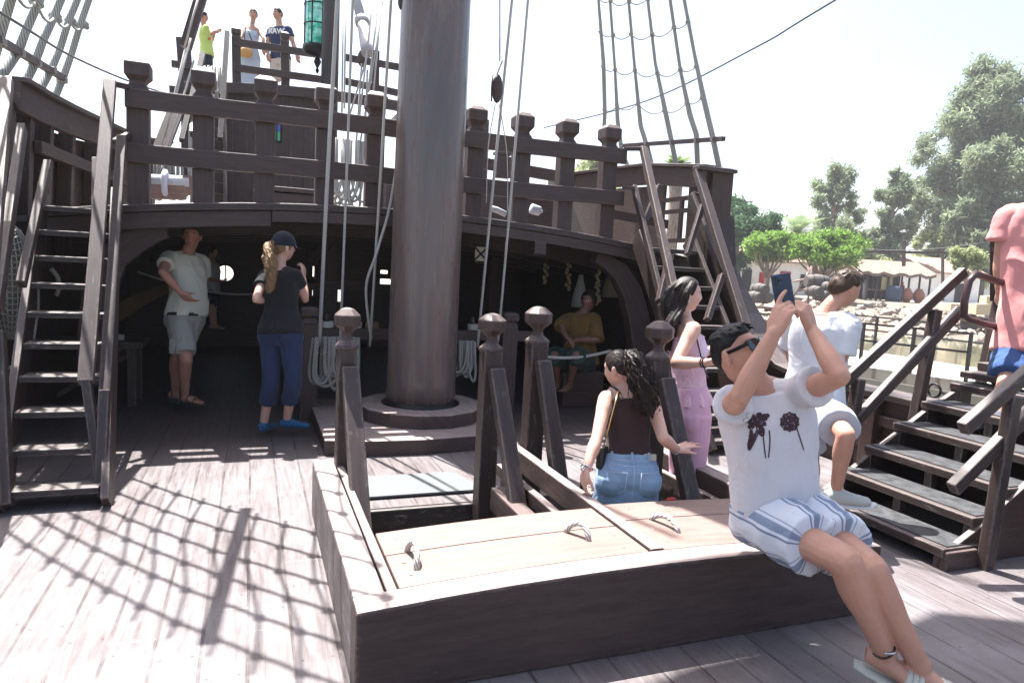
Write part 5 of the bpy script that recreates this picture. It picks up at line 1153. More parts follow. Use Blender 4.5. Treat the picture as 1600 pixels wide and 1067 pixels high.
class Fig:
    def __init__(s, label, h, fem, P_, C_, fh, fs, base=None, group=None, cat='person'):
        s.h = h; s.k = h/1.75; s.fem = fem; s.P = Vector(P_); s.C = Vector(C_); up = (s.C-s.P).normalized(); s.up = up
        s.Rh = fh.cross(up).normalized(); s.Rs = fs.cross(up).normalized(); s.T = TF if fem else TM
        w_ = .092*s.k; sw = (.150 if fem else .178)*s.k
        s.hip = {'R': s.P+s.Rh*w_, 'L': s.P-s.Rh*w_}; s.sh = {'R': s.C+s.Rs*sw-up*.02, 'L': s.C-s.Rs*sw-up*.02}
        s.b = MB(); s.arm = {}; s.leg = {}; s.paint = []; s.belly = 0; s.sb = MB()
        bs = Vector(base) if base else V(s.P.x, s.P.y, 0); s.t = empty('person', bs, label, cat, group)
    def ring(s, t, off=0, wk=1):
        T = s.T; t = max(T[0][0], min(T[-1][0], t)); i = next(j for j in range(len(T)-1) if t <= T[j+1][0]+1e-9); a, c = T[i], T[i+1]; e = (t-a[0])/(c[0]-a[0])
        e = e*e*(3-2*e)*.5+e*.5; w_, d_, f_ = (a[q]*(1-e)+c[q]*e for q in (1, 2, 3)); tt = max(0, min(1, t)); Rx = s.Rh.lerp(s.Rs, tt).normalized(); F_ = s.up.cross(Rx).normalized()
        bl = s.belly*exp(-((t-.30)/.28)**2); c0 = s.P.lerp(s.C, t)+F_*((f_+bl*.55)*s.k)
        if hasattr(s, 'bend'): c0 = c0+s.bend*(sin(pi*max(0, min(1, t))))
        return c0, Rx, F_, (w_*s.k*wk+off+bl*.4), (d_*s.k+off+bl*.6)
    def torso(s, b, t0, t1, off=0, n=28, m_=14, flare=0, caps=True):
        vs = []; N = m_+1
        for i in range(N):
            t = t0+(t1-t0)*i/m_; c0, Rx, F_, w_, d_ = s.ring(t, off+flare*max(0, 1-(t-t0)/.45))
            for k in range(n):
                a = 2*pi*k/n; ca, sa = cos(a), sin(a); pw = .85; q = c0+Rx*(w_*abs(ca)**pw*(1 if ca > 0 else -1))+F_*(d_*abs(sa)**pw*(1 if sa > 0 else -1)); vs.append(q)
        fs = [(i*n+k, i*n+(k+1) % n, (i+1)*n+(k+1) % n, (i+1)*n+k) for i in range(m_) for k in range(n)]+[tuple(range(n-1, -1, -1)), tuple(range((N-1)*n, N*n))]
        b.add(vs, fs, None, True)
    def bust(s, b, off=0, amt=.05):
        c0, Rx, F_, w_, d_ = s.ring(.70)
        for q in (-1, 1): b.ball(c0+Rx*(q*.062*s.k)+F_*(d_*.62), (amt+off)*s.k, 14, sc=(1, 1, 1.05), ax=(Rx, F_, s.up))
    def core(s, head_c, hf, hu=None, neck=.056):
        s.torso(s.b, -.2, 1.06)
        k = s.k; nk = s.C+s.up*.03*k; hc = Vector(head_c); hu = Vector(hu) if hu else UZ; hf = (hf-hu*hf.dot(hu)).normalized(); s.hc, s.hf, s.hu, s.hr = hc, hf, hu, hf.cross(hu).normalized()
        nr = (neck if not s.fem else .047)*k; top = hc-hu*.055*k-hf*.018*k
        capsule(s.b, [nk-s.up*.05, nk.lerp(top, .4), top], [nr*1.35, nr, nr*.97], 16)
        for q in 'RL':
            capsule(s.b, [nk+s.up*.01, nk.lerp(s.sh[q], .55)+s.up*.0, s.sh[q]+(s.C-s.sh[q])*.12], [.05*k, .046*k, .05*k*(.86 if s.fem else 1)], 12)
        # glutes
        for q in 'RL': s.b.ball(s.hip[q]-s.up.cross(s.Rh)*.035*k-s.up*.03*k, .088*k*(1.05 if s.fem else .95), 14)
        s.head(s.b)
    def H(s, x, y, z): return s.hc+(s.hr*x+s.hf*y+s.hu*z)*s.k
    def headpt(s, X, Y, Z, grow=0):
        x, y, z = .074*X, .094*Y, .113*Z
        if Z < 0:
            zz = -Z; x *= 1-.30*zz**1.4
            y = y*(1-.42*zz) if Y < 0 else y*(1-.10*zz)+.010*zz
        else: x *= 1+.03*Z
        if Y > 0:
            g = lambda cx, cz, sx, sz: exp(-((x-cx)/sx)**2-((z-cz)/sz)**2)
            y += .016*g(0, -.020, .011, .016)+.009*g(0, .004, .008, .022)+.004*g(0, .036, .05, .012)
            y -= .009*(g(.031, .008, .016, .012)+g(-.031, .008, .016, .012)); y += .006*g(0, -.055, .020, .006)+.005*g(0, -.064, .017, .005)-.004*g(0, -.075, .018, .006)+.009*g(0, -.094, .020, .014)
            y += .004*(g(.042, -.022, .018, .02)+g(-.042, -.022, .018, .02))-.003*g(0, -.047, .006, .006)
        l = sqrt(x*x+y*y+z*z); f = 1+grow/l
        return x*f, y*f, z*f
    def head(s, b):
        n, m_ = 64, 48; vs = []
        for i in range(m_+1):
            p = pi*i/m_
            for k in range(n):
                a = 2*pi*k/n; vs.append(s.H(*s.headpt(sin(p)*cos(a), sin(p)*sin(a), cos(p))))
        fs = [(i*n+k, i*n+n+k, i*n+n+(k+1) % n, i*n+(k+1) % n) for i in range(m_) for k in range(n)]
        b.add(vs, fs, None, True)
        for q in (-1, 1):
            b.ball(s.H(q*.080, -.008, -.006), .032*s.k, 12, sc=(.30, .60, 1.05), ax=((s.hr-s.hf*q*.35).normalized(), (s.hf+s.hr*q*.35).normalized(), s.hu))
    def doarm(s, q, el, wr, hand=None, thick=1.0):
        k = s.k; S_ = s.sh[q]; f = (.84 if s.fem else 1.0)*thick; s.arm[q] = (S_, el, wr)
        m1 = S_.lerp(el, .5); m2 = el.lerp(wr, .3)
        capsule(s.b, [S_, S_.lerp(el, .25), m1, el], [.054*k*f, .053*k*f, .046*k*f, .039*k*f], 14)
        capsule(s.b, [el, m2, el.lerp(wr, .7), wr], [.038*k*f, .043*k*f, (.033*k*f), .026*k*f], 14)
        if hand: s.dohand(wr, **hand)
    def dohand(s, W, d, palm, thumb=1, curl=(.5, .5, .55, .6), tc=.3, spread=.06, size=1.0, flen=None, idx=None, mb=None):
        """d wrist to knuckles, palm normal, thumb = side of the thumb along d x palm"""
        b = mb or s.b
        k = s.k*size*(.92 if s.fem else 1); d = Vector(d).normalized(); palm = Vector(palm); palm = (palm-d*palm.dot(d)).normalized(); sd = d.cross(palm)*thumb
        kn = W+d*.09*k
        # palm as four overlapping metacarpal rays plus pads
        for i in range(4):
            o = sd*((1.5-i)*.0195*k); capsule(b, [W+d*.0*k+o*.55, W+d*.045*k+o*.85, kn+o-d*(.004*i*k if i > 1 else 0)], [.0155*k, .0165*k, .0125*k], 10, 3)
        capsule(b, [W+sd*.012*k, W+sd*.032*k+d*.035*k+palm*.008*k], [.017*k, .017*k], 10, 3)
        L3 = [(.041, .025, .019), (.046, .028, .020), (.042, .026, .019), (.033, .020, .017)]
        for i in range(4):
            o = sd*((1.5-i)*.0195*k); a = curl[i]; base = kn+o-d*(.004*i*k if i > 1 else 0)
            dirn = (d+sd*((1.5-i)*spread)).normalized(); pts = [base]; ang = 0
            for j, L_ in enumerate(L3[i]):
                ang += a*(1.0, 1.15, .75)[j]; v = dirn*cos(ang)+palm*sin(ang); pts.append(pts[-1]+v*L_*k)
            R_ = [.0098, .0090, .0082, .0068]; 
            for j in range(3): capsule(b, [pts[j], pts[j+1]], [R_[j]*k, R_[j+1]*k], 10, 2)
        base = W+sd*.03*k+d*.03*k+palm*.006*k; v1 = (d*.72+sd*.62*(1-tc)+palm*(.25+tc*.9)).normalized(); p1 = base+v1*.036*k; v2 = (v1+d*.35+palm*.35*tc-sd*.4*tc).normalized(); p2 = p1+v2*.027*k; v3 = (v2+d*.3-sd*.25*tc).normalized()
        capsule(b, [base, p1], [.0135*k, .0108*k], 10, 2); capsule(b, [p1, p2], [.0108*k, .0098*k], 10, 2); capsule(b, [p2, p2+v3*.020*k], [.0098*k, .0078*k], 10, 2)
    def doleg(s, q, kn, an, thick=1.0):
        k = s.k*thick; Hh = s.hip[q]; s.leg[q] = (Hh, kn, an); back = -(s.up.cross(s.Rh))
        fw = (kn-Hh).normalized().cross(s.Rh).normalized()
        capsule(s.b, [Hh, Hh.lerp(kn, .35), Hh.lerp(kn, .75), kn], [.088*k, .078*k, .060*k, .055*k], 16)
        ax_ = (an-kn).normalized(); bk = ax_.cross(s.Rh); bk = bk if bk.dot(back) > 0 else -bk
        capsule(s.b, [kn, kn.lerp(an, .28)+bk*.012*k, kn.lerp(an, .62)+bk*.004*k, an], [.054*k, .056*k, .042*k, .034*k], 16)
    def foot(s, an, d, b=None, L_=.25, bare=True, rz=0, w_=1.0, off=0):
        b = b if b is not None else s.b; k = s.k; d = Vector(d); dn = d.normalized(); sd = dn.cross(UZ).normalized(); up = sd.cross(dn)
        st = [(-.055, .030, .028, -.035), (-.02, .034, .04, -.025), (.04, .038, .036, -.030), (.09, .043, .026, -.042), (.14, .046, .02, -.05), (.175, .042, .016, -.054), (.195, .03, .012, -.056)]
        pts = []; rad = []
        for y, rw, rh, z in st: pts.append(an+dn*(y*k)+up*((z)*k)); rad.append((rw*k*w_+off, rh*k+off))
        b.tube(pts, rad, 16, ref=sd)
        capsule(b, [an+up*.01*k, an-up*.03*k], [.034*k+off, .036*k+off], 12, 2)
        if bare:
            for i in range(5):
                o = sd*((2-i)*.016*k); e = an+dn*(.19*k-.007*k*i)-up*.056*k; capsule(b, [e+o, e+o+dn*.026*k], [.0098*k if i else .0125*k, .0085*k], 8, 2)
    def body(s, skin, voxel=.008, hairpaint=None, brow=True, wr=0):
        me = remesh(s.b, voxel*s.k, 2, 'body')
        for q in (skin, M['lips'], M['eyewhite'], M['eye'], M['brow']): me.materials.append(q)
        k = s.k
        for p in me.polygons:
            c = p.center-s.hc
            if c.length > .14*k: continue
            x, y, z = c.dot(s.hr)/k, c.dot(s.hf)/k, c.dot(s.hu)/k
            if y < .04: continue
            ax_ = abs(x)
            if (ax_/.021)**2+((z+.0595)/.0085)**2 < 1: p.material_index = 1
            e = ((ax_-.031)/.0135)**2+((z-.006)/.0062)**2
            if e < 1: p.material_index = 3 if ((ax_-.031)/.006)**2+((z-.006)/.0062)**2 < 1 else 2
            if brow and abs(z-.0285+.25*abs(ax_-.03)) < .0032 and .014 < ax_ < .046: p.material_index = 4
        return link_mesh('body', me, s.t)
    def part(s, name, b, mat, voxel=.009, smooth=3, wr=(0, 8), stretch=(1, 1, .5), mats=None, fn=None):
        me = remesh(b, voxel*s.k, smooth, name)
        if wr[0]: wrinkle(me, wr[0], wr[1], stretch, random.random()*9)
        for q in (mats or [mat]): me.materials.append(q)
        if fn:
            for p in me.polygons: p.material_index = fn(p.center)
        return link_mesh(name, me, s.t)
    def shirt(s, mat, t0=0, t1=1.03, sleeve=.45, off=.014, flare=.012, wr=(.006, 9), sl_off=.017, open_=.006, name='shirt', mats=None, fn=None, bust=0, voxel=.008):
        b = MB(); s.torso(b, t0, t1, off, flare=flare)
        if bust: s.bust(b, .008, bust)
        k = s.k; f = .84 if s.fem else 1
        for q in 'RL':
            if sleeve and q in s.arm:
                S_, el, wr_ = s.arm[q]; e = S_.lerp(el, sleeve/.0+1 if False else min(1, sleeve))
                capsule(b, [S_+(s.C-S_)*.3, S_+(s.C-S_)*.06, S_.lerp(el, sleeve*.5)], [.050*k*f+off*.6, .052*k*f+off*.7, .050*k*f+sl_off*.8], 16)
                b.tube([S_, S_.lerp(el, sleeve*.6), e], [.049*k*f+off*.7, .050*k*f+sl_off*.8, .048*k*f+sl_off+open_*.6], 18)
            if sleeve: nk = s.C+s.up*.02*k; capsule(b, [nk, nk.lerp(s.sh[q], .55), s.sh[q]], [.050*k, .044*k+off*.6, .048*k*f+off*.7], 12)
        return s.part(name, b, mat, voxel, 3, wr, mats=mats, fn=fn)
    def pants(s, mat, frac, off=.012, flare=.0, top=.16, wr=(.005, 9), name='trousers', mats=None, fn=None, skirt=None, voxel=.009):
        b = MB(); s.torso(b, -.2, top, off); k = s.k
        for q in 'RL':
            s_off = off; b.ball(s.hip[q]-s.up.cross(s.Rh)*.035*k-s.up*.03*k, .088*k*(1.05 if s.fem else .95)+off, 14)
            if q in s.leg and not skirt:
                Hh, kn, an = s.leg[q]; full = [(0, .092), (.35, .082), (.75, .066), (1, .060), (1.28, .062), (1.62, .050), (2, .044)]; pts = []; rad = []
                for f, r_ in full:
                    if f > frac: break
                    p = Hh.lerp(kn, f) if f <= 1 else kn.lerp(an, f-1); pts.append(p); rad.append(r_*k+off+flare*min(1, f/max(frac, .01)))
                p = Hh.lerp(kn, frac) if frac <= 1 else kn.lerp(an, frac-1); lr = rad[-1] if frac > 1 else rad[-1]*.97
                pts.append(p); rad.append(lr); b.tube(pts, rad, 18)
        if skirt:
            L_, fl = skirt; c0, Rx, F_, w_, d_ = s.ring(0, off); n = 28; vs = []
            for i in range(7):
                e = i/6; cc = s.P+s.up*(.05*(1-e))-UZ*(L_*e); 
                for kk in range(n): a = 2*pi*kk/n; vs.append(cc+Rx*((w_+fl*e)*cos(a))+F_*((d_+fl*e)*sin(a)))
            b.add(vs, [(i*n+kk, (i+1)*n+kk, (i+1)*n+(kk+1) % n, i*n+(kk+1) % n) for i in range(6) for kk in range(n)]+[tuple(range(n)), tuple(range(7*n-1, 6*n-1, -1))], None, True)
        return s.part(name, b, mat, voxel, 3, wr, mats=mats, fn=fn)
    def haircap(s, mat, front=.062, side=.0, back=-.065, vol=.014, rough=.004, fr=60, name='hair', extra=None, sidefront=.045, voxel=.0045):
        n, m_ = 72, 54; vs = []; b = MB()
        for i in range(m_+1):
            p = pi*i/m_
            for k in range(n):
                a = 2*pi*k/n; X, Y, Z = sin(p)*cos(a), sin(p)*sin(a), cos(p); x, y, z = s.headpt(X, Y*.999, Z)
                # hair line height as a function of how far forward
                yy = y/.094
                lim = back+(side-back)*min(1, max(0, (yy+.75)/.7)) if yy < -.05 else (side+(front-side)*min(1, max(0, (yy-sidefront/.094*.6)/.35)) if yy > .2 else side)
                g = vol*(1+.35*noise.noise(Vector((x, y, z))*22))+rough*noise.noise(Vector((x*fr*1.6, y*fr*1.6, z*fr*.5))) if z > lim else -.012*min(1, (lim-z)/.008)
                if z > lim: g *= min(1, .45+(z-lim)/.02)
                l = sqrt(x*x+y*y+z*z); f = 1+g/l; vs.append(s.H(x*f, y*f, z*f))
        b.add(vs, [(i*n+k, i*n+n+k, i*n+n+(k+1) % n, i*n+(k+1) % n) for i in range(m_) for k in range(n)], None, True)
        if extra: extra(b)
        return s.part(name, b, mat, voxel, 1)
def strands(b, rng, roots, path, n, spread, r=.004, curl=0, fr=9, m_=18, n_side=5, taper=.5):
    """many thin locks following a path of points"""
    P_, _ = crspline([Vector(p) for p in path], [0]*len(path), 5); N = len(P_)
    for k in range(n):
        o = Vector((rng.gauss(0, 1), rng.gauss(0, 1), rng.gauss(0, .6))); ph = rng.uniform(0, 6.3); e = rng.uniform(.75, 1.03); pts = []; rr = []
        for j in range(m_):
            f = j/(m_-1)*e*(N-1); i = min(int(f), N-2); p = P_[i].lerp(P_[i+1], f-i); w_ = spread(j/(m_-1)) if callable(spread) else spread
            c_ = curl*min(1, j/m_*2); pts.append(p+o*w_*.5+Vector((cos(ph+fr*j/m_*6.28)*c_, sin(ph+fr*j/m_*6.28)*c_, .5*c_*sin(ph+2*j)))); rr.append(r*(1-taper*j/m_))
        b.tube(pts, rr, n_side)
rg = random.Random(5)
C_ = {}
def mc(name, col, **k):
    if name not in C_: C_[name] = cloth(name, col, **k)
    return C_[name]
def stripemat(name, a, c, fr, ax_=0, lo=.5, thr=.6):
    m_ = newmat(name, a, .8, spec=.2); t = NT(m_); co_ = t.n('TexCoord'); sp = t.n('SeparateXYZ'); t.l(co_.outputs['Object'], sp.inputs[0]); return m_, t, sp
# ------------------------------------------------ 1 woman in black seen from behind
d = 5.62
f = Fig('woman in black top, navy cropped trousers and cap, seen from behind under the deck edge', 1.66, True, PD(440, 520, d), PD(437, 427, d), VC(.18, 1), VC(.22, 1))
f.core(PD(443, 387, d+.02), VC(.72, .7, -.1))
e = solve(f.sh['L'], 400, 468, .275, True); w_ = solve(e, 418, 470, .235, False); f.doarm('L', e, w_, dict(d=VC(.5, .8, .2), palm=VC(.6, -.2, .2), thumb=1))
e = solve(f.sh['R'], 477, 468, .275, False); w_ = solve(e, 474, 432, .23, False); f.doarm('R', e, w_, dict(d=VC(-.1, .3, 1), palm=VC(-.9, .2, 0), thumb=-1))
for q, ku, au, av in (('L', 424, 412, 662), ('R', 458, 448, 656)):
    kn = solve(f.hip[q], ku, 598, .40, True); an = solve(kn, au, av, .38, False); an.z = max(an.z, .085) if an.z < .2 else an.z; f.doleg(q, kn, an)
    f.foot(an, VC(-.1, -.9) if False else (VC(.15, .9) if q == 'L' else VC(.95, .25)), bare=False)
f.body(M['skin_b'])
bk = mc('black jersey', (.010, .010, .013)); nv = mc('navy cotton', (.018, .030, .075), wr=.5)
f.shirt(bk, t0=-.02, sleeve=.42, off=.016, flare=.012, wr=(.006, 10)); f.pants(nv, 1.52, off=.008, flare=.002, wr=(.006, 12), top=.12)
b = MB(); f.torso(b, .02, .13, .026); f.part('waist_bag', b, bk, .009)
shb = mc('blue canvas', (.02, .09, .19))
for q in 'LR': an = f.leg[q][2]; b = MB(); f.foot(an, VC(.15, .9) if q == 'L' else VC(.95, .25), b, bare=False, off=.006); me = f.part('shoe', b, shb, .007)
def ex(b):
    for i in range(150):
        path = [f.H(0, -.10, .03), PD(421, 381, d-.10), PD(421, 398, d-.16), PD(424, 420, d-.19), PD(424, 440, d-.18), PD(420, 456, d-.17)]
        strands(b, rg, None, path, 1, lambda s_: .012+.03*s_*(1-s_)*2+.012*s_, .0055, .012, 2.5)
f.haircap(M['hair_blond'], side=-.02, extra=ex)
b = MB(); n, m_ = 40, 16; vs = []
for i in range(m_+1):
    p = pi*.5*i/m_
    for k in range(n):
        a = 2*pi*k/n; x, y, z = f.headpt(sin(p)*cos(a), sin(p)*sin(a), cos(p)*.99+.02); vs.append(f.H(x*1.20, y*1.18, z*1.16+.012))
b.add(vs, [(i*n+k, i*n+n+k, i*n+n+(k+1) % n, i*n+(k+1) % n) for i in range(m_) for k in range(n)]+[tuple(range((m_+1)*n-1, m_*n-1, -1))], None, True)
b.prism([f.H(x, y, .008-.12*(y-.09)-.6*x*x*3) for x, y in [(.06*cos(a), .085+.085*sin(a)) for a in np.linspace(0, pi, 11)]], f.hu*.006)
capp = f.part('cap', b, mc('navy cap', (.012, .014, .024)), .005, 1)
b = MB(); b.ball(f.H(0, 0, .137), .008, 8); b.tube([f.H(x, -.105+.5*x*x*10, .03+.0*x) for x in np.linspace(-.035, .035, 7)], .006, 6); b.build('button', mc('grey felt', (.25, .25, .26)), f.t)
# ------------------------------------------------ 2 man in pale shirt, hand on hip
d = 6.45
f = Fig('man in pale yellow shirt and grey cargo shorts, hand on hip, standing in the shade', 1.76, False, PD(291, 497, d), PD(291, 403, d), VC(.95, -.35), VC(.85, -.55)); f.belly = .035
f.core(PD(300, 369, d-.03), VC(.25, -1, 0), None)
e = solve(f.sh['R'], 254, 425, .28, True); w_ = solve(e, 283, 458, .24, True); f.doarm('R', e, w_, dict(d=VC(.5, .5, -.6), palm=VC(.3, .9, 0), thumb=1, curl=(.3, .35, .4, .5)))
e = solve(f.sh['L'], 316, 450, .28, False); w_ = solve(e, 312, 490, .23, False); f.doarm('L', e, w_, dict(d=VC(-.3, 0, -1), palm=VC(-1, 0, 0), thumb=1))
for q, ku, kv, au, av in (('R', 291, 562, 289, 617), ('L', 276, 560, 274, 612)):
    kn = solve(f.hip[q], ku, kv, .43, True); an = solve(kn, au, av, .40, False); f.doleg(q, kn, an, 1.02); f.foot(an, VC(.95, -.25) if q == 'R' else VC(.8, .1))
f.body(M['skin_c'])
ys = mc('pale yellow shirt', (.66, .66, .55), wr=.5); kg = mc('khaki grey', (.36, .35, .31), wr=.6)
f.shirt(ys, t0=.04, sleeve=.50, off=.012, flare=.012, sl_off=.018, open_=.012, wr=(.009, 8)); f.pants(kg, .86, off=.014, flare=.022, wr=(.008, 10), name='shorts')
b = MB(); f.torso(b, .03, .09, .026); f.part('belt', b, M['brow'], .008)
b = MB(); p = f.leg['R'][0].lerp(f.leg['R'][1], .66)-CWh*.085-CRh*.03; b.box(p, (.11, .035, .14), (CRh, CWh, UZ)); f.part('cargo_pocket', b, kg, .008)
# pocket print
b = MB()
for i in range(9): a_ = f.ring(.70)[0]+f.up*(.012*(i % 3))+VC(.55, -.83)*.155+VC(.83, .55)*(.012*i-.05); b.box(a_, (.008, .004, .014), (VC(.83, .55), VC(.55, -.83), UZ))
sd = mc('sandal straps', (.05, .045, .04))
for q in 'RL':
    an = f.leg[q][2]; dn = VC(.95, -.25) if q == 'R' else VC(.8, .1); s_ = dn.cross(UZ); b = MB()
    b.tube([an+dn*y-UZ*.082 for y in (-.07, -.03, .05, .12, .19, .215)], [(.03, .012), (.042, .014), (.042, .014), (.052, .014), (.046, .012), (.025, .01)], 14, ref=s_)
    for y, h_ in ((.12, .0), (.05, .025), (-.02, .045)): b.tube([an+dn*y+s_*(.046*cos(a))+UZ*(-.075+(.055+h_)*sin(a)) for a in np.linspace(0, pi, 11)], .008, 6)
    b.build('sandal', sd, f.t)
f.haircap(mc('grey brown hair', (.05, .04, .035)), vol=.008, back=-.04)
# ------------------------------------------------ 3 child in the dark
d = 9.0
f = Fig('small child in white tee and navy shorts deep in the shade behind the man', 1.17, False, PD(331, 458, d), PD(331, 414, d), VC(1, .1), VC(1, -.1))
f.core(PD(332, 394, d), VC(1, .0))
for q, eu, wu in (('R', 326, 343), ('L', 336, 346)):
    e = solve(f.sh[q], eu, 440, .17, q == 'R'); w_ = solve(e, wu, 440, .15, True); f.doarm(q, e, w_, dict(d=VC(1, 0, .3), palm=VC(0, -.3, 1)))
for q, u in (('R', 330), ('L', 334)): kn = solve(f.hip[q], u, 480, .27, True); an = solve(kn, u+2, 508, .25, False); f.doleg(q, kn, an); f.foot(an, VC(1, 0), bare=False)
f.body(M['skin_b'], .012); f.shirt(mc('white tee', (.5, .5, .52)), t0=0, sleeve=.5, wr=(.004, 10)); f.pants(nv, .75, flare=.02, name='shorts'); f.haircap(M['hair_brown'], vol=.014, side=-.03, voxel=.009)
# ------------------------------------------------ 4 girl in brown top in the hatch
d = 3.78
f = Fig('girl with curly ponytail, brown sleeveless top and denim skirt, stepping down into the hatch', 1.62, True, PD(980, 742, d-.02), PD(983, 618, d+.02), VC(-.05, 1), VC(-.30, 1))
f.core(PD(968, 577, d+.03), VC(-.72, .55, -.35), (UZ+VC(-.35, .25)*.25).normalized())
e = solve(f.sh['L'], 933, 684, .26, True); w_ = solve(e, 915, 736, .205, True); f.doarm('L', e, w_, dict(d=VC(-.1, .1, -1), palm=VC(.9, .3, 0), thumb=1, curl=(.5, .6, .6, .6)), 1.06)
e = solve(f.sh['R'], 1036, 684, .26, True); w_ = solve(e, 1058, 703, .20, False); f.doarm('R', e, w_, dict(d=VC(.75, .4, .25), palm=VC(.2, .4, -.9), thumb=-1, curl=(.12, .1, .15, .2), spread=.22, tc=.0), 1.06)
for q, u in (('L', 958), ('R', 1000)): kn = solve(f.hip[q], u, 850, .40, False); an = kn-V(0, 0, .38); f.doleg(q, kn, an); f.foot(an, VC(0, -.2) if False else VC(0, 1), bare=False)
f.body(M['skin_b'], .007)
br = mc('brown ribbed jersey', (.040, .022, .022), wr=.3); dn_ = mc('light blue denim', (.25, .37, .52), wr=.35, var=.5, sc=12)
f.shirt(br, t0=.22, t1=.96, sleeve=0, off=.007, flare=.0, wr=(.0025, 14), name='top', bust=.04, voxel=.006)
for q in (-1, 1):
    b = MB(); P1 = f.ring(.93); capsule(b, [P1[0]+P1[1]*(q*.095)-P1[2]*.06, P1[0]+P1[1]*(q*.098)+f.up*.055*f.k, P1[0]+P1[1]*(q*.095)+P1[2]*.06], [.034, .03, .032], 12)
    f.part('shoulder_strap', b, br, .007)
def seam(p): return 0
f.pants(dn_, 0, off=.012, top=.27, wr=(.004, 10), name='skirt', skirt=(.36, .025), voxel=.007)
st_ = newmat('orange stitching', (.45, .30, .16), .8); st2 = newmat('light seam', (.40, .50, .62), .8)
def onback(t_, x, lift=.016):
    c0, Rx, F_, w_, d_ = f.ring(max(-.2, t_), .012)
    extra = (V(0, 0, 0) if t_ > -.2 else f.up*((t_+.2)*(f.C-f.P).length)); xx = max(-.98, min(.98, x/w_)); return c0+extra+Rx*x-F_*((d_+lift)*sqrt(1-xx*xx)+ (.018 if t_ < .1 else 0))
b = MB(); b.tube([onback(t_, .0) for t_ in np.linspace(.24, -.30, 10)], .0016, 4)
for x0 in (-.085, .085):
    pk = [(x0-.047, .06), (x0-.045, -.16), (x0, -.22), (x0+.045, -.16), (x0+.047, .06), (x0-.047, .06)]; b.tube([onback(t_, x) for x, t_ in pk], .0022, 4)
b.tube([onback(.20, x) for x in np.linspace(-.15, .15, 15)], .0016, 4); b.tube([onback(.135, x) for x in np.linspace(-.15, .15, 15)], .0016, 4); b.build('stitching', st2, f.t)
b = MB(); b.box(onback(.245, .10, .02), (.065, .006, .035), (f.Rh, f.up.cross(f.Rh), f.up)); b.build('waist_label', newmat('tan label', (.42, .38, .32), .8), f.t)
for x in (-.10, 0, .10): b = MB(); b.box(onback(.24, x-.01, .019), (.012, .006, .055), (f.Rh, f.up.cross(f.Rh), f.up)); b.build('belt_loop', dn_, f.t)
def ex(b):
    crown = f.H(0, -.085, .075); b.ball(crown, .026*f.k, 12)
    b.tube([f.H(x, -.09, .10+.0*x) for x in (-.03, 0, .03)], .012, 8)
    tail = [f.H(0, -.10, .075), PD(990, 556, d-.10), PD(1002, 590, d-.12), PD(1010, 625, d-.12), PD(1012, 648, d-.12)]
    strands(b, rg, None, tail, 300, lambda s_: .014+.058*min(1, s_*1.7)*(1-.45*max(0, s_-.6)/.4), .0042, .013, 3.2, 26, 5, .35)
f.haircap(M['hair_dark'], front=.058, side=-.005, back=-.055, vol=.009, rough=.003, fr=80, extra=ex)
b = MB(); q = f.H(-.078, -.005, -.03); b.ball(q, .006, 8); b.build('earring', M['silver'], f.t)
wl = f.arm['L'][2]; dw = (f.arm['L'][2]-f.arm['L'][1]).normalized(); a1 = dw.orthogonal().normalized(); a2 = dw.cross(a1)
b = MB(); b.tube([wl-dw*.02+(a1*cos(a)+a2*sin(a))*.0275 for a in np.linspace(0, 2*pi, 17)], .006, 6); b.ball(wl-dw*.02+VC(-.6, -.7)*.03, .018, 12, sc=(.9, .5, .9)); b.build('watch', M['silver'], f.t)
wl = f.arm['R'][2]; dw = (f.arm['R'][2]-f.arm['R'][1]).normalized(); a1 = dw.orthogonal().normalized(); a2 = dw.cross(a1)
b = MB(); b.tube([wl-dw*.015+(a1*cos(a)+a2*sin(a))*.027 for a in np.linspace(0, 2*pi, 17)], .0035, 6); b.build('bracelet', M['silver'], f.t)
t = empty('shoulder_bag', PD(941, 712, d), 'small black shoulder bag on a chain at the girl in the brown top', 'bag')
b = MB(); c = PD(941, 714, d-.06); b.box(c, (.085, .05, .13), (VC(.5, .85), VC(-.85, .5), UZ)); b.build('pouch', newmat('black leather', (.012, .012, .014), .35), t, .02)
b = MB(); ch = [PD(942, 702, d-.1), PD(950, 672, d-.16), PD(961, 630, d-.16), PD(966, 612, d-.07), f.C+VC(-.2, .2)*.05]; P_, _ = crspline(ch, [0]*5, 8); b.tube(P_, .004, 5); b.build('chain_strap', M['gold'], t)
t = empty('phone', PD(910, 752, d), 'small phone held low in the left hand of the girl in the brown top', 'phone'); b = MB(); b.box(PD(911, 752, 3.62), (.035, .012, .08), (VC(.9, .3), VC(-.3, .9), UZ)); b.build('case', M['black_gloss'], t, .004)
# ------------------------------------------------ 5 girl in pink
d = 4.42
f = Fig('long haired girl in pink top and pink trousers, side on, holding a phone', 1.72, True, PD(1078, 645, d), PD(1070, 510, d), VC(1, .12), VC(1, .10))
f.core(PD(1072, 461, d), VC(1, .0, -.03))
e = solve(f.sh['R'], 1056, 568, .275, True); w_ = solve(e, 1105, 566, .23, True); f.doarm('R', e, w_, dict(d=VC(1, .1, .15), palm=VC(0, .6, .8), thumb=-1, curl=(.55, .6, .6, .6)), 1.12)
e = solve(f.sh['L'], 1082, 562, .26, False); w_ = solve(e, 1108, 548, .2, True); f.doarm('L', e, w_, dict(d=VC(.9, -.2, .25), palm=VC(0, -.8, .4), thumb=1, curl=(.5, .55, .6, .6)), 1.1)
for q, u in (('R', 1070), ('L', 1080)): kn = f.hip[q]+V(0, 0, -.40)+CRh*.01; an = V(kn.x, kn.y, .085); f.doleg(q, kn, an); f.foot(an, VC(1, 0), bare=False)
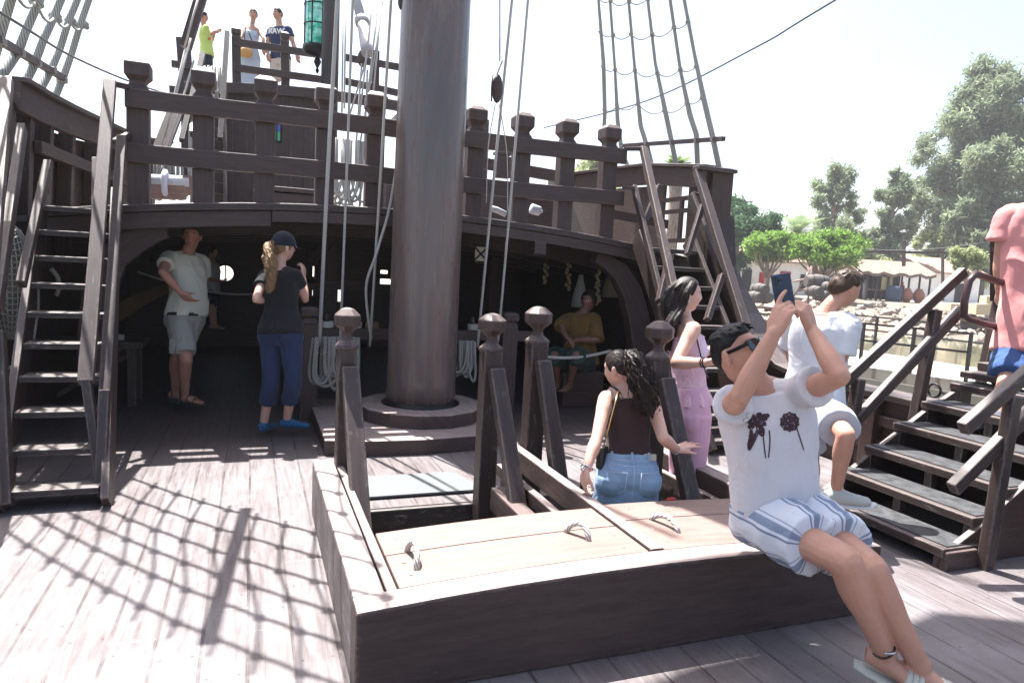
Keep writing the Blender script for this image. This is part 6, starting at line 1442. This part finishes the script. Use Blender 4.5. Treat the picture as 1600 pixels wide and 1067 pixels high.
f.body(M['skin_b'], .007)
pk = mc('pink smocked cotton', (.74, .47, .55), wr=.6, sc=30); pk2 = mc('pink trousers', (.66, .38, .50), wr=.3)
f.shirt(pk, t0=.30, t1=.88, sleeve=0, off=.010, flare=0, wr=(.003, 40), name='top', bust=.045, voxel=.006)
b = MB(); c0, Rx, F_, w_, d_ = f.ring(.33, .012); n = 48; vs = []
for i in range(7):
    e_ = i/6; cc = c0-UZ*(.135*e_)
    for kk in range(n): a = 2*pi*kk/n; fl = .0+.075*e_*(.75+.25*sin(a*11)); vs.append(cc+Rx*((w_+fl)*cos(a))+F_*((d_+fl)*sin(a)))
b.add(vs, [(i*n+kk, (i+1)*n+kk, (i+1)*n+(kk+1) % n, i*n+(kk+1) % n) for i in range(6) for kk in range(n)]+[tuple(range(n)), tuple(range(7*n-1, 6*n-1, -1))], None, True); f.part('ruffle', b, pk, .006, 1)
b = MB()
for q in (-1, 1): P1 = f.ring(.86); b.tube([P1[0]+P1[1]*(q*.07)+P1[2]*.10, P1[0]+P1[1]*(q*.075)+f.up*.08*f.k, P1[0]+P1[1]*(q*.07)-P1[2]*.085], .004, 5)
b.build('strap', pk, f.t)
f.pants(pk2, 1.9, off=.012, flare=.02, wr=(.004, 8), top=.3)
def ex(b):
    strands(b, rg, None, [f.H(-.0, -.03, .092), f.H(.02, -.09, .03), f.H(.03, -.12, -.08), PD(1050, 505, d-.02), PD(1042, 532, d-.02), PD(1036, 552, d-.02)], 230, lambda s_: .034+.018*s_, .0034, .002, 1.2, 20, 5, .4)
    strands(b, rg, None, [f.H(.04, .02, .09), f.H(.078, -.02, .02), f.H(.075, -.05, -.08), PD(1048, 505, d-.11), PD(1043, 528, d-.10)], 110, lambda s_: .018+.016*s_, .0034, .002, 1.2, 20, 5, .4)
f.haircap(M['hair_dark'], front=.068, side=.0, back=-.09, vol=.010, rough=.002, fr=90, extra=ex)
b = MB(); b.ball(f.H(.078, .0, -.035), .010, 10); b.build('earring', M['silver'], f.t)
wl = f.arm['R'][2]; dw = (f.arm['R'][2]-f.arm['R'][1]).normalized(); a1 = dw.orthogonal().normalized(); a2 = dw.cross(a1); b = MB()
for o in (.015, .03): b.tube([wl-dw*o+(a1*cos(a)+a2*sin(a))*.029 for a in np.linspace(0, 2*pi, 17)], .004, 6)
b.build('bracelet', M['black_gloss'], f.t)
b = MB(); P1 = f.ring(.8); P_, _ = crspline([f.sh['L']+f.up*.03*f.k, f.C+f.up*.045*f.k+VC(.1, -.3)*.06, PD(1085, 515, d-.15), PD(1096, 560, d-.16), PD(1106, 592, d-.17)], [0]*5, 6); b.tube(P_, .005, 5)
tag(b.build('bag_strap', M['black_gloss']), 'thin black bag strap across the girl in pink', 'strap')
t = empty('phone', PD(1118, 550, d-.2), 'light blue phone held by the girl in pink', 'phone'); b = MB(); c = (f.arm['R'][2]+f.arm['L'][2])/2+VC(1, 0)*.09+UZ*.02; b.box(c, (.012, .07, .14), (VC(.8, -.2, -.5), VC(.1, 1, 0), VC(.5, 0, .85))); b.build('case', newmat('sky blue case', (.12, .45, .65), .3), t, .006)
# ------------------------------------------------ 6 man sitting on the hatch, photographing
d = 2.80
f = Fig('man in white tee and striped shorts sitting on the hatch corner, raising a phone', 1.76, False, PD(1214, 802, d+.02), PD(1193, 618, d-.0), VC(.45, -1), VC(.22, -1))
f.hip['R'] = PD(1190, 808, d+.0); f.hip['L'] = PD(1248, 800, d+.04)
hu = (UZ*.86-VC(.8, -.5)*.46).normalized()
f.core(PD(1151, 552, d-.05), VC(.70, -.74, .5), hu, neck=.06)
f.sh['R'] = PD(1138, 642, d-.02); f.sh['L'] = PD(1248, 614, d-.05)
e = solve(f.sh['R'], 1157, 618, .285, True); w_ = solve(e, 1214, 512, .26, False)
f.doarm('R', e, w_, None, .97)
k_ = PD(1228, 474, (w_-CPOS).dot(CW)); hdR = dict(d=(k_-w_), palm=VC(.75, .55, .1), thumb=1, curl=(.25, .75, .8, .85), tc=.35, spread=.10); WR = w_
e = solve(f.sh['L'], 1312, 588, .285, True); w_ = solve(e, 1268, 515, .255, False); f.doarm('L', e, w_, None, .97)
k_ = PD(1262, 488, (w_-CPOS).dot(CW)-.02); WL = w_; hdL = dict(d=(k_-w_)+VC(0, .3, 0)*.02, palm=VC(-.65, .75, -.1), thumb=-1, curl=(.85, .9, .95, 1.0), tc=.5, spread=.05)
f.dohand(WR, **hdR); f.dohand(WL, **hdL)
kn = solve(f.hip['R'], 1322, 878, .45, True); an = solve(kn, 1384, 1022, .42, False); f.doleg('R', kn, an, 1.04); dR = VC(.80, -.35, -.30); f.foot(an, dR)
kn = solve(f.hip['L'], 1362, 890, .45, True); an = solve(kn, 1438, 1042, .42, False); f.doleg('L', kn, an, 1.04); f.foot(an, VC(.85, -.25, -.25))
f.body(M['skin_a'], .0052)
wt = mc('white cotton tee', (.56, .54, .56), wr=.9, sc=6, var=.05)
f.T = [(-.20, .12, .10, 0), (-.08, .158, .12, -.006), (.05, .168, .12, 0), (.22, .166, .118, .006), (.42, .166, .112, .01), (.62, .172, .115, .012), (.80, .182, .118, .008), (.92, .178, .105, 0), (1.0, .13, .085, -.004), (1.08, .076, .07, 0)]
sh = f.shirt(wt, t0=.0, sleeve=.44, off=.013, flare=.012, sl_off=.020, open_=.010, wr=(.011, 5), voxel=.0065)
# printed flowers on the shirt: dark petals lying on the cloth
ink = newmat('dark plum print', (.030, .010, .018), .8); tk = NT(ink); nn_ = tk.noise(tk.coord('Object'), 120, 3); tk.col(tk.ramp(nn_, [(.45, (.028, .009, .018)), (.62, (.05, .02, .035)), (.68, (.45, .42, .44))]))
from mathutils.bvhtree import BVHTree
dgv = [v.co.copy() for v in sh.data.vertices]; Mw = Matrix.Translation(f.t.location); bv = BVHTree.FromPolygons([Mw @ v for v in dgv], [tuple(p.vertices) for p in sh.data.polygons])
def onshirt(u, v): 
    r = ray(u, v).normalized(); h_ = bv.ray_cast(CPOS, r); return (h_[0]-r*.0025) if h_[0] else PD(u, v, 2.6)
def blobs(b, polys):
    for poly in polys:
        c = (sum(p[0] for p in poly)/len(poly), sum(p[1] for p in poly)/len(poly)); n = len(poly); cp = onshirt(*c); ring = [onshirt(*p) for p in poly]
        b.add([cp]+ring, [(0, i+1, (i+1) % n+1) for i in range(n)], None, True)
rp = random.Random(8)
def petal(cu, cv, a, L_, w_, j=.25):
    pts = []
    for k in range(14):
        tt = 2*pi*k/14; x = L_/2+L_/2*cos(tt); y = w_*sin(tt)*(1+rp.uniform(-j, j)); pts.append((cu+x*cos(a)-y*sin(a), cv+x*sin(a)+y*cos(a)))
    return pts
b = MB(); pl = []
for a, L_, w_ in ((-.5, 22, 6), (-1.2, 15, 6), (-2.5, 20, 5), (-3.05, 22, 5), (2.5, 18, 6), (1.85, 48, 7), (1.2, 26, 6), (.4, 16, 5)): pl.append(petal(1183, 658, a, L_, w_))
pl.append(petal(1177, 658, 0, 14, 8)); pl_b = []
for a in np.linspace(0, 2*pi, 11)[:-1]: pl_b.append(petal(1234, 659, a, 15, 3.4))
for a in np.linspace(.3, 2*pi+.3, 11)[:-1]: pl_b.append(petal(1234+11*cos(a), 659+11*sin(a), a, 5, 2.6))
pl_b.append(petal(1228, 659, 0, 12, 6)); pl += [[(1190+i*.9, 668+i*8), (1192+i*.9, 668+i*8), (1193+i*.9, 676+i*8), (1191+i*.9, 676+i*8)] for i in range(6)]
pl += [[(1201+1.2*sin(i*.7), 672+i*7), (1203+1.2*sin(i*.7), 672+i*7), (1203+1.2*sin((i+1)*.7), 680+i*7), (1201+1.2*sin((i+1)*.7), 680+i*7)] for i in range(6)]
pl_b += [[(1244+i*1.6, 668+i*5), (1246+i*1.6, 668+i*5), (1247.5+i*1.6, 673.5+i*5), (1245.5+i*1.6, 673.5+i*5)] for i in range(7)]
blobs(b, pl); b.build('flower_print', ink, f.t); b = MB(); blobs(b, pl_b); b.build('flower_print', ink, f.t)
# striped shorts
sm_ = newmat('white linen with blue stripes', (.62, .63, .66), .85, spec=.2); t_ = NT(sm_); at = t_.n('Attribute'); at.attribute_name = 'band'
n1 = t_.noise(t_.coord('Object'), 160, 3)
fr_ = t_.math('FRACT', t_.math('MULTIPLY', at.outputs['Fac'], 1.0)); 
rmp = t_.ramp(fr_, [(.0, (.62, .64, .68)), (.30, (.62, .64, .68)), (.32, (.10, .15, .24)), (.36, (.10, .15, .24)), (.38, (.60, .62, .67)), (.44, (.60, .62, .67)), (.46, (.13, .18, .27)), (.66, (.16, .21, .30)), (.68, (.60, .62, .67)), (.74, (.60, .62, .67)), (.76, (.10, .15, .24)), (.80, (.62, .64, .68))])
t_.col(t_.mix(t_.math('MULTIPLY', n1, .35), rmp, (.5, .52, .58))); t_.bump(t_.noise(t_.coord('Object'), 16, 4), .4, .012)
so_ = f.pants(sm_, .64, off=.020, flare=.032, wr=(.010, 8), name='shorts', top=.12, voxel=.007)
me = so_.data; at_ = me.attributes.new('band', 'FLOAT', 'POINT'); vals = np.zeros(len(me.vertices), np.float32)
for i, v in enumerate(me.vertices):
    p = v.co+f.t.location; best = None
    for q in 'RL':
        Hh, kn, an = f.leg[q]; ax_ = (kn-Hh).normalized(); r_ = p-Hh; h_ = r_.dot(ax_); rad = r_-ax_*h_
        a_ = atan2(rad.dot(UZ-ax_*ax_.z), rad.dot(ax_.cross(UZ).normalized())); dd = rad.length+(0 if h_ > 0 else -h_)
        if best is None or dd < best[0]: best = (dd, a_)
    vals[i] = best[1]/(2*pi)*5+.25
at_.data.foreach_set('value', vals)
b = MB(); q0 = PD(1236, 786, d-.13); b.tube([q0, PD(1243, 806, d-.19), PD(1240, 822, d-.21)], .0045, 6); b.tube([q0, PD(1252, 800, d-.19), PD(1256, 816, d-.20)], .0045, 6); b.build('drawstring', mc('white cord', (.6, .6, .6)), f.t)
def ex(b):
    for i in range(150):
        a = rg.uniform(-1, 1); y0 = rg.uniform(-.06, .075); b.tube([f.H(a*.06, y0-.02, .102-.03*a*a-2.2*y0*y0), f.H(a*.066, y0+.0, .116-.03*a*a-2.2*y0*y0), f.H(a*.070, y0+.018, .108-.035*a*a-3*y0*y0)], [.006, .005, .003], 5)
f.haircap(M['hair_black'], front=.058, side=.030, back=-.045, vol=.010, rough=.003, fr=60, extra=ex, voxel=.0045)
# neck line rib
b = MB()
# sunglasses
b = MB(); gl_ = newmat('dark lens', (.012, .016, .022), .04, spec=1)
for q in (-1, 1):
    c = f.H(q*.034, .098, .006); n_ = (f.hf+f.hr*q*.22).normalized(); sx = n_.cross(f.hu).normalized(); poly = []
    for a in np.linspace(0, 2*pi, 21)[:-1]: ca, sa = cos(a), sin(a); poly.append(c+sx*(.030*abs(ca)**.7*(1 if ca > 0 else -1))+f.hu*(.022*abs(sa)**.75*(1 if sa > 0 else -1)))
    b.prism(poly, n_*.004)
b.build('sunglass_lenses', gl_, f.t)
b = MB()
for q in (-1, 1):
    b.beam(f.H(q*.066, .090, .016), f.H(q*.080, -.015, .012), .006, .014*1, f.hu)
    c = f.H(q*.034, .100, .006); n_ = (f.hf+f.hr*q*.22).normalized(); sx = n_.cross(f.hu).normalized(); b.tube([c+sx*(.031*abs(cos(a))**.7*(1 if cos(a) > 0 else -1))+f.hu*(.0228*abs(sin(a))**.75*(1 if sin(a) > 0 else -1)) for a in np.linspace(0, 2*pi, 29)], .0032, 6)
b.tube([f.H(-.010, .104, .014), f.H(0, .108, .017), f.H(.010, .104, .014)], .004, 6); b.build('sunglass_frame', M['black_gloss'], f.t)
b = MB(); an = f.leg['R'][2]; ax_ = (f.leg['R'][2]-f.leg['R'][1]).normalized(); a1 = ax_.orthogonal().normalized(); a2 = ax_.cross(a1); cc = an-ax_*.035
b.tube([cc+(a1*cos(a)+a2*sin(a))*.040+ax_*.012*cos(a) for a in np.linspace(0, 2*pi, 25)], .0035, 6); b.build('anklet', M['black_gloss'], f.t)
b = MB()
for o in range(-3, 4): b.ball(cc+VC(.2+.16*o, -.95)*.043, .005, 7)
b.build('anklet_beads', M['silver'], f.t)
# phone
t = empty('phone', PD(1222, 458, 2.5), 'dark blue phone with three lenses held up by the seated man', 'phone')
dp = ((WR+WL)/2-CPOS).dot(CW)-.02
pc0, pc1, pc2 = PD(1205, 440, dp), PD(1230, 436, dp), PD(1240, 480, dp)
X_ = (pc1-pc0).normalized(); Y_ = (PD(1241, 478, dp)-PD(1229, 440, dp)); Y_ = (Y_-X_*Y_.dot(X_)).normalized(); N_ = X_.cross(Y_); cpt = PD(1224, 459, dp)
if N_.dot(CW) > 0: N_ = -N_
b = MB(); b.box(cpt, (.074, .150, .010), (X_, Y_, N_)); b.build('case', newmat('dark blue case', (.016, .026, .055), .35), t, .009)
b = MB(); b.box(cpt-X_*.016-Y_*.052+N_*.0065, (.036, .036, .004), (X_, Y_, N_)); b.build('camera_plate', newmat('blue plate', (.03, .045, .085), .15), t, .004)
for dx, dy in ((-.024, -.060), (-.008, -.052), (-.024, -.044)): b = MB(); b.lathe([(.0078, 0), (.0078, .003), (.005, .0035)], cpt+X_*dx+Y_*dy+N_*.008, 14, N_); b.build('lens', M['black_gloss'], t)
# slides on the feet
slm = newmat('pale slide sandal', (.42, .42, .36), .7)
for q, dr in (('R', dR), ('L', VC(.85, -.25, -.25))):
    an = f.leg[q][2]; s_ = dr.cross(UZ).normalized(); up_ = s_.cross(dr); b = MB(); k = f.k
    b.tube([an+dr*y-up_*.090 for y in (-.075, -.03, .05, .12, .20, .235)], [(.03, .012), (.044, .015), (.044, .015), (.056, .015), (.05, .013), (.025, .01)], 16, ref=s_)
    for y in (.09, .11, .13): b.tube([an+dr*y+s_*(.054*cos(a))+up_*(-.08+.062*sin(a)) for a in np.linspace(0, pi, 13)], .012, 8)
    b.build('sandal', slm, f.t)
# ------------------------------------------------ 7 boy in white tee on the first step
d = 4.28
f = Fig('curly haired boy in white tee and pale shorts, stepping down, looking aside', 1.68, False, PD(1268, 640, d), PD(1283, 500, d), VC(.75, .62), VC(.62, .75))
f.core(PD(1321, 452, d-.02), VC(.92, .25, -.35), (UZ*.93+VC(.4, .1)*.2).normalized())
e = solve(f.sh['L'], 1236, 558, .27, False); w_ = solve(e, 1250, 575, .24, False); f.doarm('L', e, w_, dict(d=VC(.8, .5, .3), palm=VC(.5, -.6, 0), thumb=1), .9)
e = solve(f.sh['R'], 1306, 588, .27, True); w_ = solve(e, 1303, 648, .235, True); f.doarm('R', e, w_, dict(d=VC(-.1, .0, -1), palm=VC(-.6, .6, 0), thumb=1, curl=(.45, .5, .6, .7)), .9)
kn = solve(f.hip['R'], 1322, 680, .41, True); an = solve(kn, 1306, 768, .38, False); f.doleg('R', kn, an, .97)
kn = solve(f.hip['L'], 1268, 735, .41, True); an = V(kn.x, kn.y, .08); f.doleg('L', kn, an, .97)
fR, fL = VC(.92, -.1, .05), VC(.9, -.1)
f.foot(f.leg['R'][2], fR, bare=False); f.foot(f.leg['L'][2], fL, bare=False)
f.body(M['skin_a'], .0065)
f.shirt(mc('bright white tee', (.60, .61, .63), wr=.9, sc=7, var=.04), t0=.08, sleeve=.66, off=.022, flare=.02, sl_off=.026, open_=.012, wr=(.008, 8), voxel=.007)
f.pants(mc('pale blue grey shorts', (.42, .44, .49), wr=.4), .72, off=.022, flare=.03, wr=(.007, 9), name='shorts', top=.22, voxel=.008)
shm = mc('grey white trainer', (.42, .43, .40)); slw = newmat('white sole', (.62, .62, .6), .6)
for q, dr in (('R', fR), ('L', fL)):
    an = f.leg[q][2]; b = MB(); f.foot(an, dr, b, bare=False, off=.010, w_=1.02); capsule(b, [an+UZ*.005, an-UZ*.03], [.044, .046], 12, 2); f.part('shoe', b, shm, .007)
    s_ = dr.cross(UZ).normalized(); up_ = s_.cross(dr); b = MB(); b.tube([an+dr*y-up_*z for y, z in ((-.085, .066), (-.05, .076), (.04, .080), (.12, .082), (.19, .076), (.225, .066))], [(.02, .012), (.042, .017), (.042, .016), (.05, .015), (.045, .013), (.02, .01)], 16, ref=s_); b.build('sole', slw, f.t)
    b = MB()
    for y in (.04, .07, .10, .13): b.tube([an+dr*y+s_*(.040*cos(a))+up_*(-.058+.048*sin(a)+(.10-y)*.25) for a in np.linspace(.5, pi-.5, 7)], .004, 5)
    b.build('laces', slw, f.t)
    b = MB(); b.tube([an+UZ*.0, an+UZ*.035], [.040, .037], 16); b.build('sock', slw, f.t)
def ex(b):
    for i in range(480):
        a = rg.uniform(0, 6.28); r_ = rg.random()**.5; x, y = .068*r_*cos(a), .092*r_*sin(a)+.004; z = .118*sqrt(max(.05, 1-(x/.085)**2-((y-.005)/.12)**2)); p = f.H(x, y, z); ph = rg.uniform(0, 6.3)
        b.tube([p+(f.hr*cos(ph+j*1.1)+f.hf*sin(ph+j*1.1))*.0065+f.hu*(-.002+.0042*j) for j in range(5)], [.0045, .0045, .0042, .004, .003], 5)
f.haircap(M['hair_brown'], front=.056, side=.026, back=-.05, vol=.019, rough=.008, fr=42, extra=ex, voxel=.0048)
# ------------------------------------------------ 8 man in pink shirt at the right edge
d = 4.9
f = Fig('man in pink tee and blue denim shorts at the right edge, on the gangway stairs', 1.80, False, PD(1606, 552, d), PD(1622, 334, d), VC(.5, .85), VC(.5, .85), base=V(4.7, 3.1, .7))
f.core(PD(1636, 275, d), VC(.8, .6))
e = solve(f.sh['L'], 1556, 440, .30, False); w_ = solve(e, 1562, 500, .25, False); f.doarm('L', e, w_, dict(d=VC(.2, .2, -1), palm=VC(1, 0, 0), thumb=1))
e = solve(f.sh['R'], 1668, 440, .30, True); w_ = solve(e, 1680, 500, .25, True); f.doarm('R', e, w_, dict(d=VC(.1, 0, -1), palm=VC(-1, 0, 0), thumb=-1))
kn = solve(f.hip['L'], 1572, 600, .36, True); an = solve(kn, 1556, 652, .34, True); f.doleg('L', kn, an); f.foot(an, VC(-.9, .1, -.1), bare=False); aL = an
kn = solve(f.hip['R'], 1640, 640, .42, True); an = solve(kn, 1650, 725, .40, False); f.doleg('R', kn, an); f.foot(an, VC(-.9, .1, -.1), bare=False)
f.body(M['skin_a'], .008)
f.shirt(mc('washed pink tee', (.62, .26, .25), wr=.6, sc=5), t0=.02, sleeve=.55, off=.024, flare=.02, sl_off=.03, open_=.02, wr=(.020, 4.5), voxel=.008)
f.pants(mc('blue denim', (.035, .085, .22), wr=.5, var=.6, sc=10), .80, off=.018, flare=.03, wr=(.008, 9), name='shorts', top=.2)
b = MB(); f.foot(f.leg['L'][2], VC(-.9, .1, -.1), b, bare=False, off=.008); f.part('shoe', b, mc('grey sandal', (.10, .12, .16)), .008); b = MB(); f.foot(f.leg['R'][2], VC(-.9, .1, -.1), b, bare=False, off=.008); f.part('shoe', b, mc('grey sandal', (.10, .12, .16)), .008)
f.haircap(M['hair_dark'], vol=.01, voxel=.008)
# ------------------------------------------------ 9-11 people on the stern deck
def stern(label, h, fem, uh, vh, uc, vc, up_, vp, d, fr_, hf, arms, skin, voxel=.013):
    f = Fig(label, h, fem, PD(up_, vp, d), PD(uc, vc, d), fr_, fr_, base=V(PD(up_, vp, d).x, PD(up_, vp, d).y, 4.16)); f.core(PD(uh, vh, d), hf)
    for q, (eu, ev, wu, wv, hd) in arms.items(): e = solve(f.sh[q], eu, ev, .165*h*(.95), True); w_ = solve(e, wu, wv, .145*h*.95, True); f.doarm(q, e, w_, dict(d=hd, palm=VC(0, 1, 0)))
    for q in 'RL': kn = f.hip[q]-V(0, 0, .24*h); an = kn-V(0, 0, .225*h); an.z = max(an.z, 4.24); f.doleg(q, kn, an); f.foot(an, fr_, bare=False)
    f.body(skin, voxel); return f
d = 12.9
f = stern('boy in yellow tee and dark shorts standing at the left of the stern deck', 1.42, False, 318, 27, 320, 47, 323, 90, 12.3, VC(.8, .5), VC(.8, .6), {'R': (318, 68, 334, 50, VC(1, 0, .4)), 'L': (330, 66, 336, 50, VC(1, 0, .4))}, M['skin_a'])
f.shirt(mc('lime yellow tee', (.50, .62, .16)), t0=0, sleeve=.5, wr=(.006, 9), flare=.02, voxel=.011); f.pants(mc('dark shorts', (.02, .025, .035)), .8, flare=.03, name='shorts'); f.haircap(M['hair_black'], vol=.012, voxel=.009)
b = MB(); c = PD(327, 61, 12.12); b.box(c, (.05, .01, .05), (CRh, CWh, UZ)); b.build('shirt_print', newmat('red print', (.6, .1, .05), .7), f.t)
f = stern('smiling woman in pale blue dress with tan shoulder bag on the stern deck', 1.62, True, 396, 24, 393, 46, 391, 92, d, VC(.15, -1), VC(.2, -1), {'R': (377, 60, 376, 78, VC(0, 0, -1)), 'L': (411, 60, 412, 76, VC(0, 0, -1))}, M['skin_a'])
lb = mc('pale blue dress', (.42, .50, .60), wr=.5); f.shirt(lb, t0=-.1, t1=.90, sleeve=0, off=.012, wr=(.004, 9), name='dress_top', bust=.045); f.pants(lb, 0, top=.3, name='dress_skirt', skirt=(.72, .05)); f.haircap(M['hair_brown'], vol=.010, side=.0, voxel=.009)
b = MB(); b.tube([PD(384, 38, d-.12), PD(392, 60, d-.16), PD(398, 74, d-.2)], .012, 5); b.tube([PD(385, 38, d-.12), PD(382, 55, d-.14), PD(380, 74, d-.2)], .008, 5); b.build('bag_strap', M['black_gloss'], f.t)
b = MB(); b.ball(PD(385, 82, d-.22), .11, 14, sc=(1.05, .5, .9)); tag(b.build('shoulder_bag', newmat('tan leather', (.50, .27, .08), .5)), 'tan shoulder bag carried by the woman in the pale blue dress', 'bag')
f = stern('man in navy tee with white lettering and pale shorts on the stern deck', 1.76, False, 434, 23, 437, 46, 438, 94, d, VC(-.1, -1), VC(-.55, -.9), {'R': (418, 68, 419, 84, VC(0, 0, -1)), 'L': (458, 68, 464, 86, VC(.2, 0, -1))}, M['skin_a'])
f.shirt(mc('navy tee', (.014, .030, .085)), t0=-.02, sleeve=.55, off=.018, wr=(.006, 8), flare=.012, voxel=.011); f.pants(mc('cream shorts', (.55, .48, .42)), .9, off=.016, flare=.02, name='shorts'); f.haircap(M['hair_black'], vol=.009, voxel=.009)
cu = bpy.data.curves.new('lettering', 'FONT'); cu.body = 'RAW.'; cu.size = .13; cu.align_x = 'CENTER'; cu.extrude = .004; cu.offset = .004; o = bpy.data.objects.new('lettering', cu); COL.objects.link(o)
dg = bpy.context.evaluated_depsgraph_get(); me = bpy.data.meshes.new_from_object(o.evaluated_get(dg)); bpy.data.objects.remove(o); c = PD(437, 48, 12.9)
F_ = -VC(-.1, -1); Rr = VC(1, -.1); me.transform(Matrix((Rr, UZ, Rr.cross(UZ))).transposed().to_4x4()); me.transform(Matrix.Translation(f.ring(.76)[0]-CWh*.155)); me.materials.clear(); me.materials.append(newmat('white lettering', (.75, .75, .75), .8)); link_mesh('lettering', me, f.t)
b = MB(); b.tube([f.H(-.05, .06, .04), f.H(0, .07, .04), f.H(.05, .06, .04)], .004, 4)
# ------------------------------------------------ 12 sailor figure seated in the shade
d = 7.7
f = Fig('seated life size sailor figure in ochre shirt in the shade under the deck', 1.7, False, PD(905, 565, d), PD(907, 497, d), VC(-.45, -.9), VC(-.45, -.9))
f.core(PD(920, 470, d), VC(-.6, -.8, .1))
e = solve(f.sh['R'], 876, 510, .27, True); w_ = solve(e, 884, 525, .23, True); f.doarm('R', e, w_, dict(d=VC(.4, -.3, -.3), palm=VC(0, 0, -1)))
e = solve(f.sh['L'], 932, 530, .27, True); w_ = solve(e, 895, 532, .23, True); f.doarm('L', e, w_, dict(d=VC(-.8, -.3, -.1), palm=VC(0, 0, -1)))
for q, ku, au in (('R', 866, 872), ('L', 900, 890)): kn = solve(f.hip[q], ku, 556, .42, True); an = solve(kn, au, 600, .40, False); f.doleg(q, kn, an); f.foot(an, VC(-.5, -.9))
f.body(skinmat('dark skin', (.20, .10, .07)), .010); f.shirt(mc('ochre shirt', (.15, .08, .02), wr=.6), t0=-.05, sleeve=1.0, off=.028, sl_off=.026, flare=.03, wr=(.012, 8)); f.pants(mc('dull green cloth', (.02, .04, .03)), 1.05, off=.025, flare=.03, name='breeches'); f.haircap(M['hair_dark'], vol=.016, side=-.03)
b = MB(); c = f.ring(0)[0]; b.box((c.x, c.y+.05, (c.z-.1)/2), (.5, .4, c.z-.1)); tag(b.build('sea_chest', M['hull'], None, .02), 'dark wooden chest under the seated sailor figure', 'chest')
# ------------------------------------------------ far figures at the houses
for u, col, lab in ((1196, (.55, .06, .06), 'tiny far person in red near the first barrel pile'), (1232, (.5, .04, .05), 'tiny far person in red beside the house door'), (1225, (.03, .03, .04), 'tiny far person in black by the white house')):
    p = G(u, 58, GZ); b = MB(); b.tube([p+V(0, 0, .02), p+V(0, 0, .8), p+V(0, 0, .95), p+V(0, 0, 1.4), p+V(0, 0, 1.48), p+V(0, 0, 1.55), p+V(0, 0, 1.65), p+V(0, 0, 1.75)], [.12, .17, .15, .2, .06, .09, .1, .05], 10); tag(b.build('person', cloth('far cloth %d' % u, col)), lab, 'person')
